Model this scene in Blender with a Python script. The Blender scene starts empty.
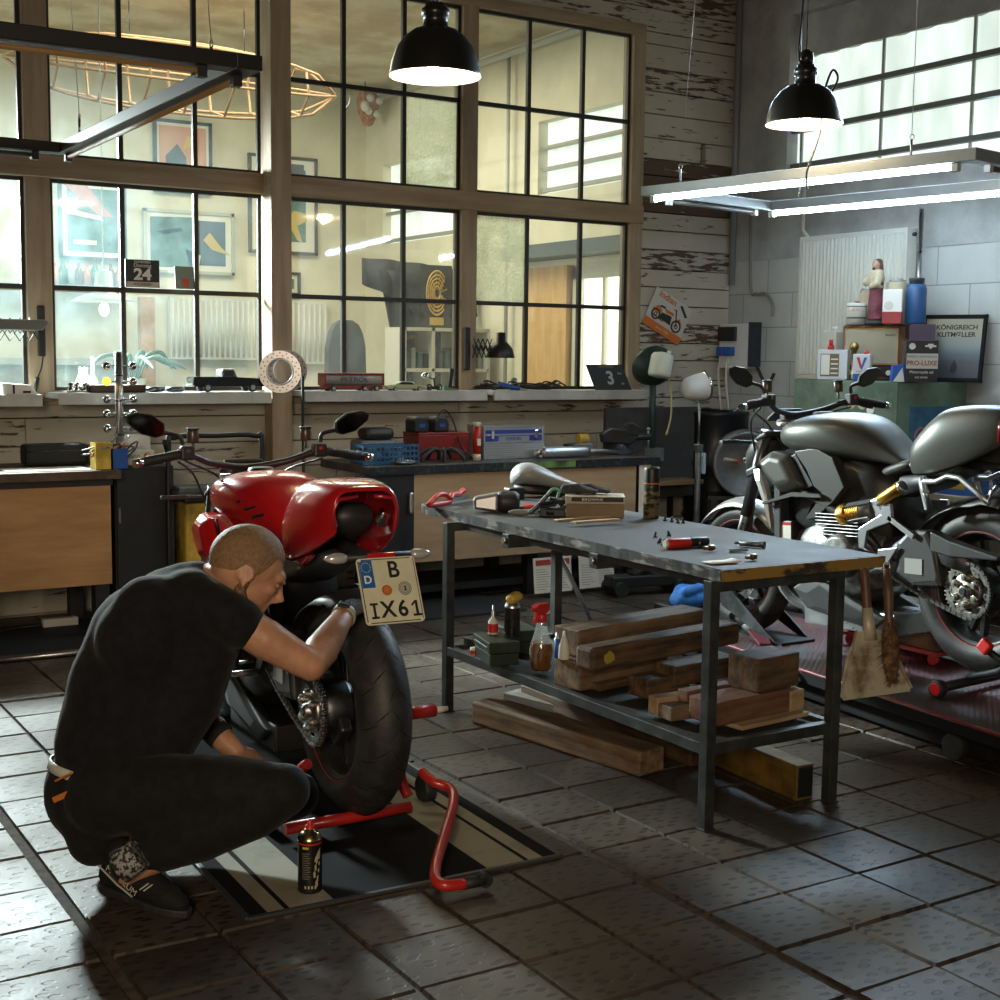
import bpy, math, random
from mathutils import Matrix, Vector, Euler, noise as mnoise
random.seed(7)
SC = bpy.context.scene
COL = SC.collection
PI = math.pi
def R(*d): return Euler([math.radians(a) for a in d]).to_matrix().to_4x4()
def TR(x, y, z): return Matrix.Translation((x, y, z))

# ------------------------------------------------------------------ materials
MATS = {}
def nd(nt, typ, **kw):
    n = nt.nodes.new(typ)
    for k, v in kw.items(): setattr(n, k, v)
    return n
def mat(name, col=(.5, .5, .5), rough=.5, metal=0., var=0., scale=8., bump=0., bscale=60., col2=None, lo=.42, hi=.6,
        stretch=(1, 1, 1), emit=None, estr=1., coat=0., alpha=None, detail=5., rvar=0., sheen=0., spec=None, trans=0., ior=1.45):
    if name in MATS: return MATS[name]
    m = bpy.data.materials.new(name); m.use_nodes = True
    nt = m.node_tree; b = nt.nodes['Principled BSDF']; L = nt.links.new
    b.inputs['Base Color'].default_value = (*col, 1); b.inputs['Roughness'].default_value = rough
    b.inputs['Metallic'].default_value = metal
    if spec is not None: b.inputs['Specular IOR Level'].default_value = spec
    if coat: b.inputs['Coat Weight'].default_value = coat; b.inputs['Coat Roughness'].default_value = .06
    if sheen: b.inputs['Sheen Weight'].default_value = sheen
    if trans: b.inputs['Transmission Weight'].default_value = trans; b.inputs['IOR'].default_value = ior
    if emit: b.inputs['Emission Color'].default_value = (*emit, 1); b.inputs['Emission Strength'].default_value = estr
    if col2 or var or rvar or bump:
        tc = nd(nt, 'ShaderNodeTexCoord'); mp = nd(nt, 'ShaderNodeMapping'); mp.inputs['Scale'].default_value = stretch
        L(tc.outputs['Object'], mp.inputs['Vector'])
    if col2 or var or rvar:
        n = nd(nt, 'ShaderNodeTexNoise'); n.inputs['Scale'].default_value = scale; n.inputs['Detail'].default_value = detail
        n.inputs['Roughness'].default_value = .62
        L(mp.outputs[0], n.inputs['Vector'])
        r = nd(nt, 'ShaderNodeValToRGB')
        if col2: a, c = col, col2
        else:
            a = tuple(max(0, x * (1 - var)) for x in col); c = tuple(min(1, x * (1 + var)) for x in col)
        r.color_ramp.elements[0].position = lo; r.color_ramp.elements[1].position = hi
        r.color_ramp.elements[0].color = (*a, 1); r.color_ramp.elements[1].color = (*c, 1)
        L(n.outputs['Fac'], r.inputs['Fac'])
        if col2 or var: L(r.outputs[0], b.inputs['Base Color'])
        if rvar:
            mr = nd(nt, 'ShaderNodeMapRange'); mr.inputs['From Min'].default_value = .3; mr.inputs['From Max'].default_value = .7
            mr.inputs['To Min'].default_value = max(.03, rough - rvar); mr.inputs['To Max'].default_value = min(1, rough + rvar)
            L(n.outputs['Fac'], mr.inputs['Value']); L(mr.outputs[0], b.inputs['Roughness'])
    if bump:
        n2 = nd(nt, 'ShaderNodeTexNoise'); n2.inputs['Scale'].default_value = bscale; n2.inputs['Detail'].default_value = 4
        L(mp.outputs[0], n2.inputs['Vector'])
        bp = nd(nt, 'ShaderNodeBump'); bp.inputs['Strength'].default_value = bump; bp.inputs['Distance'].default_value = .01
        L(n2.outputs['Fac'], bp.inputs['Height']); L(bp.outputs[0], b.inputs['Normal'])
    MATS[name] = m
    return m
def glass(name, clear=.85, dirt=.1, gloss=.06, dcol=(.8, .85, .82), bump=0., bscale=40.):
    if name in MATS: return MATS[name]
    m = bpy.data.materials.new(name); m.use_nodes = True; nt = m.node_tree; L = nt.links.new
    nt.nodes.clear(); out = nd(nt, 'ShaderNodeOutputMaterial')
    tr = nd(nt, 'ShaderNodeBsdfTransparent'); tr.inputs[0].default_value = (.95, .97, .95, 1)
    tl = nd(nt, 'ShaderNodeBsdfTranslucent'); tl.inputs[0].default_value = (*dcol, 1)
    gl = nd(nt, 'ShaderNodeBsdfGlossy'); gl.inputs['Roughness'].default_value = .04
    m1 = nd(nt, 'ShaderNodeMixShader'); m2 = nd(nt, 'ShaderNodeMixShader')
    tc = nd(nt, 'ShaderNodeTexCoord'); n = nd(nt, 'ShaderNodeTexNoise'); n.inputs['Scale'].default_value = 7; n.inputs['Detail'].default_value = 6
    L(tc.outputs['Object'], n.inputs['Vector'])
    mr = nd(nt, 'ShaderNodeMapRange'); mr.inputs['From Min'].default_value = .3; mr.inputs['From Max'].default_value = .75
    mr.inputs['To Min'].default_value = dirt * .5; mr.inputs['To Max'].default_value = min(1, dirt * 1.5)
    L(n.outputs['Fac'], mr.inputs['Value'])
    L(mr.outputs[0], m1.inputs[0]); L(tr.outputs[0], m1.inputs[1]); L(tl.outputs[0], m1.inputs[2])
    m2.inputs[0].default_value = gloss
    L(m1.outputs[0], m2.inputs[1]); L(gl.outputs[0], m2.inputs[2]); L(m2.outputs[0], out.inputs[0])
    if bump:
        v = nd(nt, 'ShaderNodeTexVoronoi'); v.inputs['Scale'].default_value = bscale
        bp = nd(nt, 'ShaderNodeBump'); bp.inputs['Strength'].default_value = bump; bp.inputs['Distance'].default_value = .02
        L(tc.outputs['Object'], v.inputs['Vector']); L(v.outputs['Distance'], bp.inputs['Height'])
        L(bp.outputs[0], gl.inputs['Normal']); L(bp.outputs[0], tl.inputs['Normal'])
    MATS[name] = m
    return m

# ------------------------------------------------------------------ mesh builder
class G:
    def __init__(s): s.v = []; s.f = []; s.mi = []; s.sm = []; s.X = None
    def add(s, vs, fs, mi=0, smooth=False):
        o = len(s.v)
        for v in vs:
            v = Vector(v)
            if s.X is not None: v = s.X @ v
            s.v.append(tuple(v))
        for f in fs: s.f.append(tuple(i + o for i in f)); s.mi.append(mi); s.sm.append(smooth)
        return s
    def box(s, c, d, mi=0, rot=None, taper=1.):
        x, y, z = (a / 2 for a in d); vs = []
        for k, t in ((-1, 1.), (1, taper)):
            for i, j in ((-1, -1), (1, -1), (1, 1), (-1, 1)): vs.append(Vector((i * x * t, j * y * t, k * z)))
        if rot: M = R(*rot); vs = [M @ v for v in vs]
        vs = [v + Vector(c) for v in vs]
        return s.add(vs, [(3, 2, 1, 0), (4, 5, 6, 7), (0, 1, 5, 4), (1, 2, 6, 5), (2, 3, 7, 6), (3, 0, 4, 7)], mi)
    def bb(s, x0, x1, y0, y1, z0, z1, mi=0): return s.box(((x0 + x1) / 2, (y0 + y1) / 2, (z0 + z1) / 2), (abs(x1 - x0), abs(y1 - y0), abs(z1 - z0)), mi)
    def bar(s, p0, p1, w, h, mi=0, up=(0, 0, 1)):
        p0 = Vector(p0); p1 = Vector(p1); d = (p1 - p0).normalized(); u = Vector(up)
        sx = d.cross(u)
        if sx.length < 1e-4: sx = d.cross(Vector((1, 0, 0)))
        sx.normalize(); uu = sx.cross(d)
        q = [sx * a * w / 2 + uu * b * h / 2 for a, b in ((-1, -1), (1, -1), (1, 1), (-1, 1))]
        return s.add([p0 + a for a in q] + [p1 + a for a in q], [(0, 1, 2, 3), (7, 6, 5, 4), (1, 0, 4, 5), (2, 1, 5, 6), (3, 2, 6, 7), (0, 3, 7, 4)], mi)
    def tube(s, pts, r, n=8, mi=0, caps=True, closed=False):
        P = [Vector(p) for p in pts]; N = len(P)
        rs = list(r) if isinstance(r, (list, tuple)) else [r] * N
        vs = []; u = None
        for i in range(N):
            a = P[i - 1] if (i or closed) else P[i]; b = P[(i + 1) % N] if (i < N - 1 or closed) else P[i]
            d = (b - a)
            d = d.normalized() if d.length > 1e-9 else Vector((0, 0, 1))
            if u is None:
                u = d.cross(Vector((0, 0, 1)))
                if u.length < 1e-3: u = d.cross(Vector((1, 0, 0)))
            u = (u - d * u.dot(d))
            if u.length < 1e-6: u = d.orthogonal()
            u.normalize(); w = d.cross(u)
            for k in range(n):
                t = 2 * PI * k / n; vs.append(P[i] + (u * math.cos(t) + w * math.sin(t)) * rs[i])
        fs = []
        for i in range(N if closed else N - 1):
            j = (i + 1) % N
            for k in range(n): fs.append((i * n + k, i * n + (k + 1) % n, j * n + (k + 1) % n, j * n + k))
        s.add(vs, fs, mi, True)
        if caps and not closed:
            s.add(vs[:n], [tuple(range(n))[::-1]], mi); s.add(vs[-n:], [tuple(range(n))], mi)
        return s
    def cyl(s, p0, p1, r0, r1=None, n=20, mi=0, caps=True): return s.tube([p0, p1], [r0, r0 if r1 is None else r1], n, mi, caps)
    def lathe(s, prof, c=(0, 0, 0), axis='z', n=24, mi=0, smooth=True, a0=0, a1=360):
        full = abs(a1 - a0) >= 360; m = n if full else n + 1; vs = []
        for r, h in prof:
            for k in range(m):
                t = math.radians(a0 + (a1 - a0) * k / n); x, y = r * math.cos(t), r * math.sin(t)
                p = {'z': (x, y, h), 'x': (h, x, y), 'y': (x, h, -y)}[axis] if isinstance(axis, str) else axis @ Vector((x, y, h))
                vs.append(Vector(p) + Vector(c))
        fs = []
        for i in range(len(prof) - 1):
            for k in range(n):
                a, b = i * m + k, i * m + (k + 1) % m
                fs.append((a, b, b + m, a + m))
        return s.add(vs, fs, mi, smooth)
    def torus(s, c, Rr, r, axis='z', n=32, k=10, mi=0, a0=0, a1=360):
        pr = [(Rr + r * math.cos(2 * PI * i / k), r * math.sin(2 * PI * i / k)) for i in range(k + 1)]
        return s.lathe(pr, c, axis, n, mi, True, a0, a1)
    def ell(s, c, d, n=16, m=10, mi=0, rot=None):
        M = R(*rot) if rot else Matrix(); vs = []; fs = []
        for i in range(m + 1):
            p = PI * i / m
            for k in range(n):
                t = 2 * PI * k / n
                vs.append(M @ Vector((d[0] * math.sin(p) * math.cos(t), d[1] * math.sin(p) * math.sin(t), d[2] * math.cos(p))) + Vector(c))
        for i in range(m):
            for k in range(n): fs.append((i * n + k, (i + 1) * n + k, (i + 1) * n + (k + 1) % n, i * n + (k + 1) % n))
        return s.add(vs, fs, mi, True)
    def prism(s, poly, d0, d1, axis='y', mi=0, smooth=False):
        # poly: 2-D points; axis = extrusion axis ('x': pts are (y,z), 'y': (x,z), 'z': (x,y))
        f = {'x': lambda a, b, d: (d, a, b), 'y': lambda a, b, d: (a, d, b), 'z': lambda a, b, d: (a, b, d)}[axis]
        n = len(poly); vs = [f(a, b, d0) for a, b in poly] + [f(a, b, d1) for a, b in poly]
        ar = sum(poly[i][0] * poly[(i + 1) % n][1] - poly[(i + 1) % n][0] * poly[i][1] for i in range(n))
        fs = [tuple(range(n)), tuple(range(n, 2 * n))[::-1]] + [(i, i + n, (i + 1) % n + n, (i + 1) % n) for i in range(n)]
        return s.add(vs, fs, mi, smooth)
    def loft(s, secs, mi=0, caps=True, closed=True, smooth=True):
        n = len(secs[0]); vs = [p for q in secs for p in q]; fs = []
        for i in range(len(secs) - 1):
            for k in range(n if closed else n - 1): fs.append((i * n + k, i * n + (k + 1) % n, (i + 1) * n + (k + 1) % n, (i + 1) * n + k))
        s.add(vs, fs, mi, smooth)
        if caps and closed: s.add(secs[0], [tuple(range(n))[::-1]], mi, smooth); s.add(secs[-1], [tuple(range(n))], mi, smooth)
        return s
    def mesh(s, name, mats):
        me = bpy.data.meshes.new(name); me.from_pydata(s.v, [], s.f)
        for m in (mats if isinstance(mats, (list, tuple)) else [mats]): me.materials.append(m)
        me.polygons.foreach_set('material_index', s.mi); me.polygons.foreach_set('use_smooth', s.sm)
        me.validate(); me.update()
        import bmesh
        b = bmesh.new(); b.from_mesh(me); bmesh.ops.remove_doubles(b, verts=b.verts, dist=1e-5)
        bmesh.ops.recalc_face_normals(b, faces=b.faces); b.to_mesh(me); b.free()
        return me
    def build(s, name, mats, parent=None, bevel=0., sub=0, loc=None, rot=None, angle=35, solid=0., segs=2, weighted=False):
        o = bpy.data.objects.new(name, s.mesh(name, mats)); COL.objects.link(o)
        if parent is not None: o.parent = parent
        if loc: o.location = loc
        if rot: o.rotation_euler = [math.radians(a) for a in rot]
        if solid: q = o.modifiers.new('thick', 'SOLIDIFY'); q.thickness = solid; q.offset = 0
        if bevel:
            q = o.modifiers.new('edge', 'BEVEL'); q.width = bevel; q.segments = segs; q.limit_method = 'ANGLE'; q.angle_limit = math.radians(angle)
        if sub: q = o.modifiers.new('smooth', 'SUBSURF'); q.levels = sub; q.render_levels = sub
        return o

def thing(name, label, cat, loc=(0, 0, 0), rot=(0, 0, 0), group=None):
    o = bpy.data.objects.new(name, None); COL.objects.link(o); o.empty_display_size = .05
    o.location = loc; o.rotation_euler = [math.radians(a) for a in rot]
    return tag(o, label, cat, group)
def tag(o, label=None, cat=None, group=None):
    if label: o['label'] = label
    if cat: o['category'] = cat
    if group: o['group'] = group
    return o
def struct(o): o['kind'] = 'structure'; return o
def dup(root, loc=None, rot=None, label=None, group=None):
    r = root.copy(); COL.objects.link(r)
    if loc: r.location = loc
    if rot: r.rotation_euler = [math.radians(a) for a in rot]
    if label: r['label'] = label
    if group: r['group'] = group
    for ch in list(root.children):
        c = ch.copy(); COL.objects.link(c); c.parent = r
        for g in list(ch.children):
            d = g.copy(); COL.objects.link(d); d.parent = c
    return r
def text(name, s, size, m, parent=None, loc=(0, 0, 0), rot=(0, 0, 0), ext=.0006, align='CENTER', sx=1., bold=0.):
    # lettering as a mesh: by default reads in the XY plane; rot turns it upright
    cu = bpy.data.curves.new(name, 'FONT'); cu.body = s; cu.size = size; cu.align_x = align; cu.align_y = 'CENTER'; cu.extrude = ext
    cu.offset = bold
    t = bpy.data.objects.new('t', cu); COL.objects.link(t)
    me = bpy.data.meshes.new_from_object(t.evaluated_get(bpy.context.evaluated_depsgraph_get()))
    bpy.data.objects.remove(t); bpy.data.curves.remove(cu)
    me.materials.clear(); me.materials.append(m)
    for v in me.vertices: v.co.x *= sx
    o = bpy.data.objects.new(name, me); COL.objects.link(o); o.parent = parent
    o.location = loc; o.rotation_euler = [math.radians(a) for a in rot]
    return o
def blob(name, m, chains, vox=.008, smooth=4, parent=None, extra=None, fac=.5, decim=0.):
    # one continuous surface grown over tapered chains [(x,y,z,r), ...]
    g = G()
    for ch in chains:
        for i, c in enumerate(ch):
            q = c[3] if isinstance(c[3], (tuple, list)) else (c[3],) * 3
            g.ell(c[:3], q, 14, 9)
            if i:
                p = ch[i - 1]; r0 = p[3] if not isinstance(p[3], (tuple, list)) else sum(p[3]) / 3; r1 = c[3] if not isinstance(c[3], (tuple, list)) else sum(c[3]) / 3
                g.cyl(p[:3], c[:3], r0 * .98, r1 * .98, 14)
    if extra: extra(g)
    me = bpy.data.meshes.new(name); me.from_pydata(g.v, [], g.f)
    t = bpy.data.objects.new('t', me); COL.objects.link(t)
    q = t.modifiers.new('r', 'REMESH'); q.mode = 'VOXEL'; q.voxel_size = vox; q.use_smooth_shade = True
    if smooth: q = t.modifiers.new('s', 'SMOOTH'); q.iterations = smooth; q.factor = fac
    if decim: q = t.modifiers.new('d', 'DECIMATE'); q.ratio = decim
    me2 = bpy.data.meshes.new_from_object(t.evaluated_get(bpy.context.evaluated_depsgraph_get()))
    bpy.data.objects.remove(t); bpy.data.meshes.remove(me)
    me2.materials.clear(); me2.materials.append(m); me2.name = name
    me2.polygons.foreach_set('use_smooth', [True] * len(me2.polygons))
    o = bpy.data.objects.new(name, me2); COL.objects.link(o); o.parent = parent
    return o
def spline(pts, n=6):
    # Catmull-Rom through points of any dimension
    out = []; P = [tuple(p) for p in pts]; N = len(P)
    for i in range(N - 1):
        a = P[max(i - 1, 0)]; b = P[i]; c = P[i + 1]; d = P[min(i + 2, N - 1)]
        for k in range(n):
            t = k / n
            out.append(tuple(.5 * (2 * b[j] + (c[j] - a[j]) * t + (2 * a[j] - 5 * b[j] + 4 * c[j] - d[j]) * t * t + (3 * b[j] - a[j] - 3 * c[j] + d[j]) * t ** 3) for j in range(len(b))))
    out.append(P[-1])
    return out
BLACK = mat('black paint', (.012, .012, .013), .45)
RUBBER = mat('black rubber', (.016, .016, .017), .62, var=.25, scale=30)
DPLAST = mat('dark plastic', (.02, .02, .022), .5)
GPLAST = mat('grey plastic', (.16, .165, .17), .5)
STEEL = mat('brushed steel', (.42, .43, .44), .35, 1., rvar=.12, scale=20)
CHROME = mat('chrome', (.75, .76, .78), .12, 1.)
ALU = mat('aluminium', (.62, .63, .65), .32, 1.)
DSTEEL = mat('dark steel', (.1, .105, .11), .42, 1., var=.3, scale=12)
WHITE = mat('white paint', (.72, .72, .68), .5)
OFFW = mat('off white plastic', (.55, .55, .48), .55)
RED = mat('red plastic', (.5, .02, .015), .4)
BLUE = mat('blue plastic', (.02, .09, .36), .45)
YEL = mat('yellow paint', (.55, .38, .05), .5, var=.3)
GOLD = mat('gold anodised', (.75, .42, .08), .3, 1.)
PAPER = mat('paper', (.7, .68, .6), .8)
ORANGE = mat('orange paint', (.6, .18, .03), .5)
LETK = mat('black lettering', (.01, .01, .012), .6)
LETW = mat('white lettering', (.75, .75, .7), .6)
GREYM = mat('grey metal paint', (.13, .14, .145), .42, .3, var=.2, scale=15)
# points of the place read off the photograph: a sight line from the camera position met with a known surface
def _basis():
    f, pit, yaw, rol = 1356.2, .105157, .555995, .011964
    cy, sy, cp, sp = math.cos(yaw), math.sin(yaw), math.cos(pit), math.sin(pit)
    fw = Vector((sy * cp, cy * cp, -sp)); rt = Vector((cy, -sy, 0)); up = rt.cross(fw)
    cr, sr = math.cos(rol), math.sin(rol); return f, cr * rt + sr * up, cr * up - sr * rt, fw
_F, _RT, _UP, _FW = _basis()
def sight(px, py): return _RT * ((px - 500) / _F) - _UP * ((py - 500) / _F) + _FW
def atz(px, py, z): r = sight(px, py); return Vector((0, 0, 1.42)) + r * ((z - 1.42) / r.z)
def atx(px, py, x): r = sight(px, py); return Vector((0, 0, 1.42)) + r * (x / r.x)
def aty(px, py, y): r = sight(px, py); return Vector((0, 0, 1.42)) + r * (y / r.y)
def atd(px, py, d): return Vector((0, 0, 1.42)) + sight(px, py) * d
def zat(px, py, p): # height of a pixel above ground point p (same distance)
    r = sight(px, py); h = math.hypot(p[0], p[1]) / math.hypot(r.x, r.y); return 1.42 + r.z * h
# ------------------------------------------------------------------ the workshop shell
WY = 7.5          # back wall (glazed partition)
WX = 6.58         # right wall
def floor_mat():
    m = bpy.data.materials.new('floor tiles'); m.use_nodes = True; nt = m.node_tree; L = nt.links.new; b = nt.nodes['Principled BSDF']
    tc = nd(nt, 'ShaderNodeTexCoord')
    n = nd(nt, 'ShaderNodeTexNoise'); n.inputs['Scale'].default_value = 2.2; n.inputs['Detail'].default_value = 8; n.inputs['Roughness'].default_value = .65
    L(tc.outputs['Object'], n.inputs['Vector'])
    r = nd(nt, 'ShaderNodeValToRGB'); r.color_ramp.elements[0].position = .32; r.color_ramp.elements[1].position = .72
    r.color_ramp.elements[0].color = (.026, .018, .011, 1); r.color_ramp.elements[1].color = (.088, .066, .047, 1)
    L(n.outputs['Fac'], r.inputs['Fac'])
    # per-tile tone
    geo = nd(nt, 'ShaderNodeNewGeometry')
    at = nd(nt, 'ShaderNodeAttribute'); at.attribute_name = 'tone'
    # embossed short dashes, dirty in the grooves
    mp = nd(nt, 'ShaderNodeMapping'); mp.inputs['Scale'].default_value = (16, 30, 1); mp.inputs['Rotation'].default_value = (0, 0, .5)
    L(tc.outputs['Object'], mp.inputs['Vector'])
    v = nd(nt, 'ShaderNodeTexVoronoi'); v.inputs['Scale'].default_value = 1.; v.inputs['Randomness'].default_value = .75; v.voronoi_dimensions = '2D'
    L(mp.outputs[0], v.inputs['Vector'])
    d = nd(nt, 'ShaderNodeMapRange'); d.inputs['From Min'].default_value = .2; d.inputs['From Max'].default_value = .27
    L(v.outputs['Distance'], d.inputs['Value'])
    big = nd(nt, 'ShaderNodeTexNoise'); big.inputs['Scale'].default_value = 1.1; big.inputs['Detail'].default_value = 3
    L(tc.outputs['Object'], big.inputs['Vector'])
    mul = nd(nt, 'ShaderNodeMix', data_type='RGBA', blend_type='MULTIPLY'); mul.inputs['Factor'].default_value = 1
    L(r.outputs[0], mul.inputs['A']); L(at.outputs['Color'], mul.inputs['B'])
    mx = nd(nt, 'ShaderNodeMix', data_type='RGBA'); mx.inputs['A'].default_value = (.022, .016, .011, 1)
    L(d.outputs[0], mx.inputs['Factor']); L(mul.outputs['Result'], mx.inputs['B'])
    L(mx.outputs['Result'], b.inputs['Base Color'])
    rr = nd(nt, 'ShaderNodeMapRange'); rr.inputs['From Min'].default_value = .3; rr.inputs['From Max'].default_value = .75; rr.inputs['To Min'].default_value = .4; rr.inputs['To Max'].default_value = .64
    L(n.outputs['Fac'], rr.inputs['Value']); L(rr.outputs[0], b.inputs['Roughness'])
    fine = nd(nt, 'ShaderNodeTexNoise'); fine.inputs['Scale'].default_value = 90; fine.inputs['Detail'].default_value = 3
    L(tc.outputs['Object'], fine.inputs['Vector'])
    ad = nd(nt, 'ShaderNodeMath', operation='MULTIPLY_ADD'); ad.inputs[1].default_value = .35
    L(fine.outputs['Fac'], ad.inputs[0]); L(d.outputs[0], ad.inputs[2])
    bp = nd(nt, 'ShaderNodeBump'); bp.inputs['Strength'].default_value = .32; bp.inputs['Distance'].default_value = .0035
    L(ad.outputs[0], bp.inputs['Height']); L(bp.outputs[0], b.inputs['Normal'])
    return m
def make_floor():
    g = G(); px, py = .2775, .256; rnd = random.Random(3); tone = []
    g.bb(-3.2, 9.2, -2.2, 13.6, -.08, -.009, 1); tone += [1.] * 6
    for i in range(-20, 16):
        for j in range(-17, 21):
            x = 2.51 + px * i; y = 2.317 + py * j; y1 = y + py
            if x < -3 or y < -2 or y1 > 7.5: continue
            ga = .0035; xr = x + px - (.016 if i in (-2, -7) else ga)
            if i in (-1, -6): x += .009
            dz = rnd.uniform(-.0025, .0015); e = .004
            t = [(x + ga, y + ga), (xr, y + ga), (xr, y1 - ga), (x + ga, y1 - ga)]
            tx, ty = rnd.uniform(-.0015, .0015), rnd.uniform(-.0015, .0015)
            top = [(a + (e if k in (0, 3) else -e), b + (e if k in (0, 1) else -e), dz + (tx if k in (0, 3) else -tx) + (ty if k in (0, 1) else -ty)) for k, (a, b) in enumerate(t)]
            g.add([(a, b, -.012) for a, b in t] + top, [(4, 5, 6, 7), (0, 1, 5, 4), (1, 2, 6, 5), (2, 3, 7, 6), (3, 0, 4, 7)], 0)
            tone += [rnd.choice((.72, .85, .95, 1., 1.08, 1.18))] * 5
    g.bb(-3, 9, 7.5, 13.5, -.02, .001, 2); tone += [1.] * 6
    grout = mat('floor joints', (.055, .040, .027), .85, var=.4, scale=30)
    screed = mat('back room floor', (.25, .23, .2), .5, var=.2)
    me = bpy.data.meshes.new('floor'); me.from_pydata(g.v, [], g.f)
    for m in (floor_mat(), grout, screed): me.materials.append(m)
    me.polygons.foreach_set('material_index', g.mi)
    at = me.color_attributes.new('tone', 'FLOAT_COLOR', 'CORNER'); k = 0
    for p, t in zip(me.polygons, tone):
        for li in p.loop_indices: at.data[li].color = (t, t, t, 1)
    o = bpy.data.objects.new('floor', me); COL.objects.link(o); struct(o)
make_floor()

def plank_mat():
    m = bpy.data.materials.new('peeling planks'); m.use_nodes = True; nt = m.node_tree; L = nt.links.new; b = nt.nodes['Principled BSDF']
    tc = nd(nt, 'ShaderNodeTexCoord'); at = nd(nt, 'ShaderNodeAttribute'); at.attribute_name = 'tone'
    mp = nd(nt, 'ShaderNodeMapping'); mp.inputs['Scale'].default_value = (3.2, 1, 22); L(tc.outputs['Object'], mp.inputs['Vector'])
    n = nd(nt, 'ShaderNodeTexNoise'); n.inputs['Scale'].default_value = 1.6; n.inputs['Detail'].default_value = 7; n.inputs['Roughness'].default_value = .66
    L(mp.outputs[0], n.inputs['Vector'])
    sub = nd(nt, 'ShaderNodeMath', operation='ADD'); sp = nd(nt, 'ShaderNodeSeparateColor'); L(at.outputs['Color'], sp.inputs[0])
    L(n.outputs['Fac'], sub.inputs[0]); L(sp.outputs[0], sub.inputs[1])
    mr = nd(nt, 'ShaderNodeMapRange'); mr.inputs['From Min'].default_value = .655; mr.inputs['From Max'].default_value = .69
    L(sub.outputs[0], mr.inputs['Value'])
    w = nd(nt, 'ShaderNodeTexNoise'); w.inputs['Scale'].default_value = 3; w.inputs['Detail'].default_value = 6; L(tc.outputs['Object'], w.inputs['Vector'])
    r1 = nd(nt, 'ShaderNodeValToRGB'); r1.color_ramp.elements[0].color = (.34, .31, .245, 1); r1.color_ramp.elements[1].color = (.53, .49, .405, 1); L(w.outputs['Fac'], r1.inputs['Fac'])
    r2 = nd(nt, 'ShaderNodeValToRGB'); r2.color_ramp.elements[0].color = (.035, .022, .014, 1); r2.color_ramp.elements[1].color = (.14, .085, .05, 1); L(n.outputs['Fac'], r2.inputs['Fac'])
    mx = nd(nt, 'ShaderNodeMix', data_type='RGBA'); L(mr.outputs[0], mx.inputs['Factor']); L(r1.outputs[0], mx.inputs['A']); L(r2.outputs[0], mx.inputs['B'])
    L(mx.outputs['Result'], b.inputs['Base Color']); b.inputs['Roughness'].default_value = .75
    inv = nd(nt, 'ShaderNodeMath', operation='SUBTRACT'); inv.inputs[0].default_value = 1; L(mr.outputs[0], inv.inputs[1])
    bp = nd(nt, 'ShaderNodeBump'); bp.inputs['Strength'].default_value = .8; bp.inputs['Distance'].default_value = .004; L(inv.outputs[0], bp.inputs['Height']); L(bp.outputs[0], b.inputs['Normal'])
    return m
def planks():
    g = G(); tone = []; rnd = random.Random(11)
    def row(x0, x1, z0, z1, worn):
        x = x0
        while x < x1 - .01:
            l = min(rnd.uniform(.9, 2.2) if x1 - x0 > 1.2 else 9, x1 - x)
            if x1 - x - l < .25: l = x1 - x
            y = WY + rnd.uniform(-.004, .004)
            g.bb(x + .0015, x + l - .0015, y, WY + .05, z0 + .002, z1 - .004); tone.extend([worn + rnd.uniform(-.05, .05)] * 6); x += l
    h = .152; z = 0
    k = 0
    while z < 4.5:
        z1 = z + h
        worn = .06 + (.05 if rnd.random() < .3 else 0)
        if z < 1.15: row(-1, WX, z, min(z1, 1.15), worn)
        elif z >= 3.62: row(-1, WX, z, z1, worn + .03)
        z = z1; k += 1
        if z > 1.15 and z < 3.62: z = 3.62
    # the strip between glazing and corner: one plank per course, some peeled bare
    z = 1.15; wear = [.04, .1, .05, .14, .03, .06, .06, .13, .04, .05, .3, .28, .24, .08, .05, .08, .12, .05]
    hs = [.12, .14, .12, .13, .125, .13, .12, .135, .13, .12, .12, .13, .11, .14, .16, .15, .15, .16]; i = 0
    while z < 3.62:
        hh = min(hs[i % 18], 3.62 - z)
        if i == 13:
            row(5.77, 6.28, z, z + hh, wear[i]); row(6.32, WX, z, z + hh, wear[i])
        else: row(5.77, WX, z, z + hh, wear[i % 18])
        z += hh; i += 1
    n0 = len(g.f)
    for q in ((-1, WX, 0, 1.16), (5.765, WX, 1.14, 3.63), (-1, WX, 3.61, 4.6)): g.bb(q[0], q[1], WY + .049, WY + .075, q[2], q[3], 1)  # added dark backing, keeps light from leaking through the plank gaps
    tone.extend([0] * (len(g.f) - n0))
    me = bpy.data.meshes.new('wall_back'); me.from_pydata(g.v, [], g.f); me.materials.append(plank_mat()); me.materials.append(mat('added gap backing', (.03, .02, .013), .9)); me.polygons.foreach_set('material_index', g.mi)
    at = me.color_attributes.new('tone', 'FLOAT_COLOR', 'CORNER')
    for p, t in zip(me.polygons, tone):
        for li in p.loop_indices: at.data[li].color = (t, t, t, 1)
    o = bpy.data.objects.new('wall_back', me); COL.objects.link(o); struct(o)
    q = o.modifiers.new('e', 'BEVEL'); q.width = .003; q.segments = 1
planks()

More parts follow.
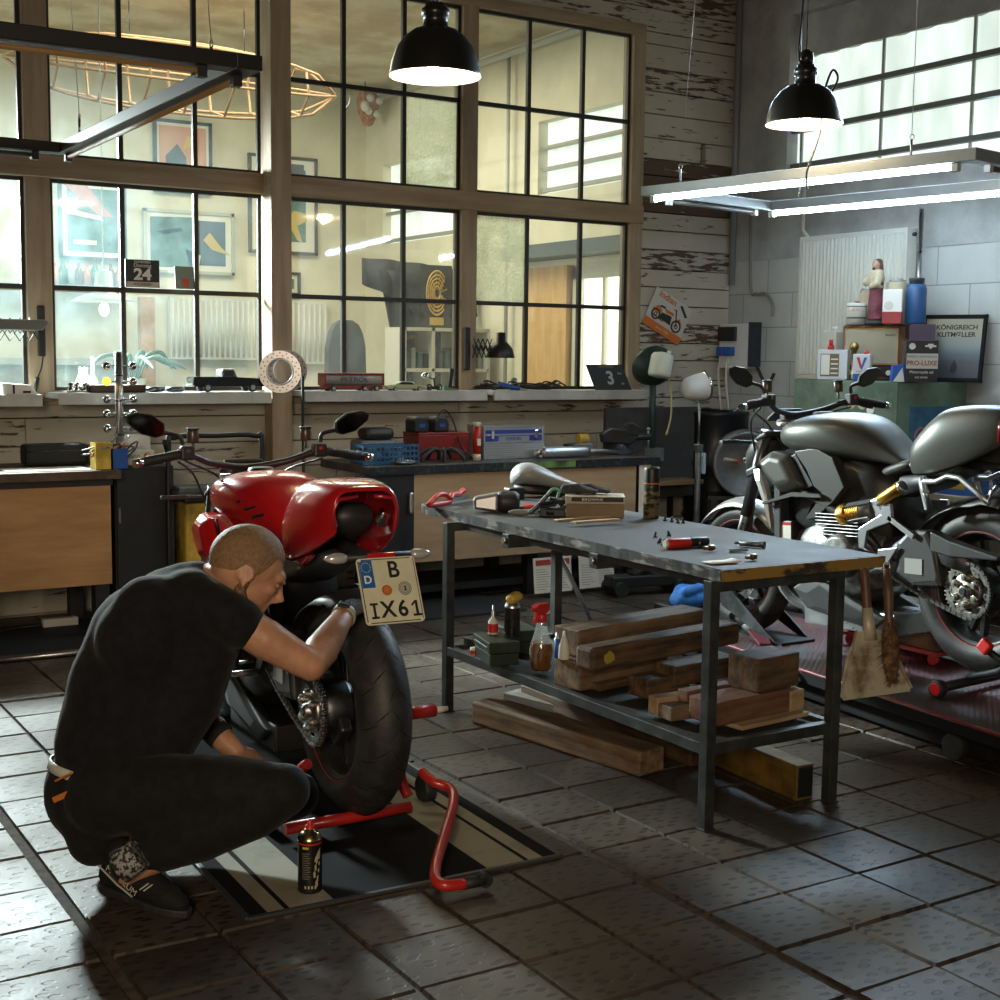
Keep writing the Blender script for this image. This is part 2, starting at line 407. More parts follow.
BLOCK = None
def block_mat():
    m = bpy.data.materials.new('painted concrete blocks'); m.use_nodes = True; nt = m.node_tree; L = nt.links.new; b = nt.nodes['Principled BSDF']
    tc = nd(nt, 'ShaderNodeTexCoord'); sp = nd(nt, 'ShaderNodeSeparateXYZ'); cb = nd(nt, 'ShaderNodeCombineXYZ')
    L(tc.outputs['Object'], sp.inputs[0]); L(sp.outputs['Y'], cb.inputs['X']); L(sp.outputs['Z'], cb.inputs['Y'])
    br = nd(nt, 'ShaderNodeTexBrick'); br.inputs['Scale'].default_value = 1; br.inputs['Brick Width'].default_value = .49; br.inputs['Row Height'].default_value = .235; br.inputs['Mortar Size'].default_value = .004
    br.inputs['Color1'].default_value = (.50, .52, .50, 1); br.inputs['Color2'].default_value = (.45, .47, .46, 1); br.inputs['Mortar'].default_value = (.26, .27, .27, 1)
    L(cb.outputs[0], br.inputs['Vector'])
    n = nd(nt, 'ShaderNodeTexNoise'); n.inputs['Scale'].default_value = 1.4; n.inputs['Detail'].default_value = 7; L(tc.outputs['Object'], n.inputs['Vector'])
    r = nd(nt, 'ShaderNodeValToRGB'); r.color_ramp.elements[0].color = (.72, .7, .66, 1); r.color_ramp.elements[1].color = (1, 1, 1, 1); r.color_ramp.elements[0].position = .35; r.color_ramp.elements[1].position = .6
    L(n.outputs['Fac'], r.inputs['Fac'])
    mx = nd(nt, 'ShaderNodeMix', data_type='RGBA', blend_type='MULTIPLY'); mx.inputs['Factor'].default_value = 1
    L(br.outputs['Color'], mx.inputs['A']); L(r.outputs[0], mx.inputs['B']); L(mx.outputs['Result'], b.inputs['Base Color'])
    b.inputs['Roughness'].default_value = .7
    f = nd(nt, 'ShaderNodeTexNoise'); f.inputs['Scale'].default_value = 35; f.inputs['Detail'].default_value = 5; L(tc.outputs['Object'], f.inputs['Vector'])
    ad = nd(nt, 'ShaderNodeMath', operation='MULTIPLY_ADD'); ad.inputs[1].default_value = -1.; L(br.outputs['Fac'], ad.inputs[0]); L(f.outputs['Fac'], ad.inputs[2])
    bp = nd(nt, 'ShaderNodeBump'); bp.inputs['Strength'].default_value = .4; bp.inputs['Distance'].default_value = .006; L(ad.outputs[0], bp.inputs['Height']); L(bp.outputs[0], b.inputs['Normal'])
    return m
PLASTER = mat('rough plaster', (.36, .36, .345), .8, var=.14, scale=3, bump=.35, bscale=22)
CREAM = mat('cream wall paint', (.66, .62, .47), .75, var=.06, scale=2, bump=.15, bscale=30)
def walls():
    bm = block_mat()
    g = G(); yw0, yw1, z0, z1 = 3.9, 6.95, 2.6, 3.72
    g.bb(WX, WX + .3, -2.2, WY + .05, -.05, 2.11, 0)          # blocks
    g.bb(WX - .012, WX + .3, -2.2, WY + .05, 2.11, z0, 1)     # plaster band under the window
    g.bb(WX - .012, WX + .3, yw1, WY + .05, z0, 4.6, 1)
    g.bb(WX - .012, WX + .3, -2.2, yw0, z0, 4.6, 1)
    g.bb(WX - .012, WX + .3, yw0, yw1, z1, 4.6, 1)
    struct(g.build('wall_right', [bm, PLASTER]))
    g = G()                                                    # wall of the room behind the glazing
    for a, c in ((7.55, 8.3), (10.03, 11.1), (13.0, 13.4)): g.bb(WX, WX + .3, a, c, -.05, 4.5, 0)
    g.bb(WX, WX + .3, 8.3, 8.70, -.05, 2.82, 0); g.bb(WX, WX + .3, 9.36, 10.03, -.05, 2.82, 0); g.bb(WX, WX + .3, 8.7, 9.36, 2.11, 2.82, 0); g.bb(WX, WX + .3, 8.3, 10.03, 3.44, 4.5, 0)
    g.bb(WX, WX + .3, 11.1, 13., -.05, 2.58, 0); g.bb(WX, WX + .3, 11.1, 13., 3.4, 4.5, 0)
    struct(g.build('wall_back_room_right', CREAM))
    g = G(); g.bb(-1, WX, 13.4, 13.6, -.05, 4.5); struct(g.build('wall_far', CREAM))
    g = G(); g.bb(-1.2, -1, 7.5, 13.6, -.05, 4.5); struct(g.build('wall_back_room_left', CREAM))
    old = mat('old concrete ceiling', (.40, .32, .2), .9, col2=(.56, .5, .36), scale=2.2, lo=.4, hi=.62)
    g = G(); g.bb(-1.2, WX + .3, 7.5, 13.6, 4.15, 4.3); struct(g.build('ceiling_back_room', old))
    dark = mat('dim plaster', (.10, .09, .08), .85, var=.1)
    g = G(); g.bb(-3.2, WX + .3, -2.2, 7.56, 4.6, 4.75); struct(g.build('ceiling', dark))
    g = G(); g.bb(-3.2, -3, -2.2, 7.56, -.05, 4.6); struct(g.build('wall_left', dark))
    g = G(); g.bb(-3.2, WX + .3, -2.2, -2, -.05, 4.6); struct(g.build('wall_front', dark))
    g = G(); g.bb(-3, -1, 7.5, 7.6, -.05, 4.6); struct(g.build('wall_back_end', dark))
walls()

# ------------------------------------------------------------------ glazed partition
PINE = mat('pine timber', (.26, .19, .12), .65, col2=(.39, .295, .195), scale=3, stretch=(6, 6, .6), lo=.35, hi=.65, bump=.1)
PINEH = mat('pine timber rail', (.26, .19, .12), .65, col2=(.39, .295, .195), scale=3, stretch=(.6, 6, 6), lo=.35, hi=.65, bump=.1)
IRON = mat('black window bars', (.02, .016, .012), .55)
def glazing():
    g = G()
    for x0, x1 in ((.3, .42), (1.69, 1.82), (3.04, 3.17), (4.345, 4.455), (5.665, 5.765)): g.bb(x0, x1, WY - .02, WY + .1, .3 if x0 > 3 and x0 < 3.1 else 1.15, 3.585, 0)
    g.bb(3.01, 3.135, WY - .16, WY - .04, 0., 4.5, 0)          # heavy post standing in front
    g.bb(-1, 5.765, WY - .035, WY + .1, 2.335, 2.45, 1)
    g.bb(-1, 5.765, WY - .02, WY + .1, 3.58, 3.65, 1)
    g.bb(-1, 5.765, WY - .01, WY + .1, 1.13, 1.21, 1)
    struct(g.build('trim_1', [PINE, PINEH], bevel=.004))
    bays = [(.42, 1.69, (.85, 1.27)), (1.82, 3.02, (2.21, 2.63)), (3.17, 4.345, (3.547, 3.952)), (4.455, 5.665, (4.857, 5.28))]
    n = 0
    clean = glass('clear pane', dirt=.03, gloss=.05); dusty = glass('dusty pane', dirt=.012, gloss=.05, dcol=(.6, .85, .9))
    ripple = glass('rippled pane', dirt=.75, gloss=.06, dcol=(.66, .72, .6), bump=.35, bscale=60)
    for bi, (x0, x1, mx) in enumerate(bays):
        for z0, z1, zm in ((1.21, 2.335, 1.762), (2.45, 3.58, 3.008)):
            n += 1
            t = bpy.data.objects.new('window_%d' % n, None); COL.objects.link(t); t.location = ((x0 + x1) / 2, WY + .03, z0); struct(t)
            g = G(); g.X = TR(-(x0 + x1) / 2, 0, -z0); w = .013; e = .02
            for x in mx: g.bb(x - w, x + w, -.014, .014, z0, z1)
            g.bb(x0, x1, -.0135, .0135, zm - w, zm + w)
            for a, b in ((x0, x0 + e), (x1 - e, x1)): g.bb(a, b, -.013, .013, z0, z1)
            for a, b in ((z0, z0 + e), (z1 - e, z1)): g.bb(x0, x1, -.0125, .0125, a, b)
            g.build('window_frame', IRON, t)
            xs = [x0, *mx, x1]
            for c in range(3):
                for r, (a, b) in enumerate(((z0, zm), (zm, z1))):
                    m = dusty if bi < 2 else clean
                    if (bi == 2 and z0 > 2 and c == 2 and r == 0) or (bi == 3 and z0 < 2 and c == 0 and r == 1): m = ripple
                    g = G(); g.X = TR(-(x0 + x1) / 2, 0, -z0); g.bb(xs[c] + .004, xs[c + 1] - .004, -.002, .002, a + .004, b - .004); g.build('pane', m, t)
glazing()
def sills():
    m = mat('white sill board', (.46, .47, .45), .45, var=.12, scale=6); k = 0
    for x0, x1, z in ((-.6, 1.70, 1.165), (1.76, 2.965, 1.172), (3.15, 4.40, 1.178), (4.43, 5.66, 1.178)):
        g = G(); g.prism([(x0 + .03, 7.245), (x1, 7.245), (x1, WY + .02), (x0, WY + .02)], z, z + .032, 'z'); g.bb(x0 + .02, x1, 7.24, 7.262, z - .03, z + .032)
        k += 1; struct(g.build('window_sill_%d' % k, m, bevel=.003))
sills()
# ------------------------------------------------------------------ window high in the right wall
def high_window():
    m = bpy.data.materials.new('daylit ribbed sheet'); m.use_nodes = True; nt = m.node_tree; L = nt.links.new; b = nt.nodes['Principled BSDF']
    b.inputs['Base Color'].default_value = (.5, .52, .48, 1); b.inputs['Roughness'].default_value = .4
    tc = nd(nt, 'ShaderNodeTexCoord'); w = nd(nt, 'ShaderNodeTexNoise'); w.inputs['Scale'].default_value = 2.5; mp = nd(nt, 'ShaderNodeMapping'); mp.inputs['Scale'].default_value = (1, 3, .8)
    L(tc.outputs['Object'], mp.inputs[0]); L(mp.outputs[0], w.inputs['Vector'])
    r = nd(nt, 'ShaderNodeValToRGB'); r.color_ramp.elements[0].position = .35; r.color_ramp.elements[1].position = .6
    r.color_ramp.elements[0].color = (.66, .78, .70, 1); r.color_ramp.elements[1].color = (.88, 1., .94, 1); L(w.outputs['Fac'], r.inputs['Fac'])
    L(r.outputs[0], b.inputs['Emission Color']); b.inputs['Emission Strength'].default_value = SKY_E
    t = bpy.data.objects.new('window_9', None); COL.objects.link(t); t.location = (WX + .1, 5.4, 2.6); struct(t); t['label'] = 'high window of ribbed translucent sheet in the right wall'
    g = G(); y0, y1 = 3.9, 6.95; n = 90; vs = []
    for i in range(n + 1):
        y = y0 + (y1 - y0) * i / n - 5.4; x = .014 * math.sin(i * 1.1)
        vs += [(x, y, 0), (x, y, .84)]
    g.add(vs, [(2 * i, 2 * i + 1, 2 * i + 3, 2 * i + 2) for i in range(n)], 0, True); g.build('window_sheet', m, t)
    g = G(); g.bb(-.03, .03, y0 - 5.4, y1 - 5.4, .84, 1.12); g.build('window_header', PLASTER, t)
    fr = mat('grey window rails', (.12, .125, .12), .5)
    for z in (.125, .36, .595):
        g = G(); g.bb(-.075, -.035, y0 - 5.4, y1 - 5.4, z - .017, z + .017); g.build('window_rail', fr, t)
    for y in (6.9, 6.2, 5.5, 4.8):
        g = G(); g.bb(-.03, -.018, y - 5.41, y - 5.39, 0, .84); g.build('window_mullion', mat('mullion shadow grey', (.4, .44, .4), .5), t)  # soft vertical shadows on the sheet, put into thin pale bars
SKY_E = .64
high_window()
# ------------------------------------------------------------------ motorcycles (x right, y forward from the rear axle, z up)
def sec(y, w, zb, zt, n=20, p=2.6, xo=0., flat=0.):
    zc, h = (zb + zt) / 2, (zt - zb) / 2; o = []
    for k in range(n):
        t = 2 * PI * k / n; c, s = math.cos(t), math.sin(t)
        x = math.copysign(abs(c) ** (2 / p), c) * w; z = math.copysign(abs(s) ** (2 / p), s) * h
        if flat and s < 0: x *= 1 - flat * abs(s)
        o.append((xo + x, y, zc + z))
    return o
def wheel(t, c, rt, wd, rr, m, rear):
    # tyre with slanted grooves, rim, spokes, hub
    g = G(); hw = wd / 2; pr = []
    for i in range(15):
        a = -1 + 2 * i / 14; h = math.sqrt(max(0, 1 - a * a * .84)); pr.append((rr + .012 + (rt - rr - .012) * (h - .4) / .6 if abs(a) < 1 else rr, a * hw))
    pr = [(rr - .008, -hw * .62), (rr + .02, -hw * .86), *[(r, x) for r, x in pr if r > rr + .03], (rr + .02, hw * .86), (rr - .008, hw * .62)]
    g.lathe(pr, (0, 0, 0), 'x', 72, 0)
    def prof(x):
        for (r0, a0), (r1, a1) in zip(pr, pr[1:]):
            if a0 <= x <= a1 and a1 > a0: return r0 + (r1 - r0) * (x - a0) / (a1 - a0)
        return rr
    ng = 18 if rear else 14
    for k in range(ng):
        for sgn, off in ((1, 0), (-1, .5)):
            for (xa, xb, ta, tb, wdt) in ((.12, .55, 0, .11, .0022), (.5, .86, .13, .2, .002), (-.1, .2, .17, .3, .0016)):
                vs = []; st = 6
                for q in range(st + 1):
                    u = q / st; x = sgn * hw * (xa + (xb - xa) * u); th = 2 * PI * (k + off) / ng + (ta + (tb - ta) * u); r = prof(x) + .0012
                    ww = wdt * (1 - .7 * abs(2 * u - 1)) / r
                    for d in (-1, 1): vs.append((x, r * math.cos(th + d * ww * 1.3), r * math.sin(th + d * ww * 1.3)))
                g.add(vs, [(2 * q, 2 * q + 1, 2 * q + 3, 2 * q + 2) for q in range(st)], 1)
    g.build('tyre', [TYRE, GROOVE], t, loc=c)
    g = G(); x = wd * .36
    g.lathe([(rr - .002, -x), (rr + .006, -x), (rr + .006, -x * .9), (rr - .012, -x * .8), (rr - .03, -x * .3), (rr - .03, x * .3), (rr - .012, x * .8), (rr + .006, x * .9), (rr + .006, x), (rr - .002, x)], (0, 0, 0), 'x', 60)
    ns = 5
    for k in range(ns):
        for d in (-.16, .16):
            a = 2 * PI * k / ns; b = a + d
            g.bar((0, .03 * math.cos(a), .03 * math.sin(a)), (0, (rr - .026) * math.cos(b), (rr - .026) * math.sin(b)), .022, .03, 0, (1, 0, 0))
    g.lathe([(.0, -.05), (.045, -.05), (.05, -.03), (.05, .03), (.045, .05), (0, .05)], (0, 0, 0), 'x', 24)
    g.build('rim', m['rim'], t, bevel=.003, loc=c)
    g = G(); g.torus((-x, 0, 0), rr + .004, .0018, 'x', 60, 6); g.torus((x, 0, 0), rr + .004, .0018, 'x', 60, 6); g.build('rim_tape', m['tape'], t, loc=c)
def disc_part(t, name, c, ro, ri, th, ma, holes=28):
    g = G(); n = 64
    g.lathe([(ri, -th / 2), (ro, -th / 2), (ro, th / 2), (ri, th / 2), (ri, -th / 2)], (0, 0, 0), 'x', n, 0, False)
    for k in range(holes):
        a = 2 * PI * k / holes; r = ri + (ro - ri) * (.3 + .4 * (k % 2))
        for s in (-1, 1): g.cyl((s * (th / 2 - .0005), r * math.cos(a), r * math.sin(a)), (s * (th / 2 + .0006), r * math.cos(a), r * math.sin(a)), .0045, n=8, mi=1)
    for k in range(6 if holes < 36 else 0):
        a = 2 * PI * k / 6; g.bar((0, .03 * math.cos(a), .03 * math.sin(a)), (0, ri * math.cos(a), ri * math.sin(a)), .022, .006, 1, (1, 0, 0))
    return g.build(name, [ma, BLACK], t, loc=c)
def sprocket(t, c):
    g = G(); n = 42; R0, R1 = .100, .108; po = []
    for k in range(n):
        for d, r in ((.0, R0), (.3, R1), (.5, R1), (.8, R0)):
            a = 2 * PI * (k + d) / n; po.append((r * math.cos(a), r * math.sin(a)))
    inner = [(.082 * math.cos(2 * PI * k / 84), .082 * math.sin(2 * PI * k / 84)) for k in range(0, 84)]
    N = len(po); vs = []; fs = []
    for x in (-.003, .003):
        vs += [(x, a, b) for a, b in po]
        vs += [(x, .08 * math.cos(2 * PI * k / N), .08 * math.sin(2 * PI * k / N)) for k in range(N)]
    for k in range(N):
        j = (k + 1) % N
        fs += [(k, j, N + j, N + k), (2 * N + k, 3 * N + k, 3 * N + j, 2 * N + j), (k, 2 * N + k, 2 * N + j, j), (N + k, N + j, 3 * N + j, 3 * N + k)]
    g.add(vs, fs)
    for k in range(6):
        a = 2 * PI * k / 6
        for d in (-.22, .22): g.bar((0, .066 * math.cos(a), .066 * math.sin(a)), (0, .086 * math.cos(a + d), .086 * math.sin(a + d)), .016, .006, 0, (1, 0, 0))
    s = g.build('sprocket', STEELB, t, loc=c, bevel=.0008)
    g = G()
    g.lathe([(.0, -.03), (.020, -.03), (.022, -.026), (.024, -.012), (.062, -.010), (.066, -.004), (.066, .006), (.03, .03), (0, .03)], (0, 0, 0), 'x', 36)
    for k in range(6):
        a = 2 * PI * (k + .5) / 6; q = (0, .052 * math.cos(a), .052 * math.sin(a))
        g.cyl((-.024, q[1], q[2]), (.0, q[1], q[2]), .0145, n=14); g.cyl((-.028, q[1], q[2]), (-.02, q[1], q[2]), .008, n=6)
    h = g.build('sprocket_hub', STEELB, s, bevel=.001)
    g = G(); g.cyl((-.034, 0, 0), (-.02, 0, 0), .015, n=6); g.build('axle_nut', BLACK, s)
def chain(t, x, c1, r1, c2, r2):
    # links along the two strands and round the rear sprocket
    (y1, z1), (y2, z2) = c1, c2; P = []
    n = 34
    for k in range(n): u = k / n; P.append((y2 + (y1 - y2) * u, z2 + r2 + (z1 + r1 - z2 - r2) * u))
    for k in range(26): a = PI / 2 + PI * k / 26; P.append((y1 + r1 * math.cos(a), z1 + r1 * math.sin(a)))
    for k in range(n): u = k / n; P.append((y1 + (y2 - y1) * u, z1 - r1 + (z2 - r2 - z1 + r1) * u - .012 * math.sin(PI * u)))
    g = G()
    for i in range(len(P) - 1):
        a, b = P[i], P[i + 1]; w = .006 if i % 2 else .0085
        for s in (-1, 1): g.bar((x + s * w, *a), (x + s * w, *b), .0022, .013, 0, (0, 0, 1) if abs(a[0] - b[0]) > abs(a[1] - b[1]) else (0, 1, 0))
        g.cyl((x - .011, *a), (x + .011, *a), .004, n=6)
    g.build('drive_chain', CHAINM, t)
TYRE = mat('motorcycle tyre', (.022, .021, .02), .55, var=.35, scale=14, bump=.12, bscale=240)
GROOVE = mat('tyre grooves', (.004, .004, .004), .9)
STEELB = mat('oiled steel', (.36, .34, .30), .38, 1., var=.3, scale=40)
CHAINM = mat('chain steel', (.22, .22, .22), .4, 1.)
def mirror_x(pts): return [(-a[0], *a[1:]) for a in pts]
def side_panel(t, name, poly, xin, xout, ma, bulge=.0, bevel=.008, par=None, both=True):
    for s in ((-1, 1) if both else (-1,)):
        g = G(); cy_ = sum(a for a, b in poly) / len(poly); cz_ = sum(b for a, b in poly) / len(poly); n = len(poly)
        vs = [(s * xin, a, b) for a, b in poly] + [(s * xout, a, b) for a, b in poly] + [(s * (xout + bulge), cy_ + (a - cy_) * .62, cz_ + (b - cz_) * .62) for a, b in poly]
        fs = [tuple(range(n)), tuple(range(2 * n, 3 * n))]
        for k in range(n):
            j = (k + 1) % n; fs += [(k, j, j + n, k + n), (k + n, j + n, j + 2 * n, k + 2 * n)]
        g.add(vs, fs, 0, False); g.build(name, ma, t, bevel=bevel, angle=25, segs=3)
def motorcycle(t, m, plate):
    wr, wf = (0, 0, .33), (0, 1.36, .302)
    wheel(t, wr, .332, .19, .215, m, True); wheel(t, wf, .302, .12, .216, m, False)
    for s in (-1, 1): disc_part(t, 'brake_disc', (s * .068, 1.36, .302), .158, .118, .005, STEEL)
    disc_part(t, 'brake_disc', (.075, 0, .33), .118, .08, .005, STEEL)
    sprocket(t, (-.128, 0, .33)); chain(t, -.128, (0, .33), .103, (.43, .42), .036)
    # brake calipers
    for s in (-1, 1):
        g = G(); g.box((s * .085, 1.235, .36), (.05, .06, .12), rot=(-28, 0, 0)); g.build('brake_caliper', m['caliper'], t, bevel=.01)
    g = G(); g.box((-.07, -.085, .28), (.04, .10, .055), rot=(-40, 0, 0)); g.build('brake_caliper', m['caliper'], t, bevel=.01)
    # ---- rear hub carrier and single-sided swingarm
    g = G(); g.lathe([(.03, -.115), (.078, -.112), (.085, -.09), (.085, -.03), (.07, -.01), (.03, -.01)], (0, 0, .33), 'x', 32)
    for k in range(10):
        a = 2 * PI * k / 10; g.cyl((-.118, .06 * math.cos(a), .33 + .06 * math.sin(a)), (-.1, .06 * math.cos(a), .33 + .06 * math.sin(a)), .006, n=8)
    g.build('hub_carrier', DSTEEL, t, bevel=.003)
    g = G()
    g.loft([[(-.155 + .004 * k, a, b) for a, b in q] for k, q in ((0, [(.30, .485), (.25, .53), (.185, .53), (.145, .46), (.125, .36), (.235, .345), (.30, .385)]), (2, [(.326, .491), (.255, .546), (.175, .545), (.13, .467), (.112, .336), (.239, .328), (.328, .372)]), (16, [(.326, .491), (.255, .546), (.175, .545), (.13, .467), (.112, .336), (.239, .328), (.328, .372)]))], 0, smooth=False)
    q = g.build('swingarm_cover', m['dark'], t, bevel=.006)
    g = G(); g.bb(-.1585, -.1545, .19, .275, .375, .435); g.build('warning_label', mat('grey sticker', (.30, .30, .29), .5), q)
    g = G(); g.loft([sec(.47, .12, .40, .50, 12), sec(.36, .125, .40, .52, 12, xo=-.0), sec(.24, .06, .41, .53, 12, xo=-.085), sec(.1, .045, .40, .52, 12, xo=-.10), sec(.0, .04, .38, .47, 12, xo=-.10)])
    g.build('swingarm', m['dark'], t)
    g = G(); g.loft([[(-.16, .15, .546), (-.16, .15, .47), (-.10, .15, .47), (-.10, .15, .546)], [(-.16, .06, .515), (-.16, .06, .455), (-.10, .06, .45), (-.10, .06, .515)], [(-.15, -.15, .468), (-.15, -.15, .455), (-.11, -.15, .455), (-.11, -.15, .468)]], smooth=False)
    g.build('chain_guard', m['dark'], t, bevel=.006)
    g = G(); vs = []
    for i in range(13):
        a = math.radians(30 + 78 * i / 12); r = .352 + .012 * (i > 9)
        for k in range(7):
            u = -1 + k / 3; vs.append((.1 * u, r * math.cos(a) * 1. - .0, .33 + (r - .04 * u * u) * math.sin(a)))
    g.add(vs, [(7 * i + k, 7 * i + k + 1, 7 * i + k + 8, 7 * i + k + 7) for i in range(12) for k in range(6)], 0, True)
    g.build('rear_hugger', m['dark'], t, solid=.006)
    # ---- engine, frame
    g = G(); g.loft([sec(.42, .13, .30, .52, 16, 4), sec(.55, .15, .22, .56, 16, 4), sec(.75, .15, .20, .58, 16, 4), sec(.9, .13, .24, .52, 16, 4), sec(.98, .08, .3, .45, 16, 4)])
    for s in (-1, 1):
        g.lathe([(0, s * .2), (.075, s * .2), (.09, s * .185), (.095, s * .13)], (0, .60, .42), 'x', 28); g.lathe([(0, s * .175), (.05, s * .175), (.062, s * .16), (.065, s * .13)], (0, .76, .36), 'x', 24)
        for k in range(7): g.bb(s * .155 - .02, s * .155 + .02, .50 + .0, .74, .50 + .014 * k, .506 + .014 * k)
    g.build('engine', m['engine'], t, bevel=.003)
    g = G(); g.loft([sec(.40, .11, .45, .76, 14, 4), sec(.6, .13, .5, .82, 14, 4), sec(.85, .14, .48, .84, 14, 4), sec(1.02, .10, .52, .86, 14, 4)])
    for s in (-1, 1): g.tube([(s * .12, 1.0, .80), (s * .15, .8, .66), (s * .14, .55, .56), (s * .12, .42, .44)], .02, 8)
    g.build('frame', BLACK, t)
    g = G(); g.bb(-.16, .16, .96, 1.0, .36, .72); g.box((0, 1.0, .54), (.3, .02, .32)); g.build('radiator', mat('radiator fins', (.02, .02, .022), .6, bump=.4, bscale=200), t, bevel=.006)
    g = G(); g.bb(-.15, -.06, .90, .985, .44, .545); q = g.build('battery_box', BLACK, t, bevel=.006)
    g = G(); g.bb(-.1525, -.1495, .905, .98, .45, .525); g.bb(-.1528, -.1495, .905, .98, .525, .538, 1); g.build('warning_label', [mat('label white', (.62, .6, .55), .6), RED], q)
    g = G()
    for s in (-1, 1): g.tube(spline([(s * .08, .95, .42), (s * .12, 1.02, .33), (s * .1, .95, .2), (s * .05, .75, .15), (0, .5, .15)], 6), .021, 10)
    g.bb(-.13, .13, .35, .85, .11, .2); g.build('exhaust', m['exhaust'], t, bevel=.02)
    side_panel(t, 'belly_pan', [(.90, .26), (.82, .18), (.45, .13), (.38, .18), (.55, .24), (.78, .33)], .11, .15, m['dark'], .01)
    # ---- shock absorber on the left flank
    g = G(); g.cyl((-.15, .60, .585), (-.15, .435, .615), .036, n=20)
    for k in range(7):
        g.torus((-.15, .50 + .012 * k, .604 - .0022 * k), .034, .006, 'y', 20, 6, 1)
    sh = g.build('shock_absorber', [GREYM, GOLD], t)
    g = G(); g.cyl((-.15, .605, .584), (-.15, .565, .592), .047, n=24); g.build('preload_collar', GOLD, sh, bevel=.003)
    g = G()
    for a in range(0, 360, 60):
        if 150 < a < 240: continue
        c_, s_ = math.cos(math.radians(a)), math.sin(math.radians(a))
        g.bar((-.15 + .041 * c_, .60, .585 + .041 * s_), (-.15 + .041 * c_, .44, .615 + .041 * s_), .03, .004, 0, (c_, 0, s_))
    g.build('shock_cage', GREYM, sh)
    g = G(); g.cyl((-.165, .385, .655), (-.165, .285, .71), .027, n=20); g.build('damper_reservoir', GOLD, t, bevel=.005)
    g = G(); g.cyl((-.165, .29, .707), (-.165, .274, .716), .025, n=20); g.cyl((-.16, .41, .645), (-.16, .28, .712), .022, n=16); g.bar((-.155, .42, .66), (-.155, .38, .56), .035, .04); g.build('damper_mount', ALU, t, bevel=.004)
    # ---- footrest hangers
    for s in (-1, 1):
        g = G(); q = s * .165
        g.prism([(.375, .645), (.335, .645), (.325, .575), (.40, .55), (.455, .53), (.47, .46), (.43, .445), (.50, .46), (.505, .535), (.44, .57), (.385, .60)], q - .008, q + .008, 'x')
        g.bar((q, .35, .59), (q, .22, .52), .016, .022)
        g.prism([(.40, .46), (.30, .475), (.34, .42), (.39, .37), (.42, .36), (.41, .41)], q - .006, q + .006, 'x')
        h = g.build('footrest_hanger', m['silver'], t, bevel=.004)
        g = G(); g.cyl((q, .40, .375), (q + s * .09, .40, .375), .011, .009, 12); g.cyl((q, .45, .40), (q + s * .05, .45, .40), .006, n=8); g.build('footrest', ALU, h)
        if plate: continue
        g = G(); q = s * .15
        g.tube([(q, .20, .75), (q, .185, .70), (q, .16, .64)], [.011, .013, .012], 8); g.tube([(q, .19, .735), (q, .13, .735), (q, .075, .757), (q, .02, .752), (q, -.06, .70), (q, -.115, .66)], .0105, 8)
        g.bar((q, .20, .75), (q, .165, .63), .012, .03)
        h = g.build('passenger_hanger', m['silver2'], t)
        g = G(); g.cyl((q, .16, .63), (q - .0 + s * .055, .13, .70), .011, .012, 10); g.build('passenger_footrest', ALU, h); g = G(); g.cyl((q, -.11, .665), (q + s * .03, -.15, .715), .006, n=8); g.build('luggage_hook', ALU, h)
    # ---- bodywork
    g = G(); S = [(1.03, .06, .885, .925), (1.0, .125, .86, .955), (.95, .165, .843, .978), (.87, .188, .828, .998), (.76, .190, .815, 1.008), (.64, .172, .805, 1.005), (.54, .138, .797, .968), (.46, .108, .79, .90), (.38, .088, .785, .83), (.34, .08, .785, .81)]
    g.loft([sec(y, w, a, b, 24, 2.7) for y, w, a, b in S])
    tk = g.build('fuel_tank', m['paint'], t, sub=2)
    g = G(); g.lathe([(0, .012), (.035, .012), (.045, .008), (.048, 0)], (0, .86, .998), 'z', 28); g.build('filler_cap', m['cap'], tk)
    for k in range(3 if plate else 0):
        for s in (-1, 1):
            g = G(); g.box((s * (.148 - .012 * k), .60 - .045 * k, .915 - .022 * k), (.012, .06, .011), rot=(-12, 0, s * -24)); g.build('tank_vent', BLACK, tk, bevel=.003)
    side_panel(t, 'air_duct_cover', [(1.07, .80), (.985, .846), (.89, .83), (.80, .695), (.93, .665), (1.02, .735)], .12, .185, m['paint'], .03, .012)
    side_panel(t, 'side_cover', [(.87, .845), (.745, .858), (.65, .82), (.585, .70), (.65, .635), (.75, .565), (.805, .555), (.70, .665), (.76, .70), (.80, .77)], .12, .165, m['paint2'], .0, .012)
    side_panel(t, 'side_vent', [(.90, .82), (.86, .835), (.755, .70), (.80, .685)], .12, .168, BLACK, .0, .004)
    side_panel(t, 'side_wing', [(1.045, .612), (1.04, .622), (.86, .672), (.70, .668), (.69, .655), (.86, .655)], .14, .19, m['wing'], .0, .004)
    side_panel(t, 'radiator_cover', [(1.145, .76), (1.105, .765), (1.06, .655), (1.035, .50), (1.03, .485), (1.075, .62)], .12, .145, m['silver2'], .01, .006)
    g = G(); g.loft([sec(.50, .075, .70, .775, 14, 3), sec(.42, .10, .74, .80, 14, 3), sec(.33, .115, .765, .815, 14, 3), sec(.26, .11, .775, .845, 14, 3)]); g.build('seat', SEATM, t, sub=1)
    # tail: a hollow arched shell
    g = G(); vs = []; Sx = [(.288, .11, .762, .872), (.27, .13, .752, .90), (.215, .14, .750, .952), (.155, .142, .757, .998), (.115, .141, .768, 1.013), (.04, .135, .79, 1.017), (-.03, .126, .82, 1.014), (-.09, .112, .85, 1.006), (-.125, .098, .868, .995)]
    nn = 17
    for y, w, a, b in Sx:
        for k in range(nn):
            u = PI * k / (nn - 1); x = -w * math.copysign(abs(math.cos(u)) ** .4, math.cos(u)); z = a + (b - a) * math.sin(u) ** .48
            if k in (0, nn - 1): x *= .88
            vs.append((x, y, z))
